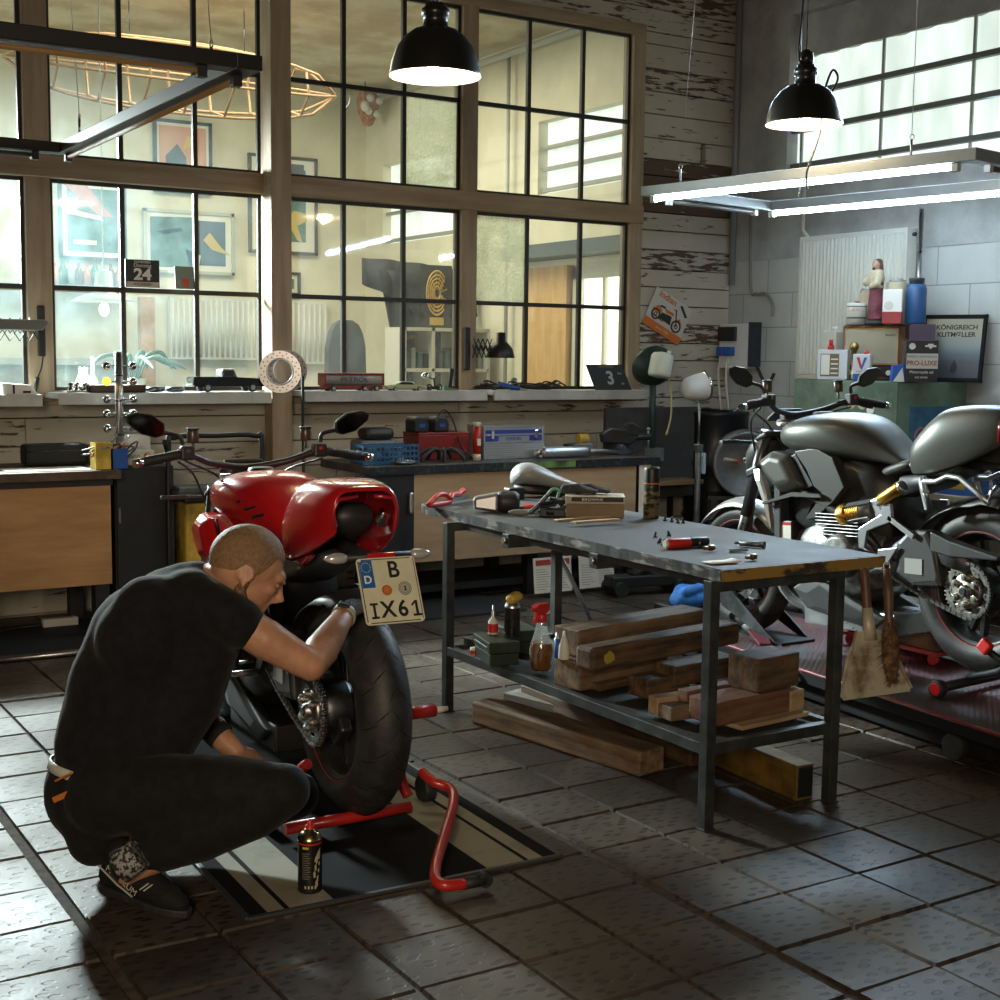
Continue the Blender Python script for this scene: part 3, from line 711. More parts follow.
    g.add(vs, [(nn * i + k, nn * i + k + 1, nn * i + k + nn + 1, nn * i + k + nn) for i in range(len(Sx) - 1) for k in range(nn - 1)], 0, True)
    tl = g.build('tail_cowl', m['paint'], t, solid=.014, sub=1)
    g = G(); g.loft([sec(.30, .075, .77, .85, 12, 3), sec(.15, .09, .80, .93, 12, 3), sec(.03, .085, .85, .95, 12, 3), sec(-.03, .06, .88, .94, 12, 3)]); g.build('undertail', DPLAST, t)
    for s in (-1, 1):
        g = G(); g.tube([(s * .098, -.115, .885), (s * .1, -.118, .94), (s * .085, -.12, .97), (s * .025, -.122, .978)], .0065, 8); g.build('tail_light', m['lens'], tl)
        g = G(); g.box((s * .085, -.045, .905), (.035, .04, .05), rot=(20, s * 20, 0)); g.build('tail_reflector', CHROME, tl, bevel=.008)
        side_panel(t, 'tail_side_panel', [(.30, .80), (.25, .755), (.12, .755), (.05, .79), (.2, .80)], .09, .115, m['paint'], .004, .006) if s < 0 else None
    g = G(); g.loft([sec(.36, .10, .66, .76, 12, 3), sec(.22, .085, .70, .77, 12, 3), sec(.10, .06, .75, .80, 12, 3)]); g.build('seat_subframe', DPLAST, t)
    # ---- fork, front end
    for s in (-1, 1):
        x = s * .1; d = Vector((0, .225, -.61)); top = Vector((x, 1.105, .93))
        g = G(); g.cyl(top, top + d * .62, .026, n=18); q = g.build('fork_tube', m['fork'], t)
        g = G(); g.cyl(top + d * .58, top + d * .98, .021, n=18); g.box(tuple(top + d * 1.0), (.036, .05, .09), rot=(-20, 0, 0)); g.build('fork_slider', m['fork2'], q, bevel=.006)
    g = G(); g.box((0, 1.115, .905), (.26, .075, .026), rot=(-20, 0, 0)); g.box((0, 1.175, .75), (.26, .08, .04), rot=(-20, 0, 0)); g.cyl((0, 1.07, .93), (0, 1.13, .76), .03); g.build('triple_clamp', BLACK, t, bevel=.01)
    g = G(); vs = []
    for i in range(11):
        a = math.radians(40 + 98 * i / 10); r = .322
        for k in range(7):
            u = -1 + k / 3; vs.append((.07 * u, 1.36 + r * math.cos(a), .302 + (r - .03 * u * u) * math.sin(a) - .012 * u * u))
    g.add(vs, [(7 * i + k, 7 * i + k + 1, 7 * i + k + 8, 7 * i + k + 7) for i in range(10) for k in range(6)], 0, True)
    g.build('front_fender', m['silver2'], t, solid=.005)
    side_panel(t, 'fender_stay', [(1.27, .60), (1.21, .615), (1.25, .42), (1.28, .42)], .07, .085, m['dark'], 0, .003)
    g = G(); g.loft([sec(1.12, .10, .80, .95, 14, 3), sec(1.2, .11, .76, .925, 14, 3), sec(1.27, .085, .74, .86, 14, 3), sec(1.30, .05, .75, .81, 14, 3)]); hl = g.build('headlight_shell', m['paint2'], t, sub=1)
    for s in (-1, 1):
        g = G(); g.box((s * .05, 1.275, .80), (.06, .03, .02), rot=(-25, 0, s * -14)); g.build('headlight_lens', CHROME, hl, bevel=.005)
        g = G(); g.cyl((s * .10, 1.20, .88), (s * .19, 1.205, .885), .008, n=8); g.loft([[(s * a, y, z) for y, z in ((1.195, .893), (1.22, .89), (1.22, .876), (1.195, .876))] for a in (.18, .23, .275)], smooth=False); g.build('front_indicator', DPLAST, t, bevel=.004)
    # ---- handlebar and controls
    g = G(); g.tube(spline([(-.41, .90, 1.035), (-.26, .935, 1.06), (-.14, 1.0, 1.02), (0, 1.03, 1.0), (.14, 1.0, 1.02), (.26, .935, 1.06), (.41, .90, 1.035)], 6), .0125, 12); g.build('handlebar', BLACK, t)
    g = G(); g.box((0, 1.045, .985), (.13, .04, .035)); g.build('bar_clamp', BLACK, t, bevel=.008)
    g = G(); g.box((0, 1.10, 1.0), (.15, .015, .085), rot=(55, 0, 0)); q = g.build('instrument_display', DPLAST, t, bevel=.008)
    g = G(); g.tube([(-.1, 1.03, .965), (.1, 1.03, .965)], .014, 12); g.build('steering_damper', ALU, t)
    for s in (-1, 1):
        a = Vector((s * .412, .8995, 1.035)); b = Vector((s * .275, .93, 1.057)); d = (a - b).normalized()
        g = G(); g.tube([b, b + d * .004, a], [.0185, .0165, .0165], 16)
        for k in range(12): g.torus(tuple(b + (a - b) * (.1 + .07 * k)), .0165, .0012, d.to_track_quat('Z', 'Y').to_matrix(), 14, 4)
        gr = g.build('handlebar_grip', RUBBER, t)
        g = G(); g.tube([a, a + d * .03], [.0165, .0145], 16); g.build('bar_end_weight', CHROME, gr)
        g = G(); c0 = b - d * .03; g.box(tuple(c0), (.05, .045, .05)); g.box(tuple(c0 + Vector((0, .03, -.012))), (.035, .03, .03)); q = g.build('switch_cluster', DPLAST, t, bevel=.008)
        g = G(); g.box(tuple(c0 + Vector((0, -.024, .008))), (.014, .006, .012)); g.build('switch_button', RED if s > 0 else GREYM, q, bevel=.002)
        g = G(); g.tube(spline([tuple(c0 + Vector((0, .045, 0))), tuple(c0 + Vector((s * .05, .065, -.005))), tuple(c0 + d * .12 + Vector((0, .055, -.012))), tuple(c0 + d * .165 + Vector((0, .06, -.012)))], 5), .006, 8); g.build('control_lever', BLACK, t)
        g = G(); p = c0 + Vector((-s * .035, .045, .035)); g.cyl(p, p + Vector((0, 0, .042)), .021, n=18); g.cyl(p - Vector((0, 0, .03)), p, .006, n=8); q = g.build('fluid_reservoir', m['resv'], t, bevel=.004)
        g = G(); g.cyl(p + Vector((0, 0, .042)), p + Vector((0, 0, .052)), .022, n=18); g.build('reservoir_cap', BLACK, q, bevel=.003)
        # mirror: stem and leaf-shaped head
        p0 = c0 + Vector((s * .01, .01, .03)); p1 = Vector((s * .325, .955, 1.135))
        g = G(); g.tube(spline([tuple(p0), tuple(p0 + Vector((s * .012, .012, .03))), tuple(p1)], 5), [.008] * 10 + [.007], 8); ms = g.build('mirror_stem', BLACK, t)
        ol = [(0, -.028), (.03, -.045), (.085, -.042), (.14, -.012), (.15, .012), (.12, .03), (.06, .034), (.01, .01)]
        MM = TR(*p1) @ R(8, 0, 0) @ R(0, -12 * s, 0)
        def mp(a, b, y): return MM @ Vector((s * (a - .012), y, b + .02))
        g = G(); n = len(ol); g.add([mp(a, b, 0) for a, b in ol] + [mp(a, b, .012) for a, b in ol] + [mp(.075 + (a - .075) * .6, b * .6, .034) for a, b in ol], [tuple(range(n))] + [(k, (k + 1) % n, (k + 1) % n + n, k + n) for k in range(n)] + [(k + n, (k + 1) % n + n, (k + 1) % n + 2 * n, k + 2 * n) for k in range(n)] + [tuple(range(2 * n, 3 * n))], 0)
        g.build('mirror_head', BLACK, ms, bevel=.005, angle=20)
        g = G(); g.add([mp(.075 + (a - .075) * .9, -.004 + (b + .004) * .88, -.002) for a, b in ol], [tuple(range(n))]); g.build('mirror_glass', mat('mirror glass', (.05, .045, .04) if plate else (.5, .52, .52), .08, 1.), ms)
    # cables from the bars to the frame
    g = G()
    for s in (-1, 1): g.tube(spline([(s * .25, .97, 1.04), (s * .2, 1.08, 1.02), (s * .08, 1.12, .96), (s * .05, 1.06, .86)], 6), .0045, 6); g.tube(spline([(s * .27, .96, 1.03), (s * .17, 1.13, .97), (s * .11, 1.17, .84)], 6), .0045, 6)
    g.build('control_cable', BLACK, t)
    # ---- plate holder
    if plate:
        g = G(); g.tube([(0, .10, .82), (0, -.04, .805), (0, -.21, .80)], [.024, .018, .014], 8); g.bar((0, -.20, .805), (0, -.26, .70), .10, .012, 0, (0, 1, 0)); g.cyl((-.14, -.215, .812), (.14, -.215, .812), .011, n=10); g.build('plate_bracket', DPLAST, t)
        for s in (-1, 1):
            g = G(); g.loft([[(s * (.098 + q), -.215 + r * math.cos(k * PI / 6), .812 + .8 * r * math.sin(k * PI / 6)) for k in range(12)] for q, r in ((0, .012), (.012, .019), (.035, .02), (.055, .013), (.068, .003))]); g.build('rear_indicator', mat('clear lens', (.5, .5, .48), .15, .3), t)
        g = G(); g.box((0, -.232, .812), (.085, .008, .024)); g.build('rear_reflector', mat('red reflector', (.45, .01, .012), .2, coat=.6), t, bevel=.003)
        # German style plate: local frame with its face towards the rear
        W, H = .180, .196
        def rr(w, h, r, n=5):
            o = []
            for cx, cy_, a in ((w / 2 - r, h / 2 - r, 0), (-w / 2 + r, h / 2 - r, 90), (-w / 2 + r, -h / 2 + r, 180), (w / 2 - r, -h / 2 + r, 270)):
                for k in range(n + 1): b = math.radians(a + 90 * k / n); o.append((cx + r * math.cos(b), cy_ + r * math.sin(b)))
            return o
        PC = mat('plate reflective white', (.62, .60, .44), .45, var=.06, scale=12); PB = mat('plate blue band', (.015, .11, .33), .45)
        g = G(); g.prism(rr(W, H, .012), -.002, .002, 'z', 0); g.prism(rr(W - .008, H - .008, .009), .0018, .0026, 'z', 1); g.prism(rr(W - .013, H - .013, .008), .0022, .0032, 'z', 0)
        pl = g.build('licence_plate', [PC, LETK], t, loc=(.006, -.285, .722), rot=(65, 0, 0))
        pl['label'] = 'white plate lettered B IX61 with a blue country band'
        g = G(); g.prism([(-.083, .091), (-.044, .091), (-.044, .010), (-.083, .010)], .003, .004, 'z', 0)
        for k in range(12):
            a = 2 * PI * k / 12; g.prism([(-.064 + .014 * math.cos(a) + .002 * math.cos(b * PI / 2), .07 + .014 * math.sin(a) + .002 * math.sin(b * PI / 2)) for b in range(4)], .004, .0044, 'z', 1)
        g.build('country_band', [PB, mat('star yellow', (.6, .5, .1), .5)], pl)
        text('lettering', 'D', .032, LETW, pl, (-.064, .033, .0044), bold=.0008); text('lettering', 'B', .068, LETK, pl, (.018, .058, .0036), sx=.95, bold=.0012)
        for ch, x in (('X', -.018), ('6', .027)): text('lettering', ch, .066, LETK, pl, (x, -.058, .0036), sx=.95, bold=.0014)
        def strokes(*q):
            g = G()
            for x0, x1, y0, y1 in q: g.bb(x0, x1, y0, y1, .003, .0042)
            return g
        strokes((-.063, -.0555, -.081, -.035), (-.071, -.0475, -.0415, -.035), (-.071, -.0475, -.081, -.0745)).build('lettering', LETK, pl)
        g = strokes((.066, .0735, -.081, -.035), (.056, .0825, -.081, -.0745)); g.prism([(.066, -.035), (.0735, -.035), (.0565, -.052), (.0535, -.0465)], .003, .0042, 'z'); g.build('lettering', LETK, pl)
        g = G(); g.cyl((-.012, .0, .003), (-.012, .0, .0045), .0155, n=24); g.torus((-.012, 0, .0045), .0125, .0008, 'z', 24, 5, 1)
        for k in range(7): g.cyl((-.012 + .007 * math.cos(k), .007 * math.sin(k), .004), (-.012 + .007 * math.cos(k), .007 * math.sin(k), .005), .0012, n=6, mi=1)
        g.build('inspection_seal', [ORANGE, LETK], pl)
        g = G(); g.cyl((.044, .002, .003), (.044, .002, .0045), .02, n=28); g.torus((.044, .002, .0045), .019, .0007, 'z', 28, 5, 1); g.torus((.044, .002, .0045), .0135, .0005, 'z', 24, 5, 1)
        g.prism([(.040, -.005), (.043, .003), (.041, .008), (.045, .010), (.048, .007), (.046, .001), (.049, -.004), (.046, -.006), (.045, -.002), (.043, -.006)], .0046, .0052, 'z', 1)
        g.build('registration_seal', [mat('seal grey', (.4, .39, .33), .6), LETK], pl)
        for a, b in ((-.08, .092), (.08, .092), (-.08, -.092), (.08, -.092)):
            g = G(); g.ell((a, b, .004), (.005, .005, .003), 10, 6); g.build('plate_screw', PAPER, pl)
    else:
        g = G(); g.tube([(0, .10, .80), (0, .0, .79), (0, -.09, .785)], [.02, .016, .014], 8); g.build('plate_bracket', DPLAST, t)
SEATM = mat('black seat vinyl', (.02, .02, .021), .5, bump=.2, bscale=150)
def bikes():
    redp = mat('red lacquer', (.42, .008, .012), .22, coat=.8)
    dred = mat('dark red lacquer', (.33, .006, .01), .25, coat=.7)
    grey = mat('matt grey lacquer', (.085, .086, .078), .4, .4)
    grey2 = mat('matt dark grey lacquer', (.05, .05, .047), .44, .35)
    lens = mat('tail light lens', (.30, .01, .015), .2, coat=.5)
    satin = mat('satin black', (.016, .016, .017), .42)
    common = dict(tape=mat('rim tape red', (.4, .02, .02), .5), caliper=BLACK, lens=lens)
    t = thing('motorcycle', 'glossy red naked sports motorcycle with a B IX61 plate on the rear stand', 'motorcycle', (1.755, 3.655, .03), (-1.3, 0, -4.))
    motorcycle(t, dict(common, rim=satin, dark=satin, engine=mat('dark engine metal', (.06, .058, .055), .45, .8, var=.4, scale=20), exhaust=mat('sooty steel', (.04, .038, .036), .5, .8), silver=DSTEEL, silver2=satin, paint=redp, paint2=dred, wing=satin, fork=satin, fork2=DSTEEL, cap=BLACK, resv=mat('smoked reservoir', (.06, .045, .03), .3)), True)
    t = thing('motorcycle', 'matt grey naked sports motorcycle standing on the red ramp', 'motorcycle', (4.25, 3.303, .243), (-3.2, 0, 0))
    motorcycle(t, dict(common, rim=mat('dark rim', (.03, .03, .03), .4, .6), dark=mat('dark grey cover', (.036, .037, .038), .45), engine=mat('grey engine metal', (.20, .20, .195), .42, .8, var=.4, scale=20), exhaust=STEEL, silver=ALU, silver2=mat('silver panel', (.45, .46, .46), .38, .7), paint=grey, paint2=grey2, wing=grey, fork=mat('grey fork', (.09, .09, .095), .35, .8), fork2=STEEL, cap=BLACK, resv=mat('smoked reservoir', (.06, .045, .03), .3)), False)
bikes()
# ------------------------------------------------------------------ welded steel workbench with its load
def wood(name, c1, c2, st=(1.2, 9, 9), rough=.7): return mat(name, c1, rough, col2=c2, scale=3.2, stretch=st, lo=.36, hi=.64, bump=.25, bscale=30)
W_OIL = wood('oily timber', (.032, .018, .009), (.15, .085, .04)); W_OLD = wood('old timber', (.075, .045, .024), (.23, .15, .085)); W_NEW = wood('fresh timber', (.28, .18, .095), (.46, .33, .2)); W_RED = wood('red stained timber', (.10, .035, .02), (.2, .1, .055))
TZ = .80
def table():
    fr = mat('worn grey frame', (.055, .058, .058), .45, .7, col2=(.11, .115, .11), scale=9, lo=.4, hi=.65)
    top = mat('scuffed bench top', (.026, .026, .025), .62, .0, spec=.35, col2=(.085, .083, .078), scale=5, lo=.35, hi=.7, detail=9, rvar=.12)
    edge = mat('scarred bench edge', (.04, .04, .038), .6, col2=(.28, .27, .25), scale=28, stretch=(1, .25, 1), lo=.52, hi=.62, detail=8)
    yedge = mat('worn yellow edge', (.03, .028, .024), .6, col2=(.27, .16, .035), scale=16, stretch=(.5, 1, 1), lo=.42, hi=.5, detail=8)
    t = thing('workbench', 'steel workbench with scuffed grey top and yellow painted end in the middle of the floor', 'workbench', (2.66, 3.03, 0), (0, 0, 0))
    r = R(0, 0, -1.2); L, Wd = 2.04, .67
    g = G(); g.X = r; vs = [(0, 0), (Wd, 0), (Wd, L), (0.1, L), (.02, L - .06), (0, L - .12)]
    g.prism(vs, TZ - .034, TZ, 'z', 0); o = g.build('bench_top', top, t, bevel=.003)
    g = G(); g.X = r
    rnd = random.Random(4); n = 70; vv = []
    for i in range(n + 1): vv += [(-.003 + rnd.uniform(-.002, .002), L * i / n * .93, TZ - .036), (-.004 + rnd.uniform(-.0025, .002), L * i / n * .93, TZ + .001 - rnd.uniform(0, .003))]
    g.add(vv, [(2 * i, 2 * i + 1, 2 * i + 3, 2 * i + 2) for i in range(n)]); g.bb(-.001, .004, 0, L * .93, TZ - .036, TZ - .0)
    g.build('side_edge', edge, t)
    g = G(); g.X = r; g.bb(-.002, Wd + .002, -.006, .002, TZ - .037, TZ - .001); g.build('end_edge', yedge, t, bevel=.001)
    X0, X1, Y0, Y1 = -.03, .49, .01, 1.595; s = .036
    for x, y in ((X0, Y0), (X1, Y0), (X0, Y1), (X1, Y1)):
        g = G(); g.bb(x, x + s, y, y + s, .004, TZ - .035); g.bb(x - .004, x + s + .004, y - .004, y + s + .004, 0, .006); g.build('leg', fr, t, bevel=.002)
    for a, b, c, d in ((X0, X0 + s, Y0 + s, Y1), (X1, X1 + s, Y0 + s, Y1)):
        g = G(); g.bb(a + .002, b - .002, c, d, .232, .268); g.build('shelf_rail', fr, t, bevel=.002)
        g = G(); e_ = .07 if a == X0 else -.05; g.bb(a + .002 + e_, b - .002 + e_, c, d, TZ - .066, TZ - .035); g.build('top_rail', fr, t, bevel=.002)
    for c in (Y0, Y1):
        g = G(); g.bb(X0 + s, X1, c + .002, c + s - .002, .232, .268); g.build('shelf_rail', fr, t, bevel=.002)
        g = G(); g.bb(X0 + s, X1, c + .002, c + s - .002, TZ - .07, TZ - .035); g.build('top_rail', fr, t, bevel=.002)
    g = G(); g.bb(X0 + .008, X1 + s - .008, Y0 + .008, Y1 + .03, .236, .252); g.build('shelf_board', mat('dark shelf board', (.03, .027, .024), .6, var=.3), t)
    for y, x1 in ((.62, .5), (1.18, .5)):
        g = G(); g.bb(-.005, x1, y, y + .045, TZ - .085, TZ - .034); g.build('cross_member', fr, t, bevel=.002)
        g = G(); g.cyl((-.005, y + .02, TZ - .058), (-.018, y + .02, TZ - .058), .012, n=8); g.build('bolt_head', ALU, t)
table()
def plank(label, pl, pr, z, dep, h, m, name='timber_beam', cat='timber', group=None, bev=.006, chip=0.):
    P, Q = atz(*pl, z), atz(*pr, z); d = Q - P; a = math.degrees(math.atan2(d.y, d.x)); ln = d.length
    g = G(); g.bb(0, ln, 0, dep, 0, h)
    o = g.build(name, m, None, bevel=bev); o.location = P; o.rotation_euler = (0, 0, math.radians(a)); return tag(o, label, cat, group)
SZ = .268
def timbers():
    gp = 'old timbers on the bench shelf'
    plank('short timber block with a red painted corner, lowest at the left of the shelf', (580, 692), (668, 675), SZ, .14, .098, W_OLD, group=gp)
    plank('long dark beam lying uppermost on the left pile of the shelf', (579, 658), (706, 634), SZ + .10, .13, .098, W_OLD, group=gp)
    o = plank('long oily beam with a yellow paint spot on its rounded end', (592, 673), (740, 644), SZ + .10, .085, .082, W_OIL, group=gp, bev=.014)
    g = G(); g.prism([(.08 + (.026 + .006 * math.sin(3.1 * k)) * math.cos(k * .524), .042 + (.021 + .004 * math.cos(2.3 * k)) * math.sin(k * .524)) for k in range(12)], -.0008, .0002, 'y'); g.build('paint_spot', mat('yellow paint spot', (.36, .28, .03), .6), o, bevel=.0005)
    plank('flat dark plank under the beam with the yellow spot', (600, 692), (735, 662), SZ, .09, .026, W_OIL, group=gp, bev=.003)
    plank('chipped dark block in the middle of the shelf, left of the pale grained block', (647, 700), (690, 692), SZ, .10, .068, W_OIL, group=gp)
    plank('dark block with a pale split end behind the near table leg', (674, 688), (738, 676), SZ + .03, .10, .075, W_OIL, group=gp)
    plank('pale sawn block beside the red-ended strip', (657, 717), (686, 713), SZ, .055, .062, W_NEW, group=gp)
    plank('small ochre stick end in front of the pale sawn block', (671, 722), (698, 718), SZ, .09, .045, W_OLD, group=gp, bev=.003)
    plank('narrow red-stained strip running behind the near leg', (687, 703), (734, 694), SZ + .05, .045, .038, W_RED, group=gp, bev=.003)
    plank('thin pale board at the very bottom of the right pile', (742, 731), (809, 716), SZ, .09, .014, W_NEW, group=gp, bev=.002)
    plank('reddish block carrying the square block of the right pile', (718, 727), (791, 711), SZ + .015, .13, .075, W_RED, group=gp)
    plank('small white-washed block at the right end of the right pile', (791, 712), (804, 709), SZ + .015, .06, .068, W_NEW, group=gp, bev=.003)
    plank('square dark block with cracked end grain on top of the right pile', (758, 694), (799, 685), SZ + .09, .13, .112, W_OIL, group=gp)
    # beams on the floor under the bench
    gp = 'beams on the floor under the bench'
    def beam(label, p0, p1, w, h, m, bev=.01):
        P, Q = atz(*p0, 0), atz(*p1, 0); d = Q - P; ln = d.length
        g = G(); g.bb(0, ln, 0, w, 0, h); o = g.build('floor_beam', m, None, bevel=bev); o.location = P + Vector((0, 0, .001)); o.rotation_euler = (0, 0, math.atan2(d.y, d.x)); return tag(o, label, 'timber', gp)
    beam('thick sawn beam lying on the tiles along the front of the bench', (639, 778), (471, 723), -.13, .088, W_OLD)
    beam('dark beam end just right of the thick sawn beam on the floor', (690, 768), (520, 700), -.12, .07, W_OIL)
    beam('flat grey board on the floor behind the thick sawn beam', (560, 715), (503, 701), -.17, .035, wood('grey board', (.12, .11, .095), (.22, .2, .17)), .003)
    # yellow steel channel poking out under the near end
    P, Q = atz(796, 801, 0), atz(700, 758, 0); d = Q - P
    g = G(); ym = mat('dirty yellow steel', (.17, .10, .022), .5, .2, var=.3, scale=10); g.bb(0, d.length, -.07, 0, 0, .115, 0); g.bb(-.002, .012, -.066, -.004, .006, .109, 1); g.bb(0, d.length, .0, .008, 0, .018, 0)
    o = g.build('steel_beam', [ym, BLACK], None, bevel=.004); o.location = P + Vector((0, 0, .001)); o.rotation_euler = (0, 0, math.atan2(d.y, d.x)); tag(o, 'dirty yellow steel beam on the floor poking out under the near end of the bench', 'beam')
timbers()
AMBER = mat('amber liquid', (.25, .09, .015), .2, trans=.3)
CLEARP = glass('clear plastic', dirt=.25, gloss=.1, dcol=(.7, .7, .65))
def shelf_items():
    p = atz(470, 640, SZ)
    p = atz(497, 646, SZ); gm = mat('olive green tin', (.028, .042, .026), .42, .2, var=.2)
    for px, py, ln, lb, sc in ((519, 665, .20, 'olive green tin case with sliding trays near the spray bottle, front one', 1), (540, 652, .2, 'olive green tin case behind the front green tin case', 1.)):
        q = atz(px, py, SZ); a = -14 if lb.endswith('one') else -8
        t = thing('tin_case', lb, 'case', (q.x, q.y, SZ), (0, 0, a), 'green tin cases')
        g = G(); g.bb(-.115, .0, .0, ln, 0, .045); g.build('case_tray', gm, t, bevel=.004)
        g = G(); g.bb(-.12, .004, -.004, ln + .004, .047, .09); g.build('case_lid', gm, t, bevel=.004)
        g = G(); g.bb(-.123, -.119, .02, ln - .02, .066, .07); g.build('case_trim', STEEL, t)
    # glue bottle
    q = atz(493, 634, SZ + .094); t = thing('glue_bottle', 'small pale bottle with a thin nozzle and red label on the green tin case', 'bottle', (q.x, q.y, SZ + .094))
    g = G(); g.lathe([(0, 0), (.018, 0), (.019, .006), (.019, .05), (.008, .062), (.007, .07), (0, .07)]); g.build('bottle_body', OFFW, t)
    g = G(); g.lathe([(.0195, .008), (.0195, .042)]); g.build('bottle_label', RED, t); g = G(); g.lathe([(.008, .07), (.007, .08), (.003, .112), (0, .112)], n=12); g.build('nozzle', ALU, t)
    # silver can
    q = atz(512, 634, SZ + .094); t = thing('spray_can', 'dark spray can with a yellow cap standing on the green tin cases', 'spray can', (q.x, q.y, SZ + .094))
    g = G(); g.lathe([(0, 0), (.03, 0), (.031, .004), (.031, .105)]); g.build('can_body', mat('dark can print', (.02, .02, .02), .3, .3, var=.5, scale=40), t)
    g = G(); g.lathe([(.031, .105), (.03, .112), (.022, .124), (.012, .126), (0, .126)]); g.build('can_shoulder', ALU, t)
    g = G(); g.ell((.008, 0, .142), (.036, .028, .02), rot=(0, -14, 0)); g.build('can_cap', YEL, t)
    # trigger spray bottle
    q = atz(541, 670, SZ); t = thing('spray_bottle', 'clear trigger spray bottle with amber liquid and red and white head', 'spray bottle', (q.x, q.y, SZ), (0, 0, 20))
    g = G(); g.lathe([(0, 0), (.036, 0), (.04, .008), (.042, .05), (.046, .075), (.04, .10), (.030, .13), (.022, .165), (.015, .18), (.015, .19)], n=28); g.build('bottle_body', CLEARP, t)
    g = G(); g.lathe([(0, .004), (.033, .004), (.038, .012), (.040, .055), (.0425, .075), (.037, .10), (.035, .105), (0, .105)], n=28); g.build('liquid', AMBER, t)
    g = G(); g.lathe([(.017, .182), (.019, .184), (.019, .208), (.014, .214), (0, .214)]); g.build('collar', RED, t)
    g = G(); g.prism([(-.045, .225), (-.05, .243), (-.03, .252), (.03, .248), (.035, .225), (.012, .212), (-.012, .214)], -.014, .014, 'y', 0); g.bb(-.052, -.044, -.006, .006, .23, .242); g.prism([(-.035, .225), (-.045, .20), (-.05, .178), (-.043, .178), (-.035, .2), (-.018, .222)], -.007, .007, 'y'); hd = g.build('spray_head', RED, t, bevel=.003)
    g = G(); g.bb(-.01, .036, -.012, .012, .207, .226); g.build('head_insert', WHITE, hd, bevel=.003)
    q = atz(557, 658, SZ + .098); t = thing('marker_tube', 'slim blue tube standing on the red-cornered timber', 'tube', (q.x, q.y, SZ + .098)); g = G(); g.cyl((0, 0, 0), (0, 0, .07), .009, n=14); g.build('tube_body', BLUE, t); g = G(); g.lathe([(.009, .07), (.006, .074), (.006, .09), (0, .092)], n=12); g.build('tube_cap', ALU, t)
    q = atz(564, 659, SZ + .098); t = thing('squeeze_bottle', 'small whitish cone bottle next to the blue tube', 'bottle', (q.x, q.y, SZ + .098)); g = G(); g.lathe([(0, 0), (.02, 0), (.021, .004), (.019, .05), (.006, .085), (.004, .1), (0, .1)]); g.build('bottle_body', OFFW, t)
    q = atz(474, 655, SZ); g = G(); g.lathe([(0, 0), (.016, 0), (.016, .03), (.0, .03)], n=16, mi=0); g.lathe([(.0165, .006), (.0165, .02)], n=16, mi=1); o = g.build('small_jar', [OFFW, RED]); o.location = (q.x, q.y, SZ); tag(o, 'tiny jar with a red band at the far left of the shelf', 'jar')
    q = atz(487, 650, SZ); g = G(); g.bb(-.05, .03, -.02, .1, 0, .04); o = g.build('tin_box', gm, None, bevel=.004); o.location = (q.x, q.y, SZ); tag(o, 'small flat dark green tin left of the green tin cases', 'tin')
    # rag lying behind the beams
    q = atz(690, 607, .09)
shelf_items()
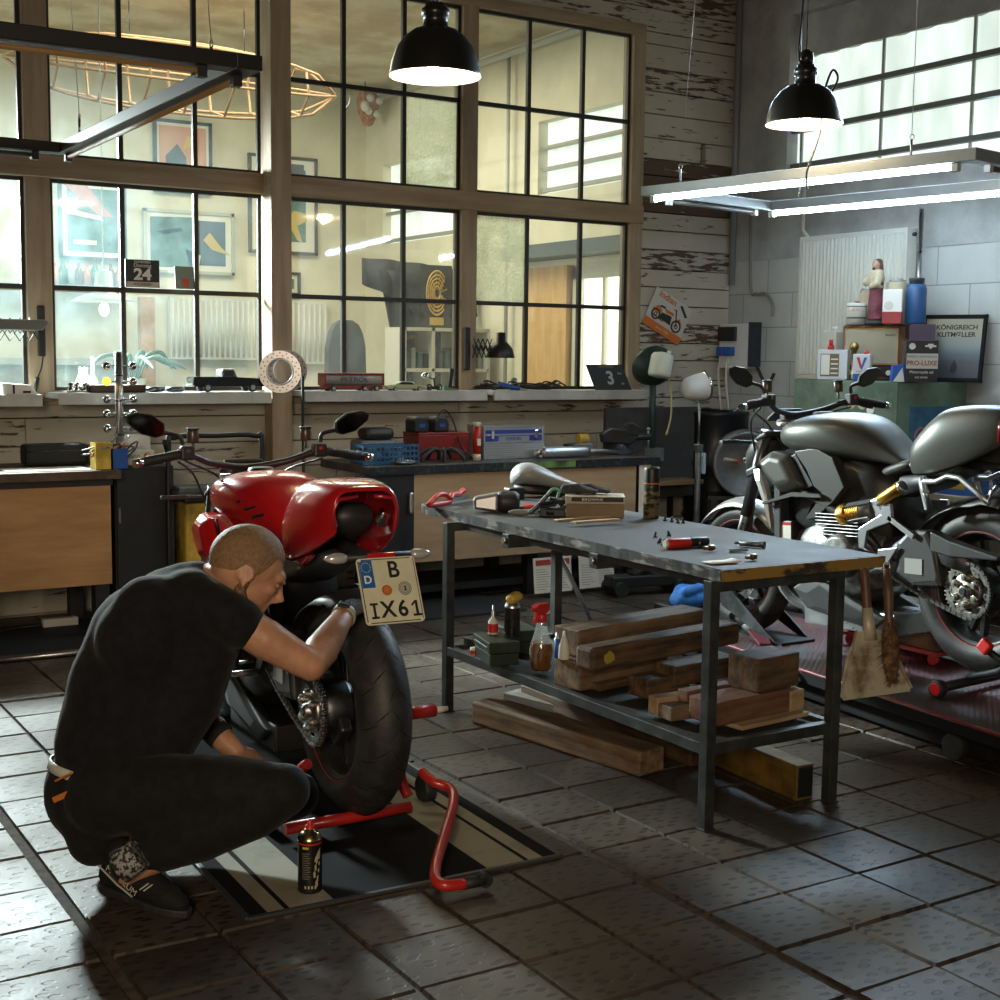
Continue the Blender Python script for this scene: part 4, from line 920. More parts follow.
def table_items():
    z = TZ + .001
    # red frame tool
    q = atz(440, 506, z); t = thing('hand_saw', 'red framed hand saw at the far left corner of the steel bench', 'saw', (q.x, q.y, z), (0, 0, 32))
    g = G(); g.tube(spline([(-.10, 0, .012), (-.02, 0, .045), (.05, 0, .042), (.09, 0, .012), (.0, 0, .008), (-.10, 0, .012)], 6), .011, 8); g.build('handle', RED, t)
    g = G(); g.tube(spline([(.09, 0, .02), (.13, .01, .035), (.2, .02, .03), (.25, .02, .045)], 5), .012, 8); g.build('frame', RED, t)
    g = G(); g.bb(.08, .28, .01, .013, .004, .022); g.build('blade', STEEL, t)
    # grinder body
    q = atz(508, 512, z); t = thing('power_tool', 'silver and black power tool body right of the red hand saw', 'power tool', (q.x, q.y, z), (0, 0, -30))
    g = G(); g.loft([[(-.14, -.03, .012), (-.14, .03, .012), (-.14, .03, .06), (-.14, -.03, .06)], [(-.04, -.038, .0), (-.04, .038, .0), (-.04, .038, .08), (-.04, -.038, .08)]], smooth=False); g.build('motor_housing', ALU, t, bevel=.012)
    g = G(); g.lathe([(0, -.042), (.04, -.042), (.044, -.02), (.042, .03), (.03, .045), (0, .048)], (0, 0, .042), 'x'); g.build('gear_head', DPLAST, t)
    # small black box
    q = atz(514, 499, z); g = G(); g.bb(-.04, .04, -.025, .025, 0, .05); o = g.build('relay_box', BLACK, None, bevel=.004); o.location = (q.x, q.y, z); tag(o, 'small black box behind the silver power tool', 'box')
    # solo saddle
    q = atz(548, 497, z); t = thing('motorcycle_saddle', 'grey leather solo saddle lying among the clutter on the bench', 'saddle', (q.x, q.y + .05, z), (0, 0, -35))
    S = [(a * 1.12, b * 1.1, c, d * 1.12) for a, b, c, d in [(-.13, .02, .055, .09), (-.11, .075, .045, .125), (-.06, .105, .05, .14), (.0, .085, .045, .12), (.06, .05, .035, .085), (.12, .032, .03, .06), (.155, .012, .035, .05)]]
    g = G(); g.loft([[(x, a, b) for a, _, b in sec(0, w, zb, zt, 18, 2.3)] for x, w, zb, zt in S]); g.build('saddle_top', mat('grey leather', (.22, .23, .225), .45, var=.1), t, sub=1)
    g = G(); g.loft([[(x, a, b) for a, _, b in sec(0, w * .9, zb - .04, zb + .012, 14, 2.5)] for x, w, zb, zt in S[1:-1]]); g.build('saddle_base', BLACK, t)
    # cardboard box with gloves
    P, Q = atz(566, 517, z), atz(624, 518, z); d = Q - P; a = math.degrees(math.atan2(d.y, d.x))
    t = thing('cardboard_box', 'long brown cardboard box with a dark printed band on the steel bench', 'box', tuple(P), (0, 0, a)); w = d.length
    g = G(); g.bb(0, w, 0, .13, 0, .052, 0); g.build('box_body', mat('kraft card', (.22, .16, .09), .75, var=.12), t, bevel=.002)
    g = G(); g.bb(-.003, w + .003, -.004, .134, .053, .083); ld = g.build('box_lid', mat('pale card', (.40, .37, .28), .7, var=.1), t, bevel=.002)
    g = G(); g.bb(.02, w - .004, -.0052, -.0035, .062, .079); g.build('print_band', LETK, ld); text('lettering', 'BROWNS', .014, LETW, ld, (w * .45, -.0056, .07), (90, 0, 0), sx=1.4)
    t2 = thing('work_glove', 'pair of dark work gloves lying on the cardboard box', 'gloves', tuple(P + Vector((.03, .07, .085))), (0, 0, a - 6))
    gl = mat('dark knit', (.035, .036, .038), .85, var=.3, scale=60)
    for i, (ox, oy) in enumerate(((0, 0), (.045, .03))):
        blob('glove', gl, [[(ox + .01, oy, .018, .02), (ox + .06, oy, .02, .022), (ox + .09, oy - .018, .015, .01), (ox + .13, oy - .02, .01, .009)], [(ox + .06, oy, .02, .02), (ox + .135, oy + .0, .012, .009)], [(ox + .06, oy, .02, .02), (ox + .125, oy + .018, .012, .009)], [(ox + .03, oy, .02, .014), (ox + .05, oy + .035, .012, .009)]], .005, 2, t2)
    # tangle of black clamp tool with green hook
    q = atz(552, 516, z); t = thing('ratchet_tool', 'tangled black ratchet tool with a green hooked cable', 'tool', (q.x, q.y, z), (0, 0, -30)); rnd = random.Random(5)
    g = G()
    for k in range(9):
        a = rnd.uniform(0, 6); c = Vector((rnd.uniform(-.04, .05), rnd.uniform(-.03, .04), rnd.uniform(.012, .06))); e = Vector((math.cos(a), math.sin(a), rnd.uniform(-.2, .4))) * rnd.uniform(.03, .05); g.bar(c - e, c + e, .018, .014)
    g.bb(-.05, .05, -.035, .035, 0, .03); g.build('tool_body', BLACK, t, bevel=.004)
    g = G(); g.tube(spline([(-.07, 0, .01), (-.03, 0, .07), (-.0, 0, .105), (.025, 0, .10), (.02, .01, .07)], 6), .006, 8); g.build('hook', mat('green cable', (.15, .35, .2), .5), t)
    g = G(); g.tube(spline([(-.09, -.02, .012), (-.05, -.02, .05), (-.02, -.02, .085)], 5), .009, 8); g.build('lever', DSTEEL, t)
    # pliers, screwdriver
    q = atz(522, 511, z); t = thing('pliers', 'pliers with red handles beside the silver power tool', 'pliers', (q.x, q.y, z), (0, 0, -10))
    for s in (-1, 1): g = G(); g.tube(spline([(0, 0, .014), (.03, s * .02, .018), (.075, s * .016, .012)], 5), .008, 8); g.build('handle', RED, t)
    g = G(); g.bar((-.05, 0, .012), (.005, 0, .014), .022, .012); g.build('jaw', DSTEEL, t)
    q = atz(527, 516, z); t = thing('screwdriver', 'grey handled screwdriver lying on the long edge of the bench', 'screwdriver', (q.x, q.y, z + .013), (0, 0, -38))
    g = G(); g.ell((-.03, 0, 0), (.045, .013, .013)); g.build('handle', GPLAST, t); g = G(); g.cyl((.01, 0, 0), (.1, 0, -.004), .0035, n=8); g.build('shaft', STEEL, t)
    # wood strips
    for k, (l, r_, z0, lb) in enumerate((((558, 522), (620, 517), z, 'thin pale wooden slat lying under the other slat before the cardboard box'), ((576, 524), (621, 521), z + .01, 'thin pale wooden slat lying crosswise on top of the other slat'))):
        plank(lb, l, r_, z0, .03, .008, W_NEW, 'wooden_stick', 'stick', 'wooden slats on the bench', .001)
    # aerosol
    q = atz(651, 518, z); t = thing('spray_can', 'tall black and gold spray can standing on the steel bench', 'spray can', (q.x, q.y, z))
    g = G(); g.lathe([(0, 0), (.029, 0), (.031, .003), (.031, .135)], n=28); g.build('can_body', mat('gold can print', (.20, .16, .08), .4, .4, col2=(.03, .026, .02), scale=14, stretch=(1, 1, 3), lo=.5, hi=.53), t)
    g = G(); g.lathe([(.0312, .135), (.0312, .139)], n=28); g.build('can_stripe', ORANGE, t); g = G(); g.lathe([(.031, .139), (.0312, .19), (.029, .2), (.027, .2), (.027, .196), (0, .196)], n=28); g.build('can_cap', BLACK, t)
    # torch
    P, Q = atz(667, 544, z + .016), atz(707, 541, z + .016); t = thing('hand_torch', 'red and black cylindrical hand torch lying on the steel bench', 'torch', tuple(P)); d = Q - P
    g = G(); g.cyl((0, 0, 0), d * .55, .0165, n=18); g.build('torch_body', RED, t, bevel=.002); g = G(); g.cyl(d * .55, d, .0158, n=18); g.build('torch_grip', BLACK, t, bevel=.003); g = G(); g.cyl(d * -.06, (0, 0, 0), .013, n=16); g.build('torch_head', OFFW, t, bevel=.002)
    P, Q = atz(740, 543, z + .01), atz(765, 545, z + .01); d = Q - P; g = G(); g.cyl((0, 0, 0), d, .0095, n=14); g.cyl(d * -.22, (0, 0, 0), .005, n=10); g.cyl(d * .9, d, .0115, n=14); o = g.build('socket_bit', DSTEEL); o.location = P; tag(o, 'dark steel socket bar with a thin shank near the end of the bench', 'socket')
    for i, (px, py, lb) in enumerate(((709, 548, 'brass fitting lying right of the red torch'), (751, 557, 'small brass tipped fitting near the bench corner'))):
        q = atz(px, py, z + .011); g = G(); g.cyl((-.02, 0, 0), (.0, .004, 0), .006, n=8); g.cyl((0, 0, 0), (.022, .004, 0), .010, n=8); o = g.build('pipe_fitting', mat('dull brass', (.3, .22, .12), .35, 1.), None, bevel=.001); o.location = q; tag(o, lb, 'fitting')
    q = atz(738, 551, z + .004); g = G(); g.bar((-.03, .01, 0), (.03, -.012, .003), .012, .006); g.bar((-.02, .02, 0), (.03, .0, .004), .008, .006); o = g.build('hex_key', CHROME); o.location = q; tag(o, 'chrome hex key beside the brass tipped fitting', 'tool')
    k = 0
    for px, py in ((665, 521), (672, 522), (678, 523), (683, 523), (655, 537), (659, 543), (663, 545), (700, 548), (698, 543), (669, 536)):
        q = atz(px, py, z); g = G(); g.cyl((0, 0, 0), (0, 0, .007), .008, n=6); g.cyl((0, 0, .007), (.006, .003, .018), .004, n=8); o = g.build('bolt', BLACK); o.location = q; o.rotation_euler = (0, 0, k); k += 1
        tag(o, 'small black bolt lying loose on the steel bench top', 'bolt', 'loose bolts on the bench')
    P = atz(722, 563, z); g = G(); vs = []
    for i in range(9):
        for j in range(3): vs.append((.11 * (i / 8 - .5), .03 * (j - 1), .004 + .03 * max(0, i / 8 - .7) ** 1.5 * (1 if j else .5)))
    g.add(vs, [(3 * i + j, 3 * i + j + 1, 3 * i + j + 4, 3 * i + j + 3) for i in range(8) for j in range(2)], 0, True); o = g.build('paper_slip', PAPER, None, solid=.0006); o.location = (P.x, P.y, z); o.rotation_euler = (0, 0, math.radians(-8)); tag(o, 'curled slip of white paper at the near corner of the bench', 'paper')
    # dustpan and hand brush hanging at the end of the bench
    c = Vector((3.315, 2.972, .0)); q = aty(868, 560, 2.96); 
    t = thing('dustpan', 'dull metal dustpan hanging by its wooden handle from the bench end', 'dustpan', (q.x - .035, 2.905, .56), (-15, 0, -14))
    tin = mat('dirty tin', (.50, .46, .34), .5, .2, col2=(.2, .14, .08), scale=7, lo=.52, hi=.66)
    ol = [(-.045, .03), (.045, .03), (.075, -.06), (.125, -.155), (.122, -.165), (-.115, -.178), (-.125, -.165), (-.095, -.06)]
    g = G(); g.prism([(a, b) for a, b in ol], 0, .003, 'y'); g.build('pan', tin, t, bevel=.001)
    g = G(); g.bar((-.048, -.006, .032), (-.125, -.008, -.165), .003, .014, 0, (0, 1, 0)); g.bar((.048, -.006, .032), (.123, -.008, -.155), .003, .014, 0, (0, 1, 0)); g.tube([(0, 0, .0), (0, .0, .10)], [.022, .016], 12); g.build('pan_rim', tin, t)
    g = G(); g.tube(spline([(0, 0, .08), (.002, 0, .13), (.004, 0, .18), (.004, .0, .225)], 4), [.0145] * 8 + [.0165, .017, .0165, .014, .012], 12); g.build('handle', mat('worn brown handle', (.13, .065, .035), .5, var=.3), t)
    t = thing('hand_brush', 'brown bristle hand brush hanging beside the dustpan from the bench end', 'brush', (q.x + .012, 2.868, .56), (-14, 4, -12))
    g = G(); g.tube([(0, 0, .225), (.002, 0, .15), (.0, 0, .075), (0, 0, -.1)], [.011, .0165, .013, .014], 12); g.build('handle', mat('worn brown handle', (.13, .065, .035), .5), t)
    g = G(); g.torus((0, -.002, .232), .012, .002, 'y', 16, 6); g.build('hanging_loop', OFFW, t)
    rnd = random.Random(8); g = G()
    for k in range(420):
        u = rnd.random(); z0 = .075 - .2 * u; a = rnd.uniform(-PI, PI); w = .024 + .03 * math.sin(PI * min(1, u + .15)); x, y = math.cos(a) * w, math.sin(a) * w * .5; tip = (x * 1.45 + rnd.uniform(-.004, .004), y * 1.3 - .004, z0 - .022 + rnd.uniform(-.008, .006)); n_ = Vector((-y, x, 0)).normalized() * .0022
        b0 = Vector((x * .3, y * .3, z0)); g.add([b0 - n_, b0 + n_, tip], [(0, 1, 2)])
    g.ell((0, 0, -.03), (.03, .018, .1)); g.build('bristles', mat('brown bristle', (.14, .075, .03), .85, var=.5, scale=50), t)
table_items()
# ------------------------------------------------------------------ mat, stand, cans on the floor near the red motorcycle
def paddock():
    g = G(); A = Vector((1.2, 3.12, 0)); ang = -2.; X = R(0, 0, ang)
    bk = mat('black mat', (.008, .008, .009), .95, spec=.15); wh = mat('worn white stripe', (.26, .235, .17), .75, col2=(.10, .09, .065), scale=6, lo=.5, hi=.8)
    W, L = .93, 1.75
    m = thing('floor_mat', 'black rubber mat with worn white stripes under the red motorcycle', 'mat', (1.205, 3.115, .002), (0, 0, ang))
    g = G(); g.bb(0, W, 0, L, 0, .006); g.build('mat_sheet', bk, m, bevel=.002)
    for a, b in ((.055, .10), (.115, .235)):
        for f in (lambda x: x, lambda x: W - x):
            x0, x1 = sorted((f(a), f(b))); g = G(); g.bb(x0, x1, .012, L - .012, .0055, .0068); g.build('mat_stripe', wh, m)
    g = G(); ed = mat('mat border', (.04, .04, .042), .5)
    for q in ((0, W, -.008, .008), (0, W, L - .008, L + .008), (-.008, .008, 0, L), (W - .008, W + .008, 0, L)): g.bb(*q, 0, .009)
    g.build('mat_border', ed, m, bevel=.002)
    # red rear stand
    t = thing('paddock_stand', 'red tubular paddock stand holding up the rear wheel', 'stand', (1.76, 3.655, 0), (0, 0, -3))
    rd = mat('red stand paint', (.46, .02, .015), .35, coat=.3)
    for s, e in ((-1, 0), (1, 0)):
        g = G(); g.tube(spline([(s * .15, .0, .20), (s * .165, .03, .17), (s * .17, .03, .1), (s * .18, -.0, .05)] if s < 0 else [(.155, .0, .315), (.165, .03, .2), (.17, .03, .1), (.18, 0, .05)], 4), .0165, 12); g.build('upright', rd, t)
        g = G(); g.cyl((s * .25, .06, .045), (s * .29, .06, .045), .045, n=20); g.build('wheel', RUBBER, t, bevel=.006)
    g = G(); a_ = R(0,0,3) @ (atz(285,829,.05)-Vector((1.76,3.655,0))); b_ = R(0,0,3) @ (atz(410,807,.05)-Vector((1.76,3.655,0))); g.tube([tuple(a_), tuple(b_)], .018, 12); g.build('cross_tube', rd, t)
    g = G(); g.tube([(.14, .0, .315), (.27, -.0, .315)], .021, 14); g.build('lifting_pin', rd, t); g = G(); g.tube([(.27, 0, .315), (.315, 0, .315)], [.012, .008], 12); g.build('pin_tip', OFFW, t)
    P1 = Vector((.235, -.06, .19)); q = atz(465, 884, .03); loc = R(0, 0, 3) @ (q - Vector((1.76, 3.655, 0)))
    g = G(); g.tube(spline([(.23, .01, .12), (.245, -.04, .10), (.27, -.14, .075), tuple(loc + Vector((-.06, .06, .012))), tuple(loc)], 6), .0155, 12); g.build('handle', rd, t)
    g = G(); e = Vector((.055, -.0, 0)); g.tube([tuple(loc - Vector((.008, -.004, 0))), tuple(loc + Vector((.06, .004, .0)))], [.0165, .0165], 12); g.cyl(tuple(loc + Vector((.06, -.01, 0))), tuple(loc + Vector((.06, .018, 0))), .019, n=16); g.build('handle_grip', RUBBER, t)
    # aerosol in the foreground
    q = atz(310, 890, .008); t = thing('spray_can', 'black and gold spray can with a red button standing on the black mat', 'spray can', (q.x, q.y, .009))
    g = G(); g.lathe([(0, 0), (.031, 0), (.0325, .003), (.0325, .006), (.032, .01), (.032, .138)], n=32)
    g.build('can_body', mat('black can print', (.012, .011, .010), .35, .2), t)
    g = G(); g.lathe([(.0325, .1385), (.033, .141), (.0325, .144), (.031, .147), (.027, .155), (.02, .161), (.0145, .163), (.0145, .168), (.011, .169), (0, .169)], n=32); g.build('can_dome', mat('gold tin', (.5, .38, .2), .25, 1.), t)
    g = G(); g.lathe([(.0123, .165), (.012, .176), (.0075, .178), (.0075, .19), (.006, .192), (0, .192)], n=18); g.build('spray_button', RED, t)
    g = G(); g.lathe([(.0322, .131), (.0322, .1355)], n=32); g.build('can_stripe', RED, t)
    cream = mat('label cream', (.42, .37, .22), .6)
    def patch(name, pts, m):  # pts: (angle deg, height) rings wrapped on the can
        g = G(); vs = []
        for a, h0, h1 in pts: vs += [(.0323 * math.cos(math.radians(a)), .0323 * math.sin(math.radians(a)), h) for h in (h0, h1)]
        g.add(vs, [(2 * i, 2 * i + 1, 2 * i + 3, 2 * i + 2) for i in range(len(pts) - 1)]); g.build(name, m, t)
    patch('label_mark', [(-92 + 4 * i, .098 - .012 + .001 * i, .10 + .032 * (i / 8) ** .7 - .01) for i in range(9)], cream)
    for k in range(12):
        a0 = -152; w = (34, 40, 30, 38)[k % 4]; h = .04 + .0062 * k
        patch('label_line', [(a0 + w * i / 5, h, h + .0022) for i in range(6)], mat('label faint', (.16, .14, .09), .6))
    rnd = random.Random(3)
    for k in range(12): a = -84 + rnd.uniform(-14, 14); h = .012 + .0062 * k; patch('label_mark', [(a, h, h + .009), (a + 9, h + .002, h + .013)], cream)
    patch('label_band', [(-150 + 6 * i, .121, .127) for i in range(6)], YEL)
    for k in range(4): patch('label_mark', [(-140 + 16 * k + i * 4, .014, .022) for i in range(3)], cream)
P, Q = atd(560, 556, 6.0), atz(592, 622, 0.008); g = G(); g.cyl(P, Q, .011, n=10); tag(g.build('prop_rod', STEEL), 'slanting steel rod propped on the floor behind the far legs of the bench', 'rod')
paddock()
# ------------------------------------------------------------------ mechanic squatting at the rear wheel
def person():
    D = lambda x, y, d: atd(x, y, d)
    def C(*pts): return [(*D(*p[:3]), p[3]) for p in pts]
    SKIN = mat('skin', (.42, .215, .125), .48, var=.10, scale=14, bump=.12, bscale=180)
    SKIN.node_tree.nodes['Principled BSDF'].inputs['Subsurface Weight'].default_value = .08
    SKIN.node_tree.nodes['Principled BSDF'].inputs['Subsurface Radius'].default_value = (.02, .008, .004)
    TEE = mat('black cotton', (.0075, .0078, .009), .9, spec=.2, var=.2, scale=30, bump=.9, bscale=7, sheen=.06)
    JEAN = mat('black work trousers', (.0075, .0073, .008), .85, spec=.25, var=.25, scale=25, bump=.9, bscale=8, sheen=.05)
    HAIR = mat('short fair hair', (.20, .115, .052), .6, var=.18, scale=110, bump=.5, bscale=260)
    BEARD = mat('stubble', (.16, .085, .045), .75, var=.4, scale=90, bump=.4, bscale=260)
    SHOE = mat('black shoe fabric', (.008, .008, .008), .8, spec=.3, bump=.25, bscale=90)
    base = atz(160, 905, 0)
    t = thing('person', 'man in a black t-shirt and black trousers squatting beside the red motorcycle', 'person', (base.x, base.y, 0))
    off = Vector((-base.x, -base.y, 0))
    def L(ch): return [(*(Vector(c[:3]) + off), c[3]) for c in ch]
    # head frame: face direction, crown direction, his right-hand side
    V = _FW; hc = D(247, 571, 3.62)
    F = (_RT * .80 - _UP * .50 + V * .30).normalized(); U = (_RT * .50 + _UP * .84 + V * .05); U = (U - F * U.dot(F)).normalized(); S = F.cross(U).normalized()   # S: towards his right ear
    def H(f, u, s): return hc + off + F * f + U * u + S * s
    HM = Matrix((F, S, U)).transposed().to_4x4()
    def hell(g, f, u, s, rf, rs, ru, n=20):
        M0 = TR(*H(f, u, s)) @ HM; g.X = M0; g.ell((0, 0, 0), (rf, rs, ru), n, 14); g.X = None
    neck = D(203, 584, 3.66)
    def head(g):
        hell(g, -.012, .022, 0, .098, .077, .094); hell(g, .03, -.02, 0, .066, .064, .085); hell(g, .05, -.075, 0, .038, .045, .035); hell(g, .082, -.085, 0, .018, .026, .018)
        hell(g, .078, .03, 0, .024, .05, .02)                                  # brow
        g.tube([H(.092, .018, 0), H(.108, -.012, 0), H(.120, -.03, 0)], [.009, .012, .014], 10); hell(g, .104, -.034, .011, .011, .009, .008); hell(g, .104, -.034, -.011, .011, .009, .008)
        for s in (-1, 1): hell(g, .068, -.008, s * .04, .022, .02, .018)        # cheeks
        hell(g, .091, -.053, 0, .010, .024, .006); hell(g, .089, -.066, 0, .010, .021, .007)  # lips
        for s in (-1, 1):                                                       # ears
            M0 = TR(*H(-.012, -.004, s * .078)) @ HM @ R(0, 0, s * 24) @ R(0, -8, 0); g.X = M0
            g.torus((0, 0, .002), .02, .006, 'y', 18, 8); g.ell((0, 0, 0), (.017, .004, .024)); g.ell((.004, 0, -.026), (.009, .005, .010)); g.X = None
    sR, eR, wR = D(220, 612, 3.52), D(311, 666, 3.58), D(345, 614, 3.85)
    sL, eL, wL = D(185, 606, 3.86), D(186, 702, 3.86), D(236, 752, 3.80)
    ch = [
        [(*hc, .06), (*D(224, 583, 3.64), .06), (*neck, .057), (*D(182, 602, 3.67), .07)],
        [(*D(180, 607, 3.69), .07), (*D(160, 650, 3.69), .10), (*D(130, 705, 3.68), .10), (*D(108, 765, 3.68), .09)],
        [(*D(185, 606, 3.64), .055), (*sR, .054), (*(sR * .5 + eR * .5), .0545), (*(sR * .12 + eR * .88), .045), (*eR, .041)],
        [(*eR, .041), (*(eR * .72 + wR * .28), .049), (*(eR * .4 + wR * .6), .041), (*wR, .030)],
        [(*D(178, 608, 3.75), .055), (*sL, .055), (*(sL * .5 + eL * .5), .05), (*eL, .040)],
        [(*eL, .041), (*(eL * .7 + wL * .3), .045), (*(eL * .4 + wL * .6), .038), (*wL, .029)],
        [(*D(108, 790, 3.62), .08), (*D(200, 790, 3.5), .075), (*D(285, 792, 3.45), .055), (*D(215, 830, 3.48), .05), (*D(128, 872, 3.46), .035)],
        [(*D(112, 788, 3.74), .08), (*D(200, 790, 3.78), .075), (*D(298, 792, 3.80), .055), (*D(190, 832, 3.78), .05), (*D(100, 850, 3.72), .035)],
    ]
    ch = [L(c) for c in ch]
    # hands: palm, four fingers, thumb. right hand rests on top of the tyre
    def hand(w, k, nrm, side, curl):
        w = w + off; d = k.normalized(); n = (nrm - d * nrm.dot(d)).normalized(); sd = d.cross(n).normalized() * side; out = []
        pc = w + d * .05
        for q in (-1, -.33, .33, 1):
            b = w + d * .082 + sd * q * .029; out.append([(*(w + d * .012 + sd * q * .012), .017), (*(w + d * .05 + sd * q * .024), .0145), (*b, .0115)])
            ln = {-1: .8, -.33: 1., .33: .96, 1: .72}[q]; p = b; a = 0; r = .0098; fl = [(*b, .0112)]
            for seg, da in ((.036, curl), (.026, curl * 1.1), (.02, curl * .8)):
                a += da; p = p + (d * math.cos(a) - n * math.sin(a)) * seg * ln + sd * q * .0015; r -= .0008; fl.append((*p, r))
            out.append(fl)
        th = [(*(w + d * .018 - sd * .016), .017), (*(w + d * .04 - sd * .042 - n * .006), .0135), (*(w + d * .066 - sd * .056 - n * .016), .0115), (*(w + d * .09 - sd * .058 - n * .022), .0095)]
        return out + [th]
    kR = (D(368, 590, 4.02) - wR); glove = hand(wR, kR, _UP * 1. + _RT * -.2, -1, .38)
    kL = (D(268, 775, 3.82) - wL); ch += hand(wL, kL, _UP * .8 - V * .4, 1, .5)
    wrist_in = L([(*wR, .03), (*(wR + kR.normalized() * .05), .024)])
    body = blob('body', SKIN, ch + [wrist_in], .0062, 5, t, head)
    blob('work_glove', mat('dark grey glove', (.07, .072, .075), .8, var=.2, scale=50), glove + [L([(*(wR + kR.normalized() * .012), .032), (*(wR + kR.normalized() * .05), .026)])], .0045, 2, t)
    # eyes
    for s in (-1, 1):
        g = G(); hell(g, .081, .008, s * .031, .011, .012, .008, 12); g.build('eyelid', SKIN, t)
        g = G(); M0 = TR(*H(.094, .024, s * .032)) @ HM; g.X = M0; g.ell((0, 0, 0), (.006, .019, .0045), 12, 8); g.build('eyebrow', HAIR, t)
    # hair: a close cap over crown, back and temples; stubble along the jaw
    g = G(); n, m_ = 44, 26; vs = []; keep = {}
    for i in range(m_ + 1):
        p = 2.25 * i / m_
        for k in range(n):
            a = 2 * PI * k / n; f, s, u = math.sin(p) * math.cos(a), math.sin(p) * math.sin(a), math.cos(p)
            # hairline
            lim = {True: 1.22, False: 1.5}[f > .2]
            lo = .5 - .75 * max(0, f) ** .0 if False else 0
            pl = PI * .80
            ff = math.cos(a)
            if ff > .62: pl = 1.02
            elif ff > .18: pl = 1.02 + (.62 - ff) / .44 * .86
            elif ff > -.3: pl = 1.88 - .34 * math.sin(PI * (.18 - ff) / .48)
            else: pl = 1.88 + (-.3 - ff) / .7 * .30
            p2 = min(p, pl); f, s, u = math.sin(p2) * math.cos(a), math.sin(p2) * math.sin(a), math.cos(p2)
            e = 1.0 + .032 * min(1, max(0, (pl - p2) / .5))
            q = H(-.012 + f * .101 * e, .022 + u * .098 * e, s * .081 * e); keep[(i, k)] = q; vs.append(q)
    g.add(vs, [(i * n + k, (i + 1) * n + k, (i + 1) * n + (k + 1) % n, i * n + (k + 1) % n) for i in range(m_) for k in range(n)], 0, True)
    g.build('hair', HAIR, t)
    blob('beard', BEARD, [[(*H(.0, -.05, s * .058), .017), (*H(.03, -.078, s * .048), .019), (*H(.065, -.09, s * .026), .02), (*H(.08, -.09, 0), .019)] for s in (-1, 1)] + [[(*H(.0, -.02, s * .0625), .0135), (*H(.0, -.05, s * .06), .015)] for s in (-1, 1)], .005, 3, t)
    # t-shirt
    sl = [L([(*D(190, 600, 3.58), .085), (*(sR * .94 + eR * .06), .070), (*(sR * .78 + eR * .22), .069)]), L([(*D(180, 604, 3.76), .085), (*sL, .070), (*(sL * .7 + eL * .3), .068)])]
    tor = [L([(*D(196, 584, 3.66), .068), (*D(184, 594, 3.66), .088), (*D(172, 612, 3.66), .125), (*D(152, 645, 3.67), .178), (*D(136, 690, 3.67), .186), (*D(122, 728, 3.66), .172), (*D(113, 745, 3.65), .158)]), L([(*D(150, 612, 3.55), .10), (*D(140, 640, 3.56), .12)]), L([(*D(205, 640, 3.6), .10), (*D(185, 700, 3.62), .10), (*D(160, 738, 3.6), .10)])]
    blob('t_shirt', TEE, tor + sl, .011, 22, t)
    # trousers, one surface from waist to ankles
    tr = [L([(*D(104, 768, 3.65), .135), (*D(100, 790, 3.65), .15), (*D(108, 812, 3.64), .13)]),
          L([(*D(108, 795, 3.56), .115), (*D(165, 790, 3.52), .098), (*D(230, 788, 3.47), .086), (*D(284, 790, 3.44), .068)]),
          L([(*D(284, 790, 3.44), .070), (*D(255, 812, 3.45), .07), (*D(200, 832, 3.47), .078), (*D(150, 852, 3.48), .062), (*D(128, 866, 3.47), .05)]),
          L([(*D(112, 790, 3.74), .115), (*D(200, 790, 3.78), .09), (*D(296, 795, 3.80), .068), (*D(200, 826, 3.78), .07), (*D(110, 838, 3.72), .055)]),
          L([(*D(85, 800, 3.6), .085), (*D(95, 838, 3.58), .075)])]
    blob('trousers', JEAN, tr, .010, 12, t)
    g = G(); g.X = TR(*(D(103, 771, 3.65) + off)) @ R(0, 14, 0); g.lathe([(.139, -.013), (.144, -.012), (.144, .012), (.139, .013)], n=40); g.build('waistband', OFFW, t); g.X = None
    for px, py, a, b in ((64, 793, (54, 800), (81, 788)), (64, 778, (56, 781), (72, 773))):
        A, B = D(*a, 3.525), D(*b, 3.48); g = G(); g.bar(A + off, B + off, .012, .016 if py > 790 else .006); g.build('trouser_tab', ORANGE, t, bevel=.003)
    # shoes
    def shoe(heel, toe, upv, name='shoe'):
        f = (toe - heel).normalized(); s = f.cross(upv).normalized(); u = s.cross(f); M0 = Matrix((f, s, u)).transposed().to_4x4(); M0.translation = heel + off; Ln = (toe - heel).length
        o = bpy.data.objects.new(name, None)
        def bl(g):
            pass
        P = lambda a, b, c: tuple(M0 @ Vector((a, b, c)))
        up = blob(name, SHOE, [[(*P(.03, 0, .045), .038), (*P(.09, 0, .05), .042), (*P(.16, 0, .042), .042), (*P(.215, .004, .032), .036), (*P(.25, .004, .026), .026)], [(*P(.045, 0, .05), .038), (*P(.05, 0, .105), .042)], [(*P(.10, 0, .06), .04), (*P(.07, 0, .10), .036)]], .007, 4, t)
        g = G(); g.X = M0; so = []
        for k in range(28):
            a = 2 * PI * k / 28; x = .137 + .147 * math.cos(a); w = .043 + .006 * math.cos(a) - .008 * math.exp(-((x - .11) / .05) ** 2); so.append((x, w * math.sin(a) * (1 if abs(math.sin(a)) < .9 else 1)))
        g.prism(so, -.004, .016, 'z'); g.build('shoe_sole', RUBBER, up, bevel=.003)
        return M0, up
    M0, sr = shoe(atz(103, 886, .035), atz(196, 918, .006), Vector((0, 0, 1)))
    fm = mat('shoe print', (.45, .43, .38), .6)
    for q, (a, b) in enumerate((((.02, .078), (.09, .042)), ((.09, .042), (.135, .026)))): 
        g = G(); g.X = M0; g.bar((a[0], .0455, a[1]), (b[0], .0465, b[1]), .003, .004, 0, (0, 1, 0)); g.build('shoe_stripe', fm, sr)
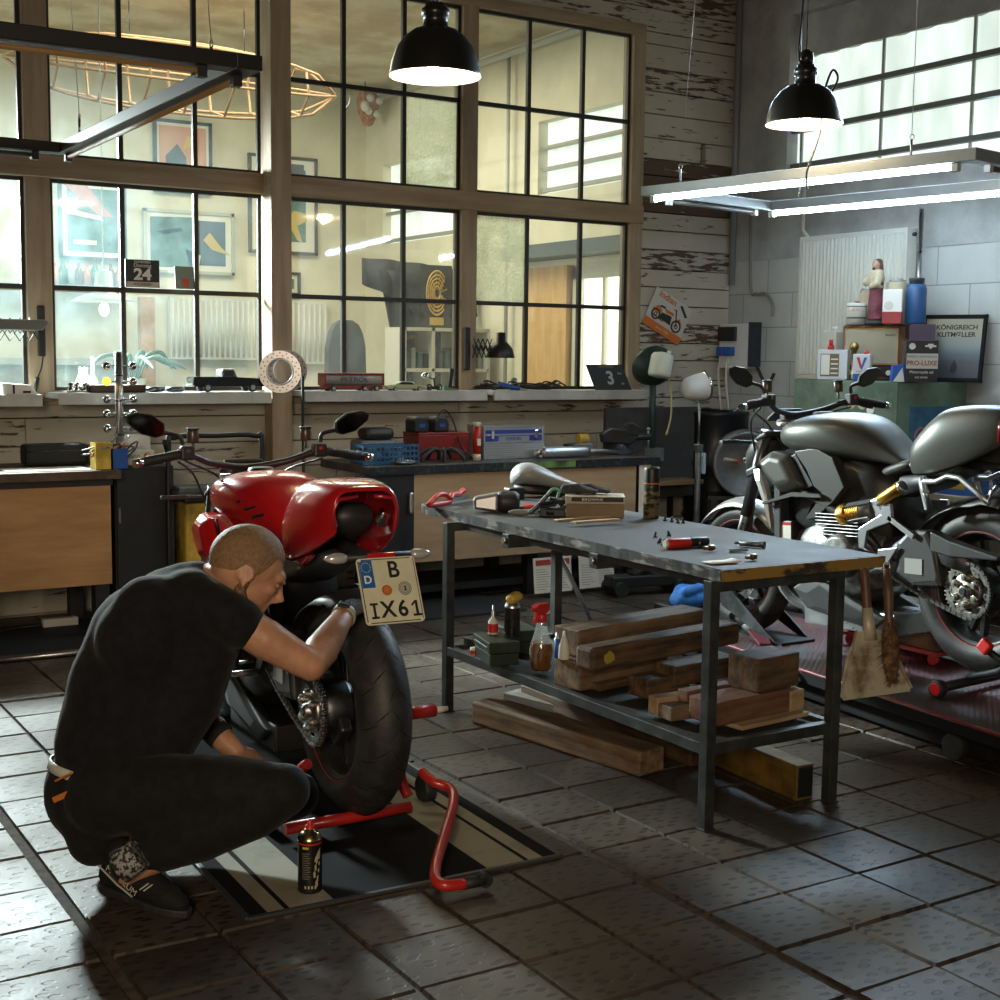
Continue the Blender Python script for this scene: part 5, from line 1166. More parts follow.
    for q in (0, .012): 
        g = G(); g.X = M0; g.bar((.155 + q, .044, .05), (.175 + q, .036, .07), .003, .003, 0, (0, 1, 0)); g.build('shoe_stripe', fm, sr)
    tx = text('lettering', 'M COLUM', .024, fm, sr); tx.matrix_basis = M0 @ TR(.098, .0488, .060) @ Matrix(((1, 0, 0), (0, 0, 1), (0, 1, 0))).to_4x4() @ R(0, 0, -24)
    shoe(D(72, 836, 3.66), D(138, 872, 3.62), Vector((.2, 0, 1)))
    # sock
    g = G(); A = D(128, 862, 3.40) + off; g.tube([A + _RT * -.02 + _UP * -.012, A + _RT * .03 + _UP * .02], [.045, .04], 16); g.build('sock', mat('patterned sock', (.3, .29, .27), .8, col2=(.02, .02, .02), scale=90, lo=.49, hi=.51), t)
    # watch on the right wrist, dark band on the left
    d = (wR - eR).normalized(); w0 = wR - d * .012 + off; Mw = d.to_track_quat('Z', 'Y').to_matrix()
    g = G(); g.lathe([(.032, -.011), (.0355, -.011), (.0355, .011), (.032, .011)], tuple(w0), Mw, 28); wb = g.build('wrist_watch', mat('watch strap', (.30, .28, .20), .5), t)
    nrm = (-_FW + _UP * .8); nrm = (nrm - d * nrm.dot(d)).normalized()
    g = G(); g.X = TR(*(w0 + nrm * .037)) @ Matrix((d.cross(nrm), d, nrm)).transposed().to_4x4(); g.box((0, 0, 0), (.034, .03, .009)); g.build('watch_case', BLACK, wb, bevel=.004)
    g = G(); g.X = TR(*(w0 + nrm * .0418)) @ Matrix((d.cross(nrm), d, nrm)).transposed().to_4x4(); g.bb(-.012, .012, -.005, .005, 0, .0006); g.build('watch_display', mat('watch display', (.12, .2, .2), .3), wb)
    d = (wL - eL).normalized(); w0 = eL + (wL - eL) * .62 + off; Mw = d.to_track_quat('Z', 'Y').to_matrix()
    g = G(); g.lathe([(.036, -.022), (.041, -.02), (.040, .02), (.034, .022)], tuple(w0), Mw, 24); g.build('wrist_band', mat('black bandage', (.014, .014, .014), .8, bump=.4, bscale=120), t)
person()
# ------------------------------------------------------------------ benches along the glazed wall
PLY = mat('plywood front', (.36, .19, .07), .6, col2=(.50, .29, .12), scale=2.6, stretch=(.8, 1, 5), lo=.38, hi=.66)
PLYP = mat('pale plywood front', (.36, .25, .15), .6, col2=(.47, .34, .21), scale=2.6, stretch=(.8, 1, 5), lo=.38, hi=.66)
NAVY = mat('dark painted board', (.014, .015, .018), .55, var=.2)
BT = mat('worn dark bench top', (.05, .042, .035), .45, col2=(.13, .115, .10), scale=5, lo=.4, hi=.7)
BY = 6.7
def benches():
    t = thing('wall_bench', 'wall bench with warm plywood front under the left window', 'workbench', (1.1, BY, 0)); g = G()
    g.bb(-1.6, .84, -.02, .62, .795, .84); g.build('bench_top', mat('dark brown bench top', (.06, .035, .02), .5, col2=(.13, .08, .05), scale=5), t, bevel=.004)
    g = G(); g.bb(-1.6, .80, -.005, .02, .765, .795); g.build('top_rail', NAVY, t)
    g = G(); g.bb(-1.6, .79, 0, .02, .27, .765); g.build('front_panel', PLY, t, bevel=.002)
    for x, y in ((.10, .05), (.72, .05), (.10, .55), (.72, .55), (-.9, .05)):
        g = G(); g.bb(x, x + .07, y, y + .07, 0, .795); g.build('leg', NAVY, t)
    t = thing('cabinet', 'black cupboard standing at the right end of the left wall bench', 'cabinet', (2.1, BY + .18, 0)); g = G()
    g.bb(-.14, .17, 0, .48, 0.02, .838); g.build('cabinet_body', NAVY, t, bevel=.003)
    g = G(); g.bb(-.13, .16, -.012, 0, .03, .815); d = g.build('cabinet_door', NAVY, t, bevel=.002); g = G(); g.bb(-.125, -.115, -.022, -.012, .55, .63); g.build('door_handle', STEEL, d)
    # right bench
    t = thing('wall_bench', 'long wall bench with pale plywood front and dark top under the middle and right windows', 'workbench', (3.3, BY, 0)); g = G()
    g.bb(.0, 2.03, -.015, .62, .765, .81); g.build('bench_top', BT, t, bevel=.004)
    g = G(); g.bb(.0, 2.03, -.025, -.0145, .762, .808); g.bb(.87, 1.38, -.0262, -.0248, .768, .806, 1); g.build('front_edge', [mat('chipped blue black edge', (.012, .014, .02), .5, col2=(.05, .055, .065), scale=30, lo=.55, hi=.6), mat('green paint smear', (.03, .035, .03), .5, col2=(.15, .30, .06), scale=7, lo=.45, hi=.65)], t)
    g = G(); g.bb(.29, 1.86, 0, .02, .255, .755); g.build('front_panel', PLYP, t, bevel=.002)
    g = G(); g.bb(-.06, .29, -.01, .03, .0, .762); p = g.build('side_board', NAVY, t, bevel=.003); g = G(); g.box((.265, -.02, .60), (.03, .02, .12)); g.build('door_handle', ALU, p, bevel=.01)
    for x, y in ((.3, .5), (1.1, .5), (1.85, .5), (1.1, .06), (1.85, .06)):
        g = G(); g.bb(x, x + .07, y, y + .07, 0, .765); g.build('leg', NAVY, t)
    g = G(); g.bb(.3, 1.9, .1, .58, .06, .1); g.build('lower_shelf', NAVY, t)
    # paper sheets stuck under the bench
    for i, (x0, x1, z0, z1, y, lb) in enumerate(((4.35, 4.62, .03, .24, 6.60, 'white printed safety sheet with red headings under the long wall bench'), (4.69, 4.95, .03, .24, 6.62, 'white printed sheet standing beside the safety sheet under the long wall bench'))):
        t = thing('notice_sheet', lb, 'notice', ((x0 + x1) / 2, y, z0), (-6, 0, 0)); w = (x1 - x0); h = z1 - z0
        g = G(); g.bb(-w / 2, w / 2, 0, .006, 0, h); g.build('sheet', PAPER, t)
        g = G()
        for k in range(2):
            xx = -w / 2 + .015 + k * w / 2
            if i == 0: g.bb(xx, xx + w * .4, -.001, 0, h * .78, h * .94, 0)
            for r_ in range(9): g.bb(xx, xx + w * (.25 + .13 * ((r_ * 7 + k * 3) % 4) / 3), -.001, 0, h * (.1 + .07 * r_), h * (.1 + .07 * r_) + .004, 1)
        g.build('print', [mat('notice red', (.4, .05, .04), .6), mat('notice grey', (.35, .33, .3), .7)], t)
    g = G(); g.prism([(5.175, .32), (5.262, .32), (5.262, .765), (5.175, .765)], 6.688, 6.692, 'y'); tag(g.build('paper_sheet', PAPER), 'white printed list hanging at the right end of the long wall bench', 'paper')
    # dim clutter on the floor between bench and lift
    q = (5.0, 6.35); t = thing('floor_jack', 'dark trolley jack with wheels under the right end of the long wall bench', 'jack', (5.05, 6.45, 0), (0, 0, -10)); g = G()
    g.bb(-.25, .25, -.06, .06, .05, .12); g.build('jack_frame', NAVY, t, bevel=.01)
    g = G(); g.bar((-.1, 0, .12), (.2, 0, .24), .09, .03); g.build('lifting_arm', DSTEEL, t, bevel=.006)
    for x in (-.2, .2):
        for y in (-.08, .08): g = G(); g.cyl((x, y - .02, .045), (x, y + .02, .045), .045, n=16); g.build('wheel', DPLAST, t)
    # pipe and black mat on the floor at left
    P, Q = atz(-40, 664, .015), atz(200, 640, .015); g = G(); g.cyl(P, Q, .015, n=12); tag(g.build('steel_pipe', STEEL), 'grey steel pipe lying on the floor before the left wall bench', 'pipe')
    g = G(); g.bb(.4, 2.3, 6.5, 7.2, 0, .006); tag(g.build('rubber_mat', mat('black ribbed mat', (.012, .013, .015), .7, bump=.3, bscale=60)), 'dull black rubber mat on the floor under the left wall bench', 'mat')
    g = G(); g.prism([(2.9, 6.35), (4.1, 6.3), (4.15, 7.1), (2.95, 7.1)], .0, .012, 'z'); tag(g.build('rubber_mat', mat('black ribbed mat', (.012, .013, .015), .7)), 'black rubber mat on the floor under the long wall bench', 'mat')
    q = atz(60, 627, 0); t = thing('power_strip', 'white power strip lying on the floor under the left wall bench', 'power strip', (q.x, q.y, 0)); g = G(); g.bb(-.09, .09, -.025, .025, .007, .05); g.build('strip_body', OFFW, t, bevel=.006); g = G(); g.tube(spline([(-.09, 0, .02), (-.2, .03, .01), (-.3, -.02, .012), (-.45, .05, .01)], 5), .006, 8); g.build('power_cord', BLACK, t)
benches()
def bench_left_things():
    z = .841
    P = aty(55, 460, 7.15); t = thing('radio_case', 'long black zipped case on the left wall bench', 'case', (P.x, 7.1, z)); g = G(); g.bb(-.17, .15, -.06, .08, 0, .11); g.build('case_body', mat('black nylon', (.012, .013, .015), .7, bump=.2, bscale=80), t, bevel=.02); g = G(); g.tube([(-.17, -.061, .075), (.15, -.061, .075)], .003, 6); g.build('zip', DSTEEL, t)
    P = atz(38, 466, z); g = G(); g.bb(-.22, .18, -.12, .10, 0, .003); o = g.build('paper_sheet', PAPER); o.location = (P.x, BY + .15, z); tag(o, 'white sheet of paper lying on the left wall bench', 'paper')
    # tool tray: yellow and blue boxes holding pliers
    for px, w, c, lb in ((82, .085, YEL, 'open yellow tin filled with pliers at the end of the left wall bench'), (98, .085, BLUE, 'open blue tin filled with tools beside the yellow tin')):
        P = atz(px, 463, z); t = thing('tool_tin', lb, 'tin', (P.x, BY + .1, z)); g = G(); h = .13 if c is YEL else .10
        for q in ((-w / 2, w / 2, -.05, -.046), (-w / 2, w / 2, .046, .05), (-w / 2, -w / 2 + .004, -.046, .046), (w / 2 - .004, w / 2, -.046, .046)): g.bb(*q, .003, h)
        g.bb(-w / 2, w / 2, -.05, .05, 0, .003); g.build('tin_box', c, t)
    rnd = random.Random(2)
    for k in range(7):
        P = atz(78 + 6 * k % 40, 463, z); t = thing('pliers', 'steel pliers sticking out of the open tins on the left wall bench', 'pliers', (P.x - .03 + .004 * k, BY + .09 + .01 * (k % 3), z + .09), (rnd.uniform(-20, 20), rnd.uniform(25, 80), rnd.uniform(-30, 30)), 'pliers in the tins')
        for s in (-1, 1): g = G(); g.tube(spline([(0, 0, .06), (s * .014, 0, .02), (s * .010, 0, -.06)], 4), .005, 6); g.build('handle', [DSTEEL, ORANGE, DSTEEL][k % 3], t)
        g = G(); g.bar((0, 0, .055), (0, 0, .10), .012, .008); g.build('jaw', STEEL, t)
    # indicator display stand: chrome post with small lamps on arms
    P = atz(120, 460, z); X = aty(120, 450, 7.0); t = thing('display_stand', 'chrome display post carrying small motorcycle indicators with one lit amber', 'display stand', (X.x, 7.0, z))
    g = G(); g.cyl((0, 0, 0), (0, 0, .58), .02, n=20); g.build('post', STEEL, t)
    g = G(); g.bb(-.10, .16, -.07, .07, 0, .075); g.build('stand_base', OFFW, t, bevel=.003)
    text('lettering', 'Kellermann', .036, mat('grey lettering', (.16, .16, .17), .6), t, (.0, -.0712, .047), (90, 0, 0)); g = G()
    for k, c in enumerate((0, 1, 2)): g.torus((.125, -.072, .045), .017, .0045, 'y', 10, 5, k, 120 * k, 120 * k + 118)
    g.build('logo_ring', [BLUE, RED, YEL], t)
    for k, (h, n) in enumerate(((.19, 4), (.265, 4), (.34, 4), (.43, 4), (.51, 4))):
        for s in (-1, 1):
            g = G(); g.cyl((s * .018, 0, h), (s * .05, -.012, h), .004, n=8); a = g.build('indicator_arm', STEEL, t)
            g = G(); lit = (k == 3 and s < 0); g.lathe([(0, -.022), (.014, -.018), (.022, 0), (.021, .008), (0, .012)], (s * .068, -.02, h), 'y', 18); g.build('indicator_lamp', mat('lit amber lamp', (.8, .4, .1), .4, emit=(1., .36, .03), estr=2.2) if lit else CHROME, a)
    for h in (.155, .33, .46): g = G(); g.torus((0, 0, h), .021, .004, 'z', 20, 6); g.build('clamp_ring', BLACK, t)
    P = aty(133, 445, 7.12); g = G(); g.bb(-.06, .10, .0, .05, .0, .15, 0); g.bb(-.07, .11, -.005, .055, .15, .158, 1); o = g.build('parts_box', [OFFW, GPLAST], None, bevel=.002); o.location = (P.x, 7.14, z); tag(o, 'pale parts box with grey lid behind the chrome display post', 'box')
    # yellow pressure unit on the floor between the benches
    X = aty(185, 520, 7.1); t = thing('compressor', 'yellow workshop unit with black hose between the two wall benches', 'machine', (X.x + .14, 7.1, 0))
    g = G(); g.bb(-.17, .13, -.1, .16, .08, .62); g.build('housing', YEL, t, bevel=.02); g = G(); g.bb(-.18, .14, -.12, .18, 0.02, .08); g.build('unit_base', BLACK, t, bevel=.01)
    g = G(); g.tube(spline([(.05, -.1, .6), (.0, -.16, .5), (.03, -.15, .35), (-.02, -.14, .2), (.05, -.12, .12)], 6), .012, 8); g.build('hose', BLACK, t)
    g = G(); g.bb(-.17, .13, -.1, .16, .62, .66); g.build('unit_lid', DPLAST, t, bevel=.01)
    # cart with tubular black frame behind the red motorcycle
    A, B = aty(168, 433, 6.85), aty(262, 433, 6.85); t = thing('tool_cart', 'black tubular trolley frame with grey tray behind the red motorcycle', 'trolley', ((A.x + B.x) / 2, 6.85, 0)); w = (B.x - A.x) / 2
    g = G(); g.tube(spline([(-w, 0, .03), (-w, 0, .9), (-w + .04, 0, .985), (0, 0, .99), (w - .04, 0, .985), (w, 0, .9), (w, 0, .03)], 6), .014, 10); g.build('frame_tube', BLACK, t)
    g = G(); g.tube([(-w, .0, .9), (-w - .05, -.1, .97)], .014, 8); g.tube([(-w, 0, .72), (w, 0, .72)], .01, 8); g.build('cross_tube', NAVY, t)
    g = G(); g.bb(-w + .03, w - .03, -.08, .1, .70, .73); g.build('tray', GREYM, t, bevel=.005)
bench_left_things()
def bench_right_things():
    z = .812
    def px(p, y, zz=z): P = aty(p, 440, y); return (P.x, y, zz)
    # grey helmet-like machine behind the mirror
    t = thing('grey_case', 'grey plastic machine case behind the blue basket', 'case', px(375, 7.1)); g = G(); g.bb(-.13, .10, -.08, .08, 0, .12); g.build('case_body', GPLAST, t, bevel=.02); g = G(); g.bb(-.09, .1, -.07, .07, .12, .19); g.build('case_lid', DPLAST, t, bevel=.03)
    # red tool box with angle grinder case on it
    t = thing('tool_box', 'flat red metal toolbox on the long wall bench', 'toolbox', px(436, 7.08)); g = G(); g.bb(-.17, .17, -.1, .1, 0, .145); g.build('box_body', mat('dark red enamel', (.2, .016, .014), .4), t, bevel=.004); g = G(); g.bb(-.172, .172, -.102, .102, .145, .16); g.build('box_lid', mat('dark red enamel', (.2, .016, .014), .4), t, bevel=.004)
    for p, lb in ((417, 'black rounded charger standing left on the red toolbox'), (437, 'black rounded charger standing right on the red toolbox')):
        t = thing('charger', lb, 'charger', px(p, 7.06, z + .161), (0, 0, 10)); g = G(); g.prism([(-.055, 0), (.055, 0), (.055, .05), (.03, .09), (-.03, .095), (-.055, .07)], -.05, .05, 'y'); g.build('charger_body', DPLAST, t, bevel=.012); g = G(); g.bb(-.02, .02, -.0515, -.05, .03, .05); g.build('charger_plate', BLUE, t)
    g = G(); a = Vector(px(437, 7.06, z + .25)); g.tube(spline([tuple(a), tuple(a + Vector((.05, 0, .04))), tuple(a + Vector((.1, -.02, -.03))), tuple(a + Vector((.10, -.12, -.18))), tuple(a + Vector((.16, -.16, -.24)))], 6), .005, 8); tag(g.build('charger_cable', BLACK), 'black power cord looping down from the chargers on the red toolbox', 'cord')
    # blue wire basket
    P, Q = px(357, 6.86), px(412, 6.86); t = thing('wire_basket', 'blue plastic basket full of small parts on the long wall bench', 'basket', ((P[0] + Q[0]) / 2, 6.86, z)); w = (Q[0] - P[0]) / 2; bm = mat('blue basket plastic', (.02, .10, .22), .45)
    g = G()
    for zz in (.004, .035, .066, .097):
        for q in ((-w, w, -.08, -.075), (-w, w, .075, .08)): g.bb(*q, zz, zz + .011)
        for q in ((-w, -w + .005, -.08, .08), (w - .005, w, -.08, .08)): g.bb(*q, zz, zz + .011)
    for k in range(14): x = -w + 2 * w * k / 13; g.bb(x - .004, x + .004, -.081, -.077, 0, .108)
    g.bb(-w, w, -.08, .08, 0, .004); g.build('basket_frame', bm, t)
    rnd = random.Random(6)
    for k in range(9):
        t2 = thing('small_part', 'small dark machine part lying in the blue basket', 'part', ((P[0] + Q[0]) / 2 + rnd.uniform(-w + .03, w - .03), 6.86 + rnd.uniform(-.05, .05), z + .005 + .03 * (k % 3)), (0, 0, rnd.uniform(0, 360)), 'parts in the blue basket'); g = G(); g.cyl((-.02, 0, .012), (.02, 0, .012), .012, n=10); g.box((0, 0, .014), (.012, .05, .02)); g.build('part_body', [STEEL, GPLAST, DSTEEL][k % 3], t2)
    # black spider of a wheel puller
    t = thing('puller_tool', 'black many-armed puller tool lying on the long wall bench before the red toolbox', 'tool', px(442, 6.83)); g = G(); g.cyl((0, 0, .01), (0, 0, .07), .03, n=14); g.build('hub', BLACK, t, bevel=.004)
    for k in range(7):
        a = k * .9; g = G(); g.tube(spline([(0, 0, .05), (.07 * math.cos(a), .05 * math.sin(a), .075), (.15 * math.cos(a), .09 * math.sin(a), .035), (.17 * math.cos(a), .10 * math.sin(a), .008)], 5), .010, 8); g.build('arm', NAVY, t)
    o = thing('steel_dish', 'shallow shiny steel dish at the edge of the long wall bench', 'dish', px(404, 6.77)); g = G(); g.lathe([(0, 0), (.05, 0), (.075, .014), (.078, .014), (.05, -.003)], n=28); g.build('dish', ALU, o); o.location.z += .004
    # sealant cartridge
    t = thing('sealant_tube', 'red and white cartridge standing left of the blue and silver case', 'cartridge', px(477, 6.83)); g = G(); g.cyl((0, 0, .04), (0, 0, .20), .024, n=20); g.build('tube_body', RED, t); g = G(); g.cyl((0, 0, 0), (0, 0, .04), .0242, n=20); g.cyl((0, 0, .20), (0, 0, .225), .0242, n=20); g.build('tube_ends', OFFW, t); g = G(); g.bb(-.012, .012, -.0252, -.0236, .09, .13); g.build('tube_label', PAPER, t)
    # blue and silver hard case
    P, Q = px(484, 6.9), px(543, 6.9); w = (Q[0] - P[0]) / 2; t = thing('hard_case', 'blue and silver aluminium tool case with two latches', 'case', ((P[0] + Q[0]) / 2, 6.9, z)); sil = mat('ribbed silver sheet', (.45, .47, .49), .38, .6); blu = mat('royal blue sheet', (.03, .06, .34), .4)
    g = G(); g.bb(-w, w, 0, .2, 0, .195, 0); g.build('case_body', sil, t, bevel=.003)
    g = G(); g.bb(-w + .01, w - .01, -.003, 0, .150, .172); g.bb(-w + .01, -w + .10, -.003, 0, .105, .135); g.bb(w - .10, w - .01, -.003, 0, .105, .135); g.bb(-w + .01, w - .01, -.003, 0, .135, .139); g.build('case_panel', blu, t)
    g = G()
    for zz in (0, .094, .19): g.bb(-w - .002, w + .002, -.005, .2, zz, zz + .008)
    for x in (-w, w): g.bb(x - .005, x + .005, -.006, .0, 0, .195)
    for k in range(6): g.bb(-w + .01, w - .01, -.003, 0, .014 + .013 * k, .018 + .013 * k)
    g.build('case_edge', ALU, t)
    text('lettering', 'DREMEL', .026, mat('blue lettering', (.05, .09, .4), .5), t, (0, -.0045, .119), (90, 0, 0), sx=1.25)
    for s in (-1, 1): g = G(); g.bb(s * (w - .055) - .012, s * (w - .055) + .012, -.014, -.001, .118, .17); l = g.build('latch', CHROME, t, bevel=.004)
    # silver muffler
    P, Q = Vector(px(541, 6.82, z + .035)), Vector(px(588, 6.82, z + .035)); t = thing('exhaust_muffler', 'round silver exhaust muffler lying on the long wall bench', 'muffler', tuple(P)); d = Q - P; g = G(); g.tube([(0, 0, 0), d * .06, d * .94, d], [.028, .034, .034, .03], 22); g.build('muffler_body', ALU, t); g = G(); g.tube([d, d * 1.3, d * 1.65 + Vector((0, 0, -.012))], .013, 12); g.tube([d * -.12, (0, 0, 0)], .016, 12); g.build('exhaust_pipe', STEEL, t)
    # drill
    t = thing('cordless_drill', 'grey cordless tool with a yellow and black motor end behind the silver muffler', 'drill', px(583, 7.0)); g = G(); g.bb(-.1, .06, -.04, .04, 0, .075); g.build('tool_body', GPLAST, t, bevel=.012); g = G(); g.cyl((-.04, 0, .10), (.03, 0, .10), .033, n=18); g.build('motor_end', YEL, t, bevel=.006); g = G(); g.bb(-.13, -.08, -.035, .035, .0, .07); g.build('battery', DPLAST, t, bevel=.006)
    # bench vice
    X = px(620, 6.95); t = thing('bench_vice', 'big black bench vice bolted at the right end of the long wall bench', 'vice', X, (0, 0, -25)); vm = mat('black cast iron', (.03, .032, .036), .42, .5, var=.3)
    g = G(); g.lathe([(0, 0), (.085, 0), (.085, .02), (.05, .04), (.045, .07), (0, .07)]); g.build('vice_base', mat('blue grey iron', (.05, .06, .08), .5, .4), t, bevel=.003)
    g = G(); g.prism([(-.12, .07), (.06, .06), (.10, .09), (.10, .16), (.06, .19), (.02, .19), (.02, .165), (-.06, .17), (-.13, .13)], -.05, .05, 'y'); g.build('vice_body', vm, t, bevel=.012)
    g = G(); g.prism([(.035, .12), (.035, .2), (.075, .2), (.12, .17), (.12, .12)], -.055, .055, 'y'); g.cyl((.1, 0, .11), (.2, 0, .11), .022, n=14); q = g.build('moving_jaw', vm, t, bevel=.008); g = G(); g.cyl((.185, -.0, .16), (.185, 0, .0), .007, n=8); g.ell((.185, 0, .16), (.012, .012, .012)); g.build('vice_handle', STEEL, q)
    P = aty(303, 440, 7.12); g = G(); g.cyl((P.x - .02, 7.05, .002), (P.x + .015, 7.16, 1.30), .009, n=10); tag(g.build('steel_rod', BLACK), 'thin black rod standing on the floor behind the red motorcycle near the big post', 'rod')
bench_right_things()
def sill_things():
    z = 1.206
    def px(p, y=7.36, py=390): P = aty(p, py, y); return P.x
    gp = None
    # bare pedal parts
    for k, (p, lb) in enumerate(((70, 'shiny chrome fitting at the left end of the left sill'), (76, 'shiny chrome fitting, second from the left on the left sill'), (84, 'shiny chrome fitting with a ball, next to the brown tray on the left sill'))):
        t = thing('chrome_fitting', lb, 'fitting', (px(p), 7.33, z)); g = G(); g.lathe([(0, 0), (.022, 0), (.024, .015), (.012, .03), (.02, .045), (0, .055)]); g.build('fitting_body', CHROME, t)
    t = thing('wooden_tray', 'dark brown tray with white lining on the left sill behind the lit lamp', 'tray', (px(112), 7.36, z)); g = G()
    for q in ((-.14, .16, -.08, -.072), (-.14, .16, .072, .08), (-.14, -.132, -.08, .08), (.152, .16, -.08, .08)): g.bb(*q, 0, .04)
    g.bb(-.14, .16, -.08, .08, 0, .006); g.build('tray_body', mat('dark stained wood', (.06, .025, .015), .5), t); g = G(); g.bb(-.13, .15, -.07, .07, .03, .038); g.build('tray_lining', PAPER, t)
    for p, r_, lb in ((155, .05, 'flat black ring lying on the left sill, left one'), (175, .052, 'thick dark ring standing out on the left sill, right one')):
        o = thing('bearing_ring', lb, 'ring', (px(p), 7.36, z)); g = G(); g.torus((0, 0, .016), r_ - .014, .016, 'z', 26, 8); g.build('ring', DSTEEL, o)
    # toy pickup
    def wheels(t, xs, w, r, m=RUBBER):
        for x in xs:
            for s in (-1, 1): g = G(); g.cyl((x, s * w - .009, r), (x, s * w + .009, r), r, n=18); h = g.build('wheel', m, t, bevel=.003); g = G(); g.cyl((x, s * (w + .0095), r), (x, s * (w + .011), r), r * .6, n=14); g.build('hub_cap', ALU, h)
    A, B = px(188), px(262); t = thing('toy_pickup', 'black toy pickup truck on the left window sill', 'toy', ((A + B) / 2, 7.34, z), (0, 0, 4)); w = (B - A) / 2; bk = mat('gloss black toy', (.01, .01, .011), .2, coat=.6)
    g = G(); g.prism([(-w, .03), (w * .96, .03), (w, .045), (w * .98, .075), (w * .2, .083), (w * .2, .085), (-w, .085)], -.05, .05, 'y', 0); g.build('body', bk, t, bevel=.006)
    g = G(); g.prism([(-w * .22, .083), (w * .22, .083), (w * .12, .125), (w * .08, .13), (-w * .18, .13), (-w * .22, .12)], -.045, .045, 'y'); c = g.build('cab', mat('toy cab silver', (.25, .25, .26), .2, .5), t, bevel=.008)
    g = G(); g.bb(-w * .17, w * .1, -.0465, -.0445, .09, .118); g.build('cab_window', BLACK, c); wheels(t, (-w * .62, w * .62), .045, .024)
    g = G(); g.bb(-w - .006, -w + .002, -.045, .045, .035, .05); g.bb(w - .004, w + .006, -.045, .045, .035, .05); g.build('bumper', CHROME, t, bevel=.002)
    # brake discs leaning on the big post
    for k, (p, y, lb) in enumerate(((280, 7.24, 'drilled brake disc leaning in front at the big window post'), (286, 7.285, 'drilled brake disc leaning behind the front one at the big window post'))):
        t = thing('brake_disc', lb, 'brake disc', (aty(p, 375, y).x, y, z + .115 + .004 * k), (0, 0, 62 + 12 * k), 'loose brake discs'); disc_part(t, 'disc_ring', (0, 0, 0), .12, .078, .006, mat('bright disc steel', (.35, .35, .36), .3, 1.), 36); g = G(); g.torus((0, 0, 0), .073, .005, 'x', 30, 6); g.build('disc_carrier', ALU, t)
    # toy tanker PETROL
    A, B = px(320), px(379); t = thing('toy_tanker', 'old toy tanker lettered PETROL on the middle sill', 'toy', ((A + B) / 2, 7.34, z)); w = (B - A) / 2
    g = G(); g.loft([[(x, a, b) for a, _, b in sec(0, .045, .035, .105, 16, 3)] for x in (-w, -w + .01, w - .01, w)]); g.build('tank', mat('worn toy silver', (.28, .27, .25), .5, .3, var=.2), t, bevel=.004)
    g = G(); g.bb(-w - .003, w + .003, -.046, .046, .098, .108); g.bb(-w - .004, -w + .012, -.046, .046, .035, .105); g.bb(w - .012, w + .004, -.046, .046, .035, .105); g.build('tank_trim', mat('toy red', (.25, .03, .02), .45), t, bevel=.003)
    g = G(); g.bb(-w, w, -.03, .03, .016, .034); g.build('chassis', mat('toy red', (.25, .03, .02), .45), t); wheels(t, (-w * .7, w * .35, w * .75), .04, .018)
    text('lettering', 'PETROL', .036, mat('navy lettering', (.03, .05, .1), .5), t, (0, -.0465, .069), (90, 0, 0), sx=1.45)
    # toy car
    A, B = px(383), px(423); t = thing('toy_car', 'small pale green toy car on the middle sill', 'toy', ((A + B) / 2, 7.34, z)); w = (B - A) / 2
    g = G(); g.prism([(-w, .014), (w, .014), (w, .03), (w * .55, .038), (w * .25, .058), (-w * .3, .06), (-w * .6, .04), (-w, .036)], -.035, .035, 'y'); g.build('body', mat('pale green toy', (.42, .45, .28), .35), t, bevel=.005); wheels(t, (-w * .6, w * .6), .032, .014)
    g = G(); g.prism([(w * .36, .04), (w * .2, .055), (-w * .26, .056), (-w * .45, .042)], -.0365, .0365, 'y'); g.build('car_window', BLACK, t)
    # small desk clamp lamp with chrome head
    t = thing('toy_motorcycle', 'small model motorcycle with chrome headlamp on the middle sill', 'toy', (px(432), 7.34, z)); g = G(); g.tube(spline([(-.04, 0, .09), (.0, 0, .075), (.05, 0, .11)], 5), .004, 6); g.tube([(0, 0, .075), (.012, 0, .02)], .006, 8); g.build('frame', BLACK, t); g = G(); g.ell((-.055, 0, .095), (.03, .022, .02)); g.build('headlamp', CHROME, t)
    for x in (-.03, .04): g = G(); g.torus((x, 0, .022), .018, .005, 'y', 18, 6); g.build('wheel', RUBBER, t)
    t = thing('phone_stand', 'thin black slab standing upright on a green block at the end of the middle sill', 'stand', (px(449), 7.36, z), (0, 8, 0)); g = G(); g.bb(-.012, .014, -.006, .006, .02, .14); g.build('slab', BLACK, t, bevel=.003); g = G(); g.bb(-.05, .05, -.03, .03, 0, .02); g.build('stand_base', mat('green block', (.1, .2, .1), .6), t)
    # cable clutter with blue tool on the right sill
    rnd = random.Random(12)
    for k in range(6):
        c = px(492 + 13 * k); g = G(); pts = [(c + rnd.uniform(-.12, .12), 7.36 + rnd.uniform(-.07, .09), z + .006 + rnd.random() * .03 + (.03 if j % 3 == 1 else 0)) for j in range(8)]
        g.tube(spline(pts, 6), .0055, 7); tag(g.build('cable', BLACK), 'black cable lying in the tangle on the right window sill', 'cable', 'tangled cables on the right sill')
    t = thing('soldering_iron', 'blue handled tool among the cables on the right window sill', 'tool', (px(506), 7.30, z), (0, 0, -8)); g = G(); g.tube([(-.09, 0, .05), (-.03, 0, .03), (.06, 0, .014)], [.012, .016, .013], 10); g.build('handle', BLUE, t); g = G(); g.tube([(.06, 0, .014), (.11, 0, .008)], .005, 8); g.build('tip', STEEL, t)
    g = G(); g.lathe([(0, 0), (.026, 0), (.028, .03), (.018, .055), (.02, .075), (0, .085)]); o = g.build('glass_jar', mat('greenish glass', (.3, .4, .36), .2, trans=.4)); o.location = (px(519), 7.42, z); tag(o, 'small greenish glass jar standing on the right window sill', 'jar')
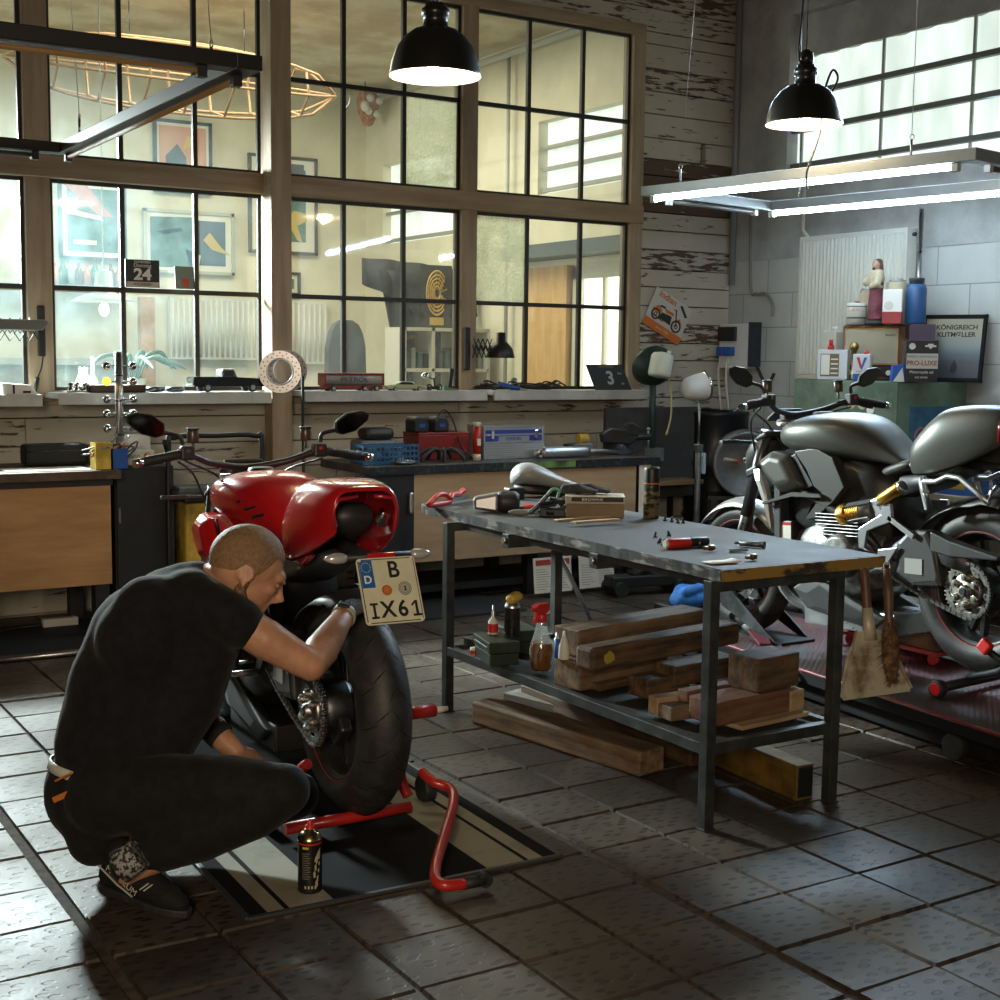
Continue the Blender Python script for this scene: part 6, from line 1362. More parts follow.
    # black sign board with a 3
    A, B = aty(592, 396, 7.32), aty(632, 396, 7.32); t = thing('sign_board', 'black sign board with a large white 3 leaning on the right window sill', 'sign', ((A.x + B.x) / 2, 7.30, z), (-22, 0, 0)); w = .15
    g = G(); g.prism([(-w, 0), (w, 0), (w - .04, .185), (-w - .035, .185)], 0, .006, 'y'); g.build('board', mat('blackboard', (.02, .021, .022), .5), t, bevel=.001)
    text('lettering', '3', .13, mat('chalk lettering', (.5, .5, .46), .6), t, (-.01, -.0008, .085), (90, 0, 0), bold=.003); text('lettering', 'NEUHEITEN', .018, mat('gold lettering', (.35, .27, .06), .6), t, (-.03, -.0008, .17), (90, 0, 0), sx=1.3); text('lettering', 'MAL', .02, mat('chalk lettering', (.5, .5, .46), .6), t, (.075, -.0008, .12), (90, 0, 0)); text('lettering', 'ab', .026, mat('chalk lettering', (.5, .5, .46), .6), t, (.085, -.0008, .05), (90, 0, 0))
    # far left sill: white parts and adjustable rack lamp
    t = thing('plastic_part', 'white plastic housing with slots at the left edge of the far left sill', 'part', (1.6, 7.33, z - .01)); g = G(); g.prism([(-.09, 0), (.09, 0), (.05, .05), (-.09, .06)], -.05, .05, 'y'); g.build('housing', WHITE, t, bevel=.005); g = G(); g.bb(-.04, -.03, -.052, -.049, .005, .05); g.bb(.01, .05, -.052, -.049, .008, .02); g.build('housing_slot', BLACK, t)
    # calendar card and postcard in the left window, lower muntin
    X0, X1 = aty(126, 275, 7.46).x, aty(160, 275, 7.46).x; t = thing('calendar_card', 'small black calendar card reading 24 on the window bar', 'calendar', ((X0 + X1) / 2, 7.47, 1.778)); w = (X1 - X0) / 2
    g = G(); g.bb(-w, w, 0, .012, 0, .15); g.build('card', mat('black card', (.02, .018, .018), .6), t); g = G(); g.bb(-w + .004, w - .004, -.0012, 0, .002, .03); g.build('card_strip', mat('pale pink card', (.5, .42, .36), .7), t)
    text('lettering', '24', .085, PAPER, t, (0, -.001, .068), (90, 0, 0), sx=1.15, bold=.003); text('lettering', 'Dienstag', .028, PAPER, t, (0, -.001, .118), (90, 0, 0)); text('lettering', 'NOVEMBER', .018, PAPER, t, (0, -.001, .137), (90, 0, 0)); text('lettering', 'KALENDER', .02, LETK, t, (0, -.002, .016), (90, 0, 0))
    X0 = aty(185, 280, 7.46).x; t = thing('picture_card', 'small picture card with an orange cup beside the calendar card', 'card', (X0, 7.46, 1.778), (-6, 0, 0)); g = G(); g.bb(-.055, .05, 0, .008, 0, .125); g.build('card', mat('grey green card', (.22, .26, .22), .7), t); g = G(); g.prism([(-.012, .01), (.02, .01), (.026, .055), (-.018, .055)], -.0015, 0, 'y'); g.build('cup_print', mat('orange red print', (.55, .08, .02), .6), t); g = G(); g.bb(.05, .056, -.001, .01, 0, .125); g.build('card_edge', mat('dark card edge', (.1, .05, .03), .7), t)
sill_things()
# ------------------------------------------------------------------ lift, cabinet corner, right wall
MBLACK = mat('matt black paint', (.009, .009, .01), .9, spec=.2)
def lift():
    t = thing('motorcycle_lift', 'low red motorcycle lift with chequer plate deck under the grey motorcycle', 'lift', (4.27, 4.1, 0), (0, 0, -5.5))
    rd = mat('red lift paint', (.20, .012, .014), .4, .2, col2=(.09, .02, .02), scale=4, lo=.4, hi=.65)
    ck = bpy.data.materials.new('chequer plate'); ck.use_nodes = True; nt = ck.node_tree; Lk = nt.links.new; b = nt.nodes['Principled BSDF']
    tc = nd(nt, 'ShaderNodeTexCoord'); mp = nd(nt, 'ShaderNodeMapping'); mp.inputs['Rotation'].default_value = (0, 0, .785); mp.inputs['Scale'].default_value = (48, 48, 1); Lk(tc.outputs['Object'], mp.inputs[0])
    v = nd(nt, 'ShaderNodeTexVoronoi'); v.inputs['Scale'].default_value = 1; v.inputs['Randomness'].default_value = 0; v.voronoi_dimensions = '2D'; Lk(mp.outputs[0], v.inputs['Vector'])
    n = nd(nt, 'ShaderNodeTexNoise'); n.inputs['Scale'].default_value = 3; n.inputs['Detail'].default_value = 6; Lk(tc.outputs['Object'], n.inputs['Vector'])
    r = nd(nt, 'ShaderNodeValToRGB'); r.color_ramp.elements[0].color = (.055, .045, .045, 1); r.color_ramp.elements[1].color = (.11, .018, .017, 1); r.color_ramp.elements[0].position = .42; r.color_ramp.elements[1].position = .58; Lk(n.outputs['Fac'], r.inputs['Fac']); Lk(r.outputs[0], b.inputs['Base Color'])
    b.inputs['Metallic'].default_value = .2; b.inputs['Roughness'].default_value = .48
    bp = nd(nt, 'ShaderNodeBump'); bp.inputs['Strength'].default_value = .9; bp.inputs['Distance'].default_value = .004; bp.invert = True; Lk(v.outputs['Distance'], bp.inputs['Height']); Lk(bp.outputs[0], b.inputs['Normal'])
    z = .17
    g = G(); g.bb(-.33, .36, -1.35, 1.1, z - .02, z); g.build('deck_plate', ck, t, bevel=.003)
    g = G(); g.bb(-.338, -.31, -1.35, 1.1, z - .012, z - .001); g.build('deck_lip', rd, t, bevel=.003); g = G(); g.bb(-.33, -.30, -1.35, 1.1, z - .06, z - .012); g.build('deck_edge', MBLACK, t, bevel=.004)
    g = G(); g.bb(.33, .37, -1.35, 1.1, z - .06, z - .002); g.build('deck_edge', rd, t, bevel=.004)
    g = G(); g.bb(-.25, .3, -1.1, .95, .02, z - .03); g.build('lift_base', MBLACK, t, bevel=.01)
    g = G(); g.cyl((-.31, -.98, .055), (-.27, -.98, .055), .05, n=20); g.build('castor', RUBBER, t, bevel=.006)
    g = G(); g.cyl((-.36, -.15, z - .03), (-.31, -.15, z - .03), .009, n=8); g.cyl((-.345, -.15, z - .09), (-.345, -.15, z - .02), .007, n=8); g.build('locking_pin', STEEL, t)
    # wheel chock clasping the front wheel
    t = thing('wheel_chock', 'black perforated wheel chock holding the front wheel of the grey motorcycle', 'wheel chock', (4.25, 4.66, z), (0, 0, 0))
    for s in (-1, 1): g = G(); g.prism([(-.30, .01), (-.24, .01), (.06, .12), (.08, .22), (.0, .2)], s * .10 - .004, s * .10 + .004, 'x'); g.build('side_plate', DSTEEL, t, bevel=.002)
    g = G(); g.bb(-.1, .1, -.34, .1, .0, .012); g.tube([(-.1, .1, .02), (-.1, .15, .3), (.1, .15, .3), (.1, .1, .02)], .014, 8); g.build('chock_frame', BLACK, t)
    # rear stand with red rollers under the grey motorcycle
    t = thing('paddock_stand', 'black rear stand with red rollers on the lift behind the grey motorcycle', 'stand', (4.25, 3.303, z))
    A = atz(938, 690, z + .03); l = A - Vector((4.25, 3.303, z)); g = G(); g.tube([tuple(l + Vector((.02, 0, .008))), tuple(Vector((.34, l.y + .05, .035)))], .019, 12); g.build('cross_tube', BLACK, t)
    for p in (l, Vector((.36, l.y + .05, .035))):
        g = G(); g.cyl(tuple(p + Vector((-.018, 0, .005))), tuple(p + Vector((.018, 0, .005))), .034, n=22); w = g.build('roller', RUBBER, t, bevel=.005); g = G(); g.cyl(tuple(p + Vector((-.021, 0, .005))), tuple(p + Vector((-.016, 0, .005))), .024, n=18); q = g.build('roller_hub', mat('red roller', (.55, .015, .02), .35), w, bevel=.003); 
    g = G(); g.tube(spline([(.2, l.y + .03, .035), (.2, -.06, .2), (.17, 0, .33)], 5), .014, 10); g.build('upright', BLACK, t)
    g = G(); g.tube(spline([(-.02, l.y + .03, .05), (-.11, -.15, .14), (-.145, -.10, .20)], 4), .014, 10); g.build('upright', BLACK, t)
    g = G(); g.box((-.15, -.09, .215), (.03, .05, .05), rot=(35, 0, 0)); g.build('support_pad', RED, t, bevel=.008)
    # small dolly with parts under the engine
    q = atz(905, 640, z); t = thing('crate', 'brown crate on a red castor dolly beyond the rear wheel of the grey motorcycle', 'crate', (4.62, 4.02, z)); g = G(); g.bb(-.18, .14, -.3, .2, .06, .2); g.build('crate_body', mat('brown card', (.16, .085, .045), .75, var=.2), t, bevel=.004); g = G(); g.bb(-.2, .16, -.32, .22, .045, .06); g.build('dolly_frame', mat('red dolly', (.4, .03, .03), .45), t)
    for x, y in ((-.17, -.28), (-.17, .18), (.13, -.28)): g = G(); g.cyl((x - .012, y, .024), (x + .012, y, .024), .023, n=16); g.build('castor', mat('red dolly', (.4, .03, .03), .45), t)
    t = thing('parts_bag', 'clear plastic bag with blue and white parts on the lift between the wheels', 'bag', tuple(atz(820, 612, z))); 
    blob('bag', glass('bag film', dirt=.5, gloss=.2), [[(-.09, 0, .05, .05), (0, .02, .06, .06), (.09, 0, .045, .045)]], .012, 2, t); g = G(); g.torus((-.03, -.04, .06), .03, .01, 'y', 18, 6); g.build('ring_part', mat('pale blue part', (.25, .4, .5), .4), t)
    P, Q = atz(748, 598, z + .031), atz(803, 608, z + .031); 
    g = G(); g.tube([P, Q], .03, 12); tag(g.build('roller_bar', BLACK, None, bevel=.004), 'black bar lying across the lift before the plastic bag', 'bar')
    t = thing('ratchet_strap', 'grey ratchet handle with a dark red strap hanging over the lift edge', 'strap', tuple(atz(745, 622, z + .03))); a, b = atz(722, 607, z + .05), atz(757, 634, z + .02); o = atz(745, 622, z + .03); g = G(); g.tube([a - o, b - o], [.02, .024], 10); g.build('handle', GREYM, t); g = G(); c = atz(766, 646, z); g.loft([[b - o + Vector((-.03, .03, .02)), b - o + Vector((.03, -.02, .02)), b - o + Vector((.03, -.02, .012)), b - o + Vector((-.03, .03, .012))], [c - o + Vector((-.02, .02, .01)), c - o + Vector((.02, -.01, .01)), c - o + Vector((.02, -.01, 0)), c - o + Vector((-.02, .02, 0))]], smooth=False); g.build('strap_web', mat('dark red webbing', (.16, .03, .05), .7), t)
    q = atz(690, 600, .12); t = thing('blue_cloth', 'crumpled bright blue cloth lying behind the long beams', 'cloth', (q.x, q.y, 0)); rnd = random.Random(9)
    blob('cloth', mat('bright blue cloth', (.03, .20, .62), .7, var=.25, scale=12, bump=.6, bscale=14), [[(-.1, 0, .03, .035), (-.04, .02, .06, .05), (.04, 0, .05, .05), (.11, .01, .03, .035)], [(-.06, -.03, .07, .03), (.05, -.02, .085, .03)], [(-.09, -.02, .02, .04), (.09, -.03, .03, .04)]], .008, 1, t)
    t.location.z = .0; 
    g = G(); g.bb(-.16, .16, -.08, .1, 0, .10); o = g.build('dark_block', BLACK, None, bevel=.01); o.location = (q.x + .02, q.y + .04, 0); tag(o, 'low black case under the bright blue cloth', 'case'); t.location.z = .10
    # blue-capped thing and black hose on the lift
lift()
def cabinet_corner():
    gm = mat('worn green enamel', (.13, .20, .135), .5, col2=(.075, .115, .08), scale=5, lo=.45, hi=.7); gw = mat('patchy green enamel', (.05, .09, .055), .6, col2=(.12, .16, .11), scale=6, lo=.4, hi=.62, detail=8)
    X0, X1, Y0, Y1, T = 5.98, 6.55, 5.37, 6.18, 1.305
    t = thing('metal_cabinet', 'old green metal cabinet with stickers and a blue poster by the radiator', 'cabinet', ((X0 + X1) / 2, Y0, 0)); cx = (X0 + X1) / 2
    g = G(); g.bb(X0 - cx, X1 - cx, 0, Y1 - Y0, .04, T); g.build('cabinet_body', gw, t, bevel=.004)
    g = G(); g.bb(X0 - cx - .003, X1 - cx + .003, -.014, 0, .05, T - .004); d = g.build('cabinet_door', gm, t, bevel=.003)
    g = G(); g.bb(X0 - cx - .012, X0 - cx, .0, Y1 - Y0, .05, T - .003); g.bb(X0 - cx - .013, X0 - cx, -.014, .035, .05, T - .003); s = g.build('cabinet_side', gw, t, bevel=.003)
    g = G(); pw = .41; g.bb(-.19, -.19 + pw, -.017, -.014, .80, 1.165); po = g.build('poster', mat('blue poster', (.02, .10, .19), .55, col2=(.05, .17, .26), scale=6), d)
    # a small picture of a motorcycle on the poster
    pk = mat('poster pink', (.38, .12, .16), .6); dk = mat('poster dark', (.012, .03, .05), .6)
    g = G(); gq = []
    for cx_, cz_, r in ((-.09, .985, .055), (.11, .99, .055)): g.torus((cx_, -.0175, cz_), r, .007, 'y', 22, 5, 0); g.torus((cx_, -.0175, cz_), r * .55, .004, 'y', 16, 5, 1)
    g.prism([(-.09, .99), (-.03, 1.04), (.06, 1.05), (.12, 1.03), (.11, .98), (.02, .95)], -.0185, -.017, 'y', 1); g.prism([(.03, 1.045), (.07, 1.075), (.13, 1.07), (.14, 1.05), (.09, 1.04)], -.0195, -.017, 'y', 0); g.bar((-.03, -.018, .99), (.0, -.018, 1.09), .006, .002, 1, (0, 1, 0)); g.build('poster_motorcycle', [pk, dk], po)
    for (y, z_, rx, c1, lb) in ((.33, 1.175, .034, ORANGE, 's'), (.245, 1.175, .036, mat('sticker yellow', (.55, .42, .1), .5), 's'), (.18, 1.14, .03, WHITE, 's')):
        g = G(); xs = X0 - cx - .0135; g.lathe([(0, 0), (rx, 0), (rx, -.001), (0, -.001)], (xs, y, z_), 'x', 24, 1); g.lathe([(0, -.0012), (rx * .78, -.0012)], (xs, y, z_), 'x', 20, 0); g.bb(xs - .0022, xs - .0012, y - rx * .5, y + rx * .5, z_ - .006, z_ + .006, 1); g.build('sticker', [c1, PAPER], s)
    top = T + .002
    def on(px, y, z=top, pyy=378): P = aty(px, pyy, y); return (P.x, y, z)
    def onX(px, X, z=top): P = atx(px, 378, X); return (X, P.y, z)
    yaw = -42
    # old radio
    t = thing('radio', 'old brown valve radio with cloth grille on the green cabinet', 'radio', onX(872, 6.22), (0, 0, -62)); w = .19
    g = G(); g.bb(-w, w, 0, .16, 0, .33); g.build('radio_case', mat('walnut case', (.075, .035, .018), .4, col2=(.13, .06, .03), scale=6, stretch=(4, 1, 1)), t, bevel=.012)
    g = G(); g.bb(-w + .02, w - .045, -.004, .0, .10, .305); g.build('grille_cloth', mat('grille cloth', (.33, .30, .22), .8, bump=.3, bscale=160), t); g = G(); g.bb(-w + .02, w - .045, -.004, 0, .02, .09); g.build('tuning_dial', mat('dark dial', (.03, .025, .02), .25), t)
    g = G()
    for q in ((-w + .016, w - .041, .305, .31), (-w + .016, w - .041, .093, .098), (-w + .016, -w + .02, .093, .31), (w - .045, w - .041, .093, .31)): g.bb(q[0], q[1], -.006, 0, q[2], q[3])
    g.build('brass_trim', GOLD, t)
    for x in (-.13, .10): g = G(); g.cyl((x, -.02, .045), (x, 0, .045), .016, n=16); g.build('knob', OFFW, t, bevel=.003)
    text('lettering', 'Saturn', .02, LETK, t, (w - .09, -.005, .27), (90, 0, 0), sx=1.2)
    rt = top + .332
    # on the radio
    def onr(px, X): P = atx(px, 300, X); return (X, P.y, rt)
    t = thing('oil_tin', 'white round oil tin with red lettering on the left of the radio', 'tin', onr(857, 6.20)); g = G(); g.lathe([(0, 0), (.058, 0), (.058, .125), (.055, .13), (0, .13)], n=28); g.build('tin_body', mat('tin white', (.55, .55, .5), .45), t); g = G(); g.lathe([(.0585, .035), (.0585, .045)], n=28); g.lathe([(.0585, .105), (.0585, .112)], n=28); g.build('tin_band', mat('tin green', (.05, .12, .07), .5), t); g = G(); g.lathe([(0, .13), (.016, .13), (.016, .142), (0, .142)], (.015, .01, 0)); g.build('tin_cap', mat('dark red cap', (.2, .03, .03), .4), t); tx = text('lettering', 'CASTROL', .024, mat('red lettering', (.5, .03, .03), .5), t, (-.045, -.041, .085), (90, 0, -48), sx=.9)
    # statue
    t = thing('statue', 'painted plaster figure in a cream and plum robe standing on the radio', 'statue', onr(876, 6.24), (0, 0, -95)); t.scale = (.82, .82, .8); ro = mat('plum robe', (.16, .035, .055), .6, var=.3, scale=14); crm = mat('cream robe', (.45, .38, .26), .6, var=.15); sk = mat('painted skin', (.42, .24, .15), .6)
    g = G(); g.lathe([(0, 0), (.075, 0), (.07, .03), (0, .03)], n=20); g.build('plinth', mat('dark plinth', (.04, .04, .045), .6), t)
    blob('robe', ro, [[(0, 0, .05, (.07, .055, .03)), (.0, 0, .16, (.062, .05, .06)), (.0, 0, .26, (.058, .045, .05)), (.012, 0, .31, (.05, .04, .04))]], .008, 2, t)
    blob('mantle', crm, [[(.0, 0, .28, (.06, .05, .03)), (.005, 0, .34, (.07, .05, .045)), (.0, 0, .385, (.06, .042, .03))], [(.05, -.02, .36, .03), (.06, -.05, .30, .028), (.02, -.065, .28, .022)], [(-.05, -.02, .36, .03), (-.055, -.055, .31, .026)]], .008, 2, t)
    blob('head', sk, [[(0, -.004, .40, .022), (0, -.008, .445, (.03, .033, .038)), (0, -.03, .432, .014)], [(.02, -.07, .285, .016)]], .006, 2, t)
    blob('hair', mat('brown painted hair', (.07, .035, .02), .7), [[(0, .008, .465, (.034, .034, .026)), (.02, .012, .44, .022), (.022, .018, .40, .018)], [(-.02, .012, .44, .022), (-.022, .018, .40, .018)], [(0, -.032, .415, .014)]], .006, 2, t)
    for (px, X, h, r, c, lb) in ((888, 6.22, 0, 0, None, ''),): pass
    t = thing('oil_can', 'square white and red oil can standing right of the statue', 'can', onr(893, 6.17), (0, 0, -52)); g = G(); g.bb(-.055, .055, -.035, .035, .0, .07, 1); g.bb(-.055, .055, -.035, .035, .07, .2, 0); g.build('can_body', [WHITE, mat('deep red print', (.3, .03, .035), .5)], t, bevel=.004); g = G(); g.cyl((-.02, -.036, .105), (-.02, -.0345, .105), .026, n=22); g.build('can_emblem', OFFW, t)
    for px, X, h, lb in ((869, 6.33, .21, 'tall cream tin half hidden behind the statue'), (897, 6.30, .25, 'cream lidded tin behind the square white and red can')):
        t = thing('paint_tin', lb, 'tin', onr(px, X)); g = G(); g.cyl((0, 0, 0), (0, 0, h), .058, n=24); g.build('tin_body', mat('cream tin', (.42, .36, .24), .45), t, bevel=.003); g = G(); g.cyl((0, 0, h), (0, 0, h + .012), .05, n=24); g.cyl((.03, 0, h + .012), (.03, 0, h + .025), .012, n=10); g.build('tin_lid', STEEL, t)
    # right of the radio: dark box with blue bottle
    t = thing('box', 'dark purple cardboard box under the blue bottle on the green cabinet', 'box', onX(920, 6.30), (0, 0, -45)); g = G(); g.bb(-.07, .07, -.05, .05, 0, .33); g.build('box_body', mat('purple card', (.05, .03, .055), .6), t, bevel=.003); g = G(); g.bb(-.071, .071, -.051, .051, .29, .3305); g.build('box_lid', mat('purple card', (.05, .03, .055), .6), t)
    P = atx(916, 300, 6.29); t = thing('bottle', 'blue round bottle with dark lid standing high beside the framed picture', 'bottle', (6.29, P.y, rt + .002)); g = G(); g.lathe([(0, 0), (.056, 0), (.06, .008), (.06, .2), (.05, .23), (0, .23)], n=28); g.build('bottle_body', mat('deep blue enamel', (.02, .08, .20), .35), t); g = G(); g.lathe([(.035, .225), (.042, .235), (.045, .255), (.045, .265), (0, .27)], n=24); g.build('bottle_lid', mat('blue black lid', (.015, .02, .03), .4), t)
    P = atx(906, 300, 6.36); t = thing('spray_can', 'thin can with a blue cap between the cream tin and the blue bottle', 'spray can', (6.36, P.y, rt + .002)); g = G(); g.cyl((0, 0, 0), (0, 0, .17), .024, n=18); g.build('can_body', mat('tan print', (.3, .22, .12), .5), t); g = G(); g.cyl((0, 0, .17), (0, 0, .21), .022, n=18); g.build('can_cap', BLUE, t)
    # front row on the cabinet
    def fr(px, X): P = atx(px, 380, X); return (X, P.y, top)
    t = thing('oil_can', 'white square oil can with brown panel and red spout on the left of the cabinet', 'can', fr(833, 6.05), (0, 0, -55)); g = G(); g.bb(-.09, .09, -.05, .05, 0, .18); g.build('can_body', mat('cool white tin', (.55, .58, .6), .4), t, bevel=.005); g = G(); g.bb(-.07, .04, -.0515, -.05, .02, .155, 0); g.build('can_panel', mat('brown print', (.16, .11, .05), .5), t)
    g = G(); g.bb(-.066, -.015, -.053, -.0515, .03, .15)
    for k in range(4): g.bb(-.008, .034, -.053, -.0515, .035 + .028 * k, .043 + .028 * k)
    g.build('can_print', PAPER, t); g = G(); g.cyl((-.02, 0, .18), (-.02, 0, .205), .02, n=14); g.cyl((-.02, 0, .205), (-.02, 0, .24), .012, n=10); g.build('spout', RED, t)
    t = thing('canister', 'tall plain white canister standing behind the white square oil can', 'canister', fr(833, 6.28)); g = G(); g.bb(-.05, .05, -.06, .06, 0, .30); g.build('canister_body', OFFW, t, bevel=.01); g = G(); g.cyl((0, 0, .30), (0, 0, .325), .02, n=14); g.build('canister_cap', WHITE, t)
    t = thing('oil_can', 'white and blue oil can marked with a large V', 'can', fr(862, 6.03), (0, 0, -58)); g = G(); g.bb(-.05, .05, -.035, .035, .04, .155, 0); g.bb(-.05, .05, -.035, .035, 0, .04, 1); g.build('can_body', [mat('cool white tin', (.55, .58, .6), .4), BLUE], t, bevel=.004); g = G(); g.prism([(-.03, .135), (-.012, .135), (.002, .085), (-.006, .07)], -.0365, -.035, 'y', 0); g.prism([(.032, .135), (.016, .135), (-.004, .07), (.004, .062)], -.0365, -.035, 'y', 1); g.build('letter_mark', [RED, BLUE], t); g = G(); g.cyl((.02, 0, .155), (.02, 0, .175), .014, n=14); g.build('can_cap', RED, t); text('lettering', 'VALVO', .016, RED, t, (0, -.0362, .052), (90, 0, 0), sx=1.2)
    t = thing('brass_bell', 'small brass knob lamp in front of the radio dial', 'ornament', fr(853, 6.09)); g = G(); g.lathe([(0, 0), (.02, 0), (.012, .02), (.014, .17), (.026, .185), (.028, .205), (.015, .225), (0, .228)], n=18); g.build('ornament', mat('aged brass', (.35, .24, .1), .3, 1.), t)
    t = thing('carton', 'small upright blue and white carton beside the black oil box', 'carton', fr(897, 6.00), (0, 0, -35)); g = G(); g.prism([(-.035, 0), (.035, 0), (.03, .1), (-.03, .09)], -.03, .03, 'y', 0); g.build('carton_body', BLUE, t); g = G(); g.prism([(-.03, .0), (.034, .0), (.02, .08)], -.0315, -.03, 'y'); g.build('carton_print', PAPER, t)
    P = aty(921, 380, 5.42); t = thing('oil_box', 'black motorcycle oil box with a large cream label and rust lettering', 'box', tuple(atx(921, 380, 6.08).xy) + (top,), (0, 0, -40)); g = G(); w = .088; g.bb(-w, w, 0, .12, 0, .235); g.build('box_body', mat('black print', (.013, .014, .017), .4), t, bevel=.003); g = G(); g.bb(-w + .003, w, -.0015, 0, .075, .16); lb = g.build('box_label', mat('cream label', (.45, .45, .40), .6), t)
    rl = mat('rust lettering', (.3, .07, .03), .6); text('lettering', 'PRO-LUXE', .036, rl, lb, (0, -.002, .105), (90, 0, 0), sx=.98, bold=.0012); text('lettering', 'HARLEY-DAVIDSON', .017, LETK, lb, (0, -.002, .142), (90, 0, 0), sx=1.05); text('lettering', 'Motorcycle oil', .022, PAPER, t, (0, -.001, .055), (90, 0, 0)); text('lettering', 'SAE 20W50', .014, PAPER, t, (0, -.001, .025), (90, 0, 0))
    g = G(); g.cyl((-.055, -.0015, .2), (-.055, 0, .2), .018, n=20); g.build('box_emblem', OFFW, t); g = G(); g.prism([(.03 + .0, .215), (.06, .215), (.06, .2), (.045, .185), (.03, .2)], -.0015, 0, 'y', 0); g.bb(.015, .075, -.0022, -.0012, .197, .207); g.build('box_emblem', [OFFW], t)
    # framed poster leaning at the wall
    t = thing('framed_poster', 'black framed poster headed KÖNIGREICH KLITMØLLER leaning behind the oil box', 'picture', onX(949, 6.40), (-11, 0, -66)); w, h = .185, .395
    g = G()
    for q in ((-w, w, 0, .022), (-w, w, h - .022, h)): g.bb(q[0], q[1], -.012, .01, q[2], q[3])
    for q in ((-w, -w + .022), (w - .022, w)): g.bb(q[0], q[1], -.012, .01, .0, h)
    g.build('frame', MBLACK, t, bevel=.003)
    pm = bpy.data.materials.new('seaside poster print'); pm.use_nodes = True; nt = pm.node_tree; tc = nd(nt, 'ShaderNodeTexCoord'); sp = nd(nt, 'ShaderNodeSeparateXYZ'); nt.links.new(tc.outputs['Object'], sp.inputs[0]); rp = nd(nt, 'ShaderNodeValToRGB'); mr = nd(nt, 'ShaderNodeMapRange'); mr.inputs['From Max'].default_value = h; nt.links.new(sp.outputs['Z'], mr.inputs['Value']); nt.links.new(mr.outputs[0], rp.inputs['Fac']); e = rp.color_ramp; e.elements[0].color = (.03, .036, .04, 1); e.elements[1].color = (.26, .245, .17, 1); e.elements[1].position = .75
    for p_, c in ((.3, (.04, .05, .06)), (.42, (.07, .10, .12)), (.55, (.17, .20, .20))): k = e.elements.new(p_); k.color = (*c, 1)
    nt.links.new(rp.outputs[0], nt.nodes['Principled BSDF'].inputs['Base Color']); nt.nodes['Principled BSDF'].inputs['Roughness'].default_value = .5
    g = G(); g.bb(-w + .02, w - .02, -.003, .0, .02, h - .02); p = g.build('poster', pm, t); text('lettering', 'KÖNIGREICH', .038, LETK, p, (.016, -.004, h - .075), (90, 0, 0), sx=1.05, bold=.001); text('lettering', 'KLITMØLLER', .038, LETK, p, (.016, -.004, h - .118), (90, 0, 0), sx=1.02, bold=.001)
    g = G(); g.prism([(.0, .055), (.03, .05), (.04, .09), (.02, .13), (.005, .10)], -.0045, -.003, 'y'); g.build('poster_rider', LETK, p)
cabinet_corner()
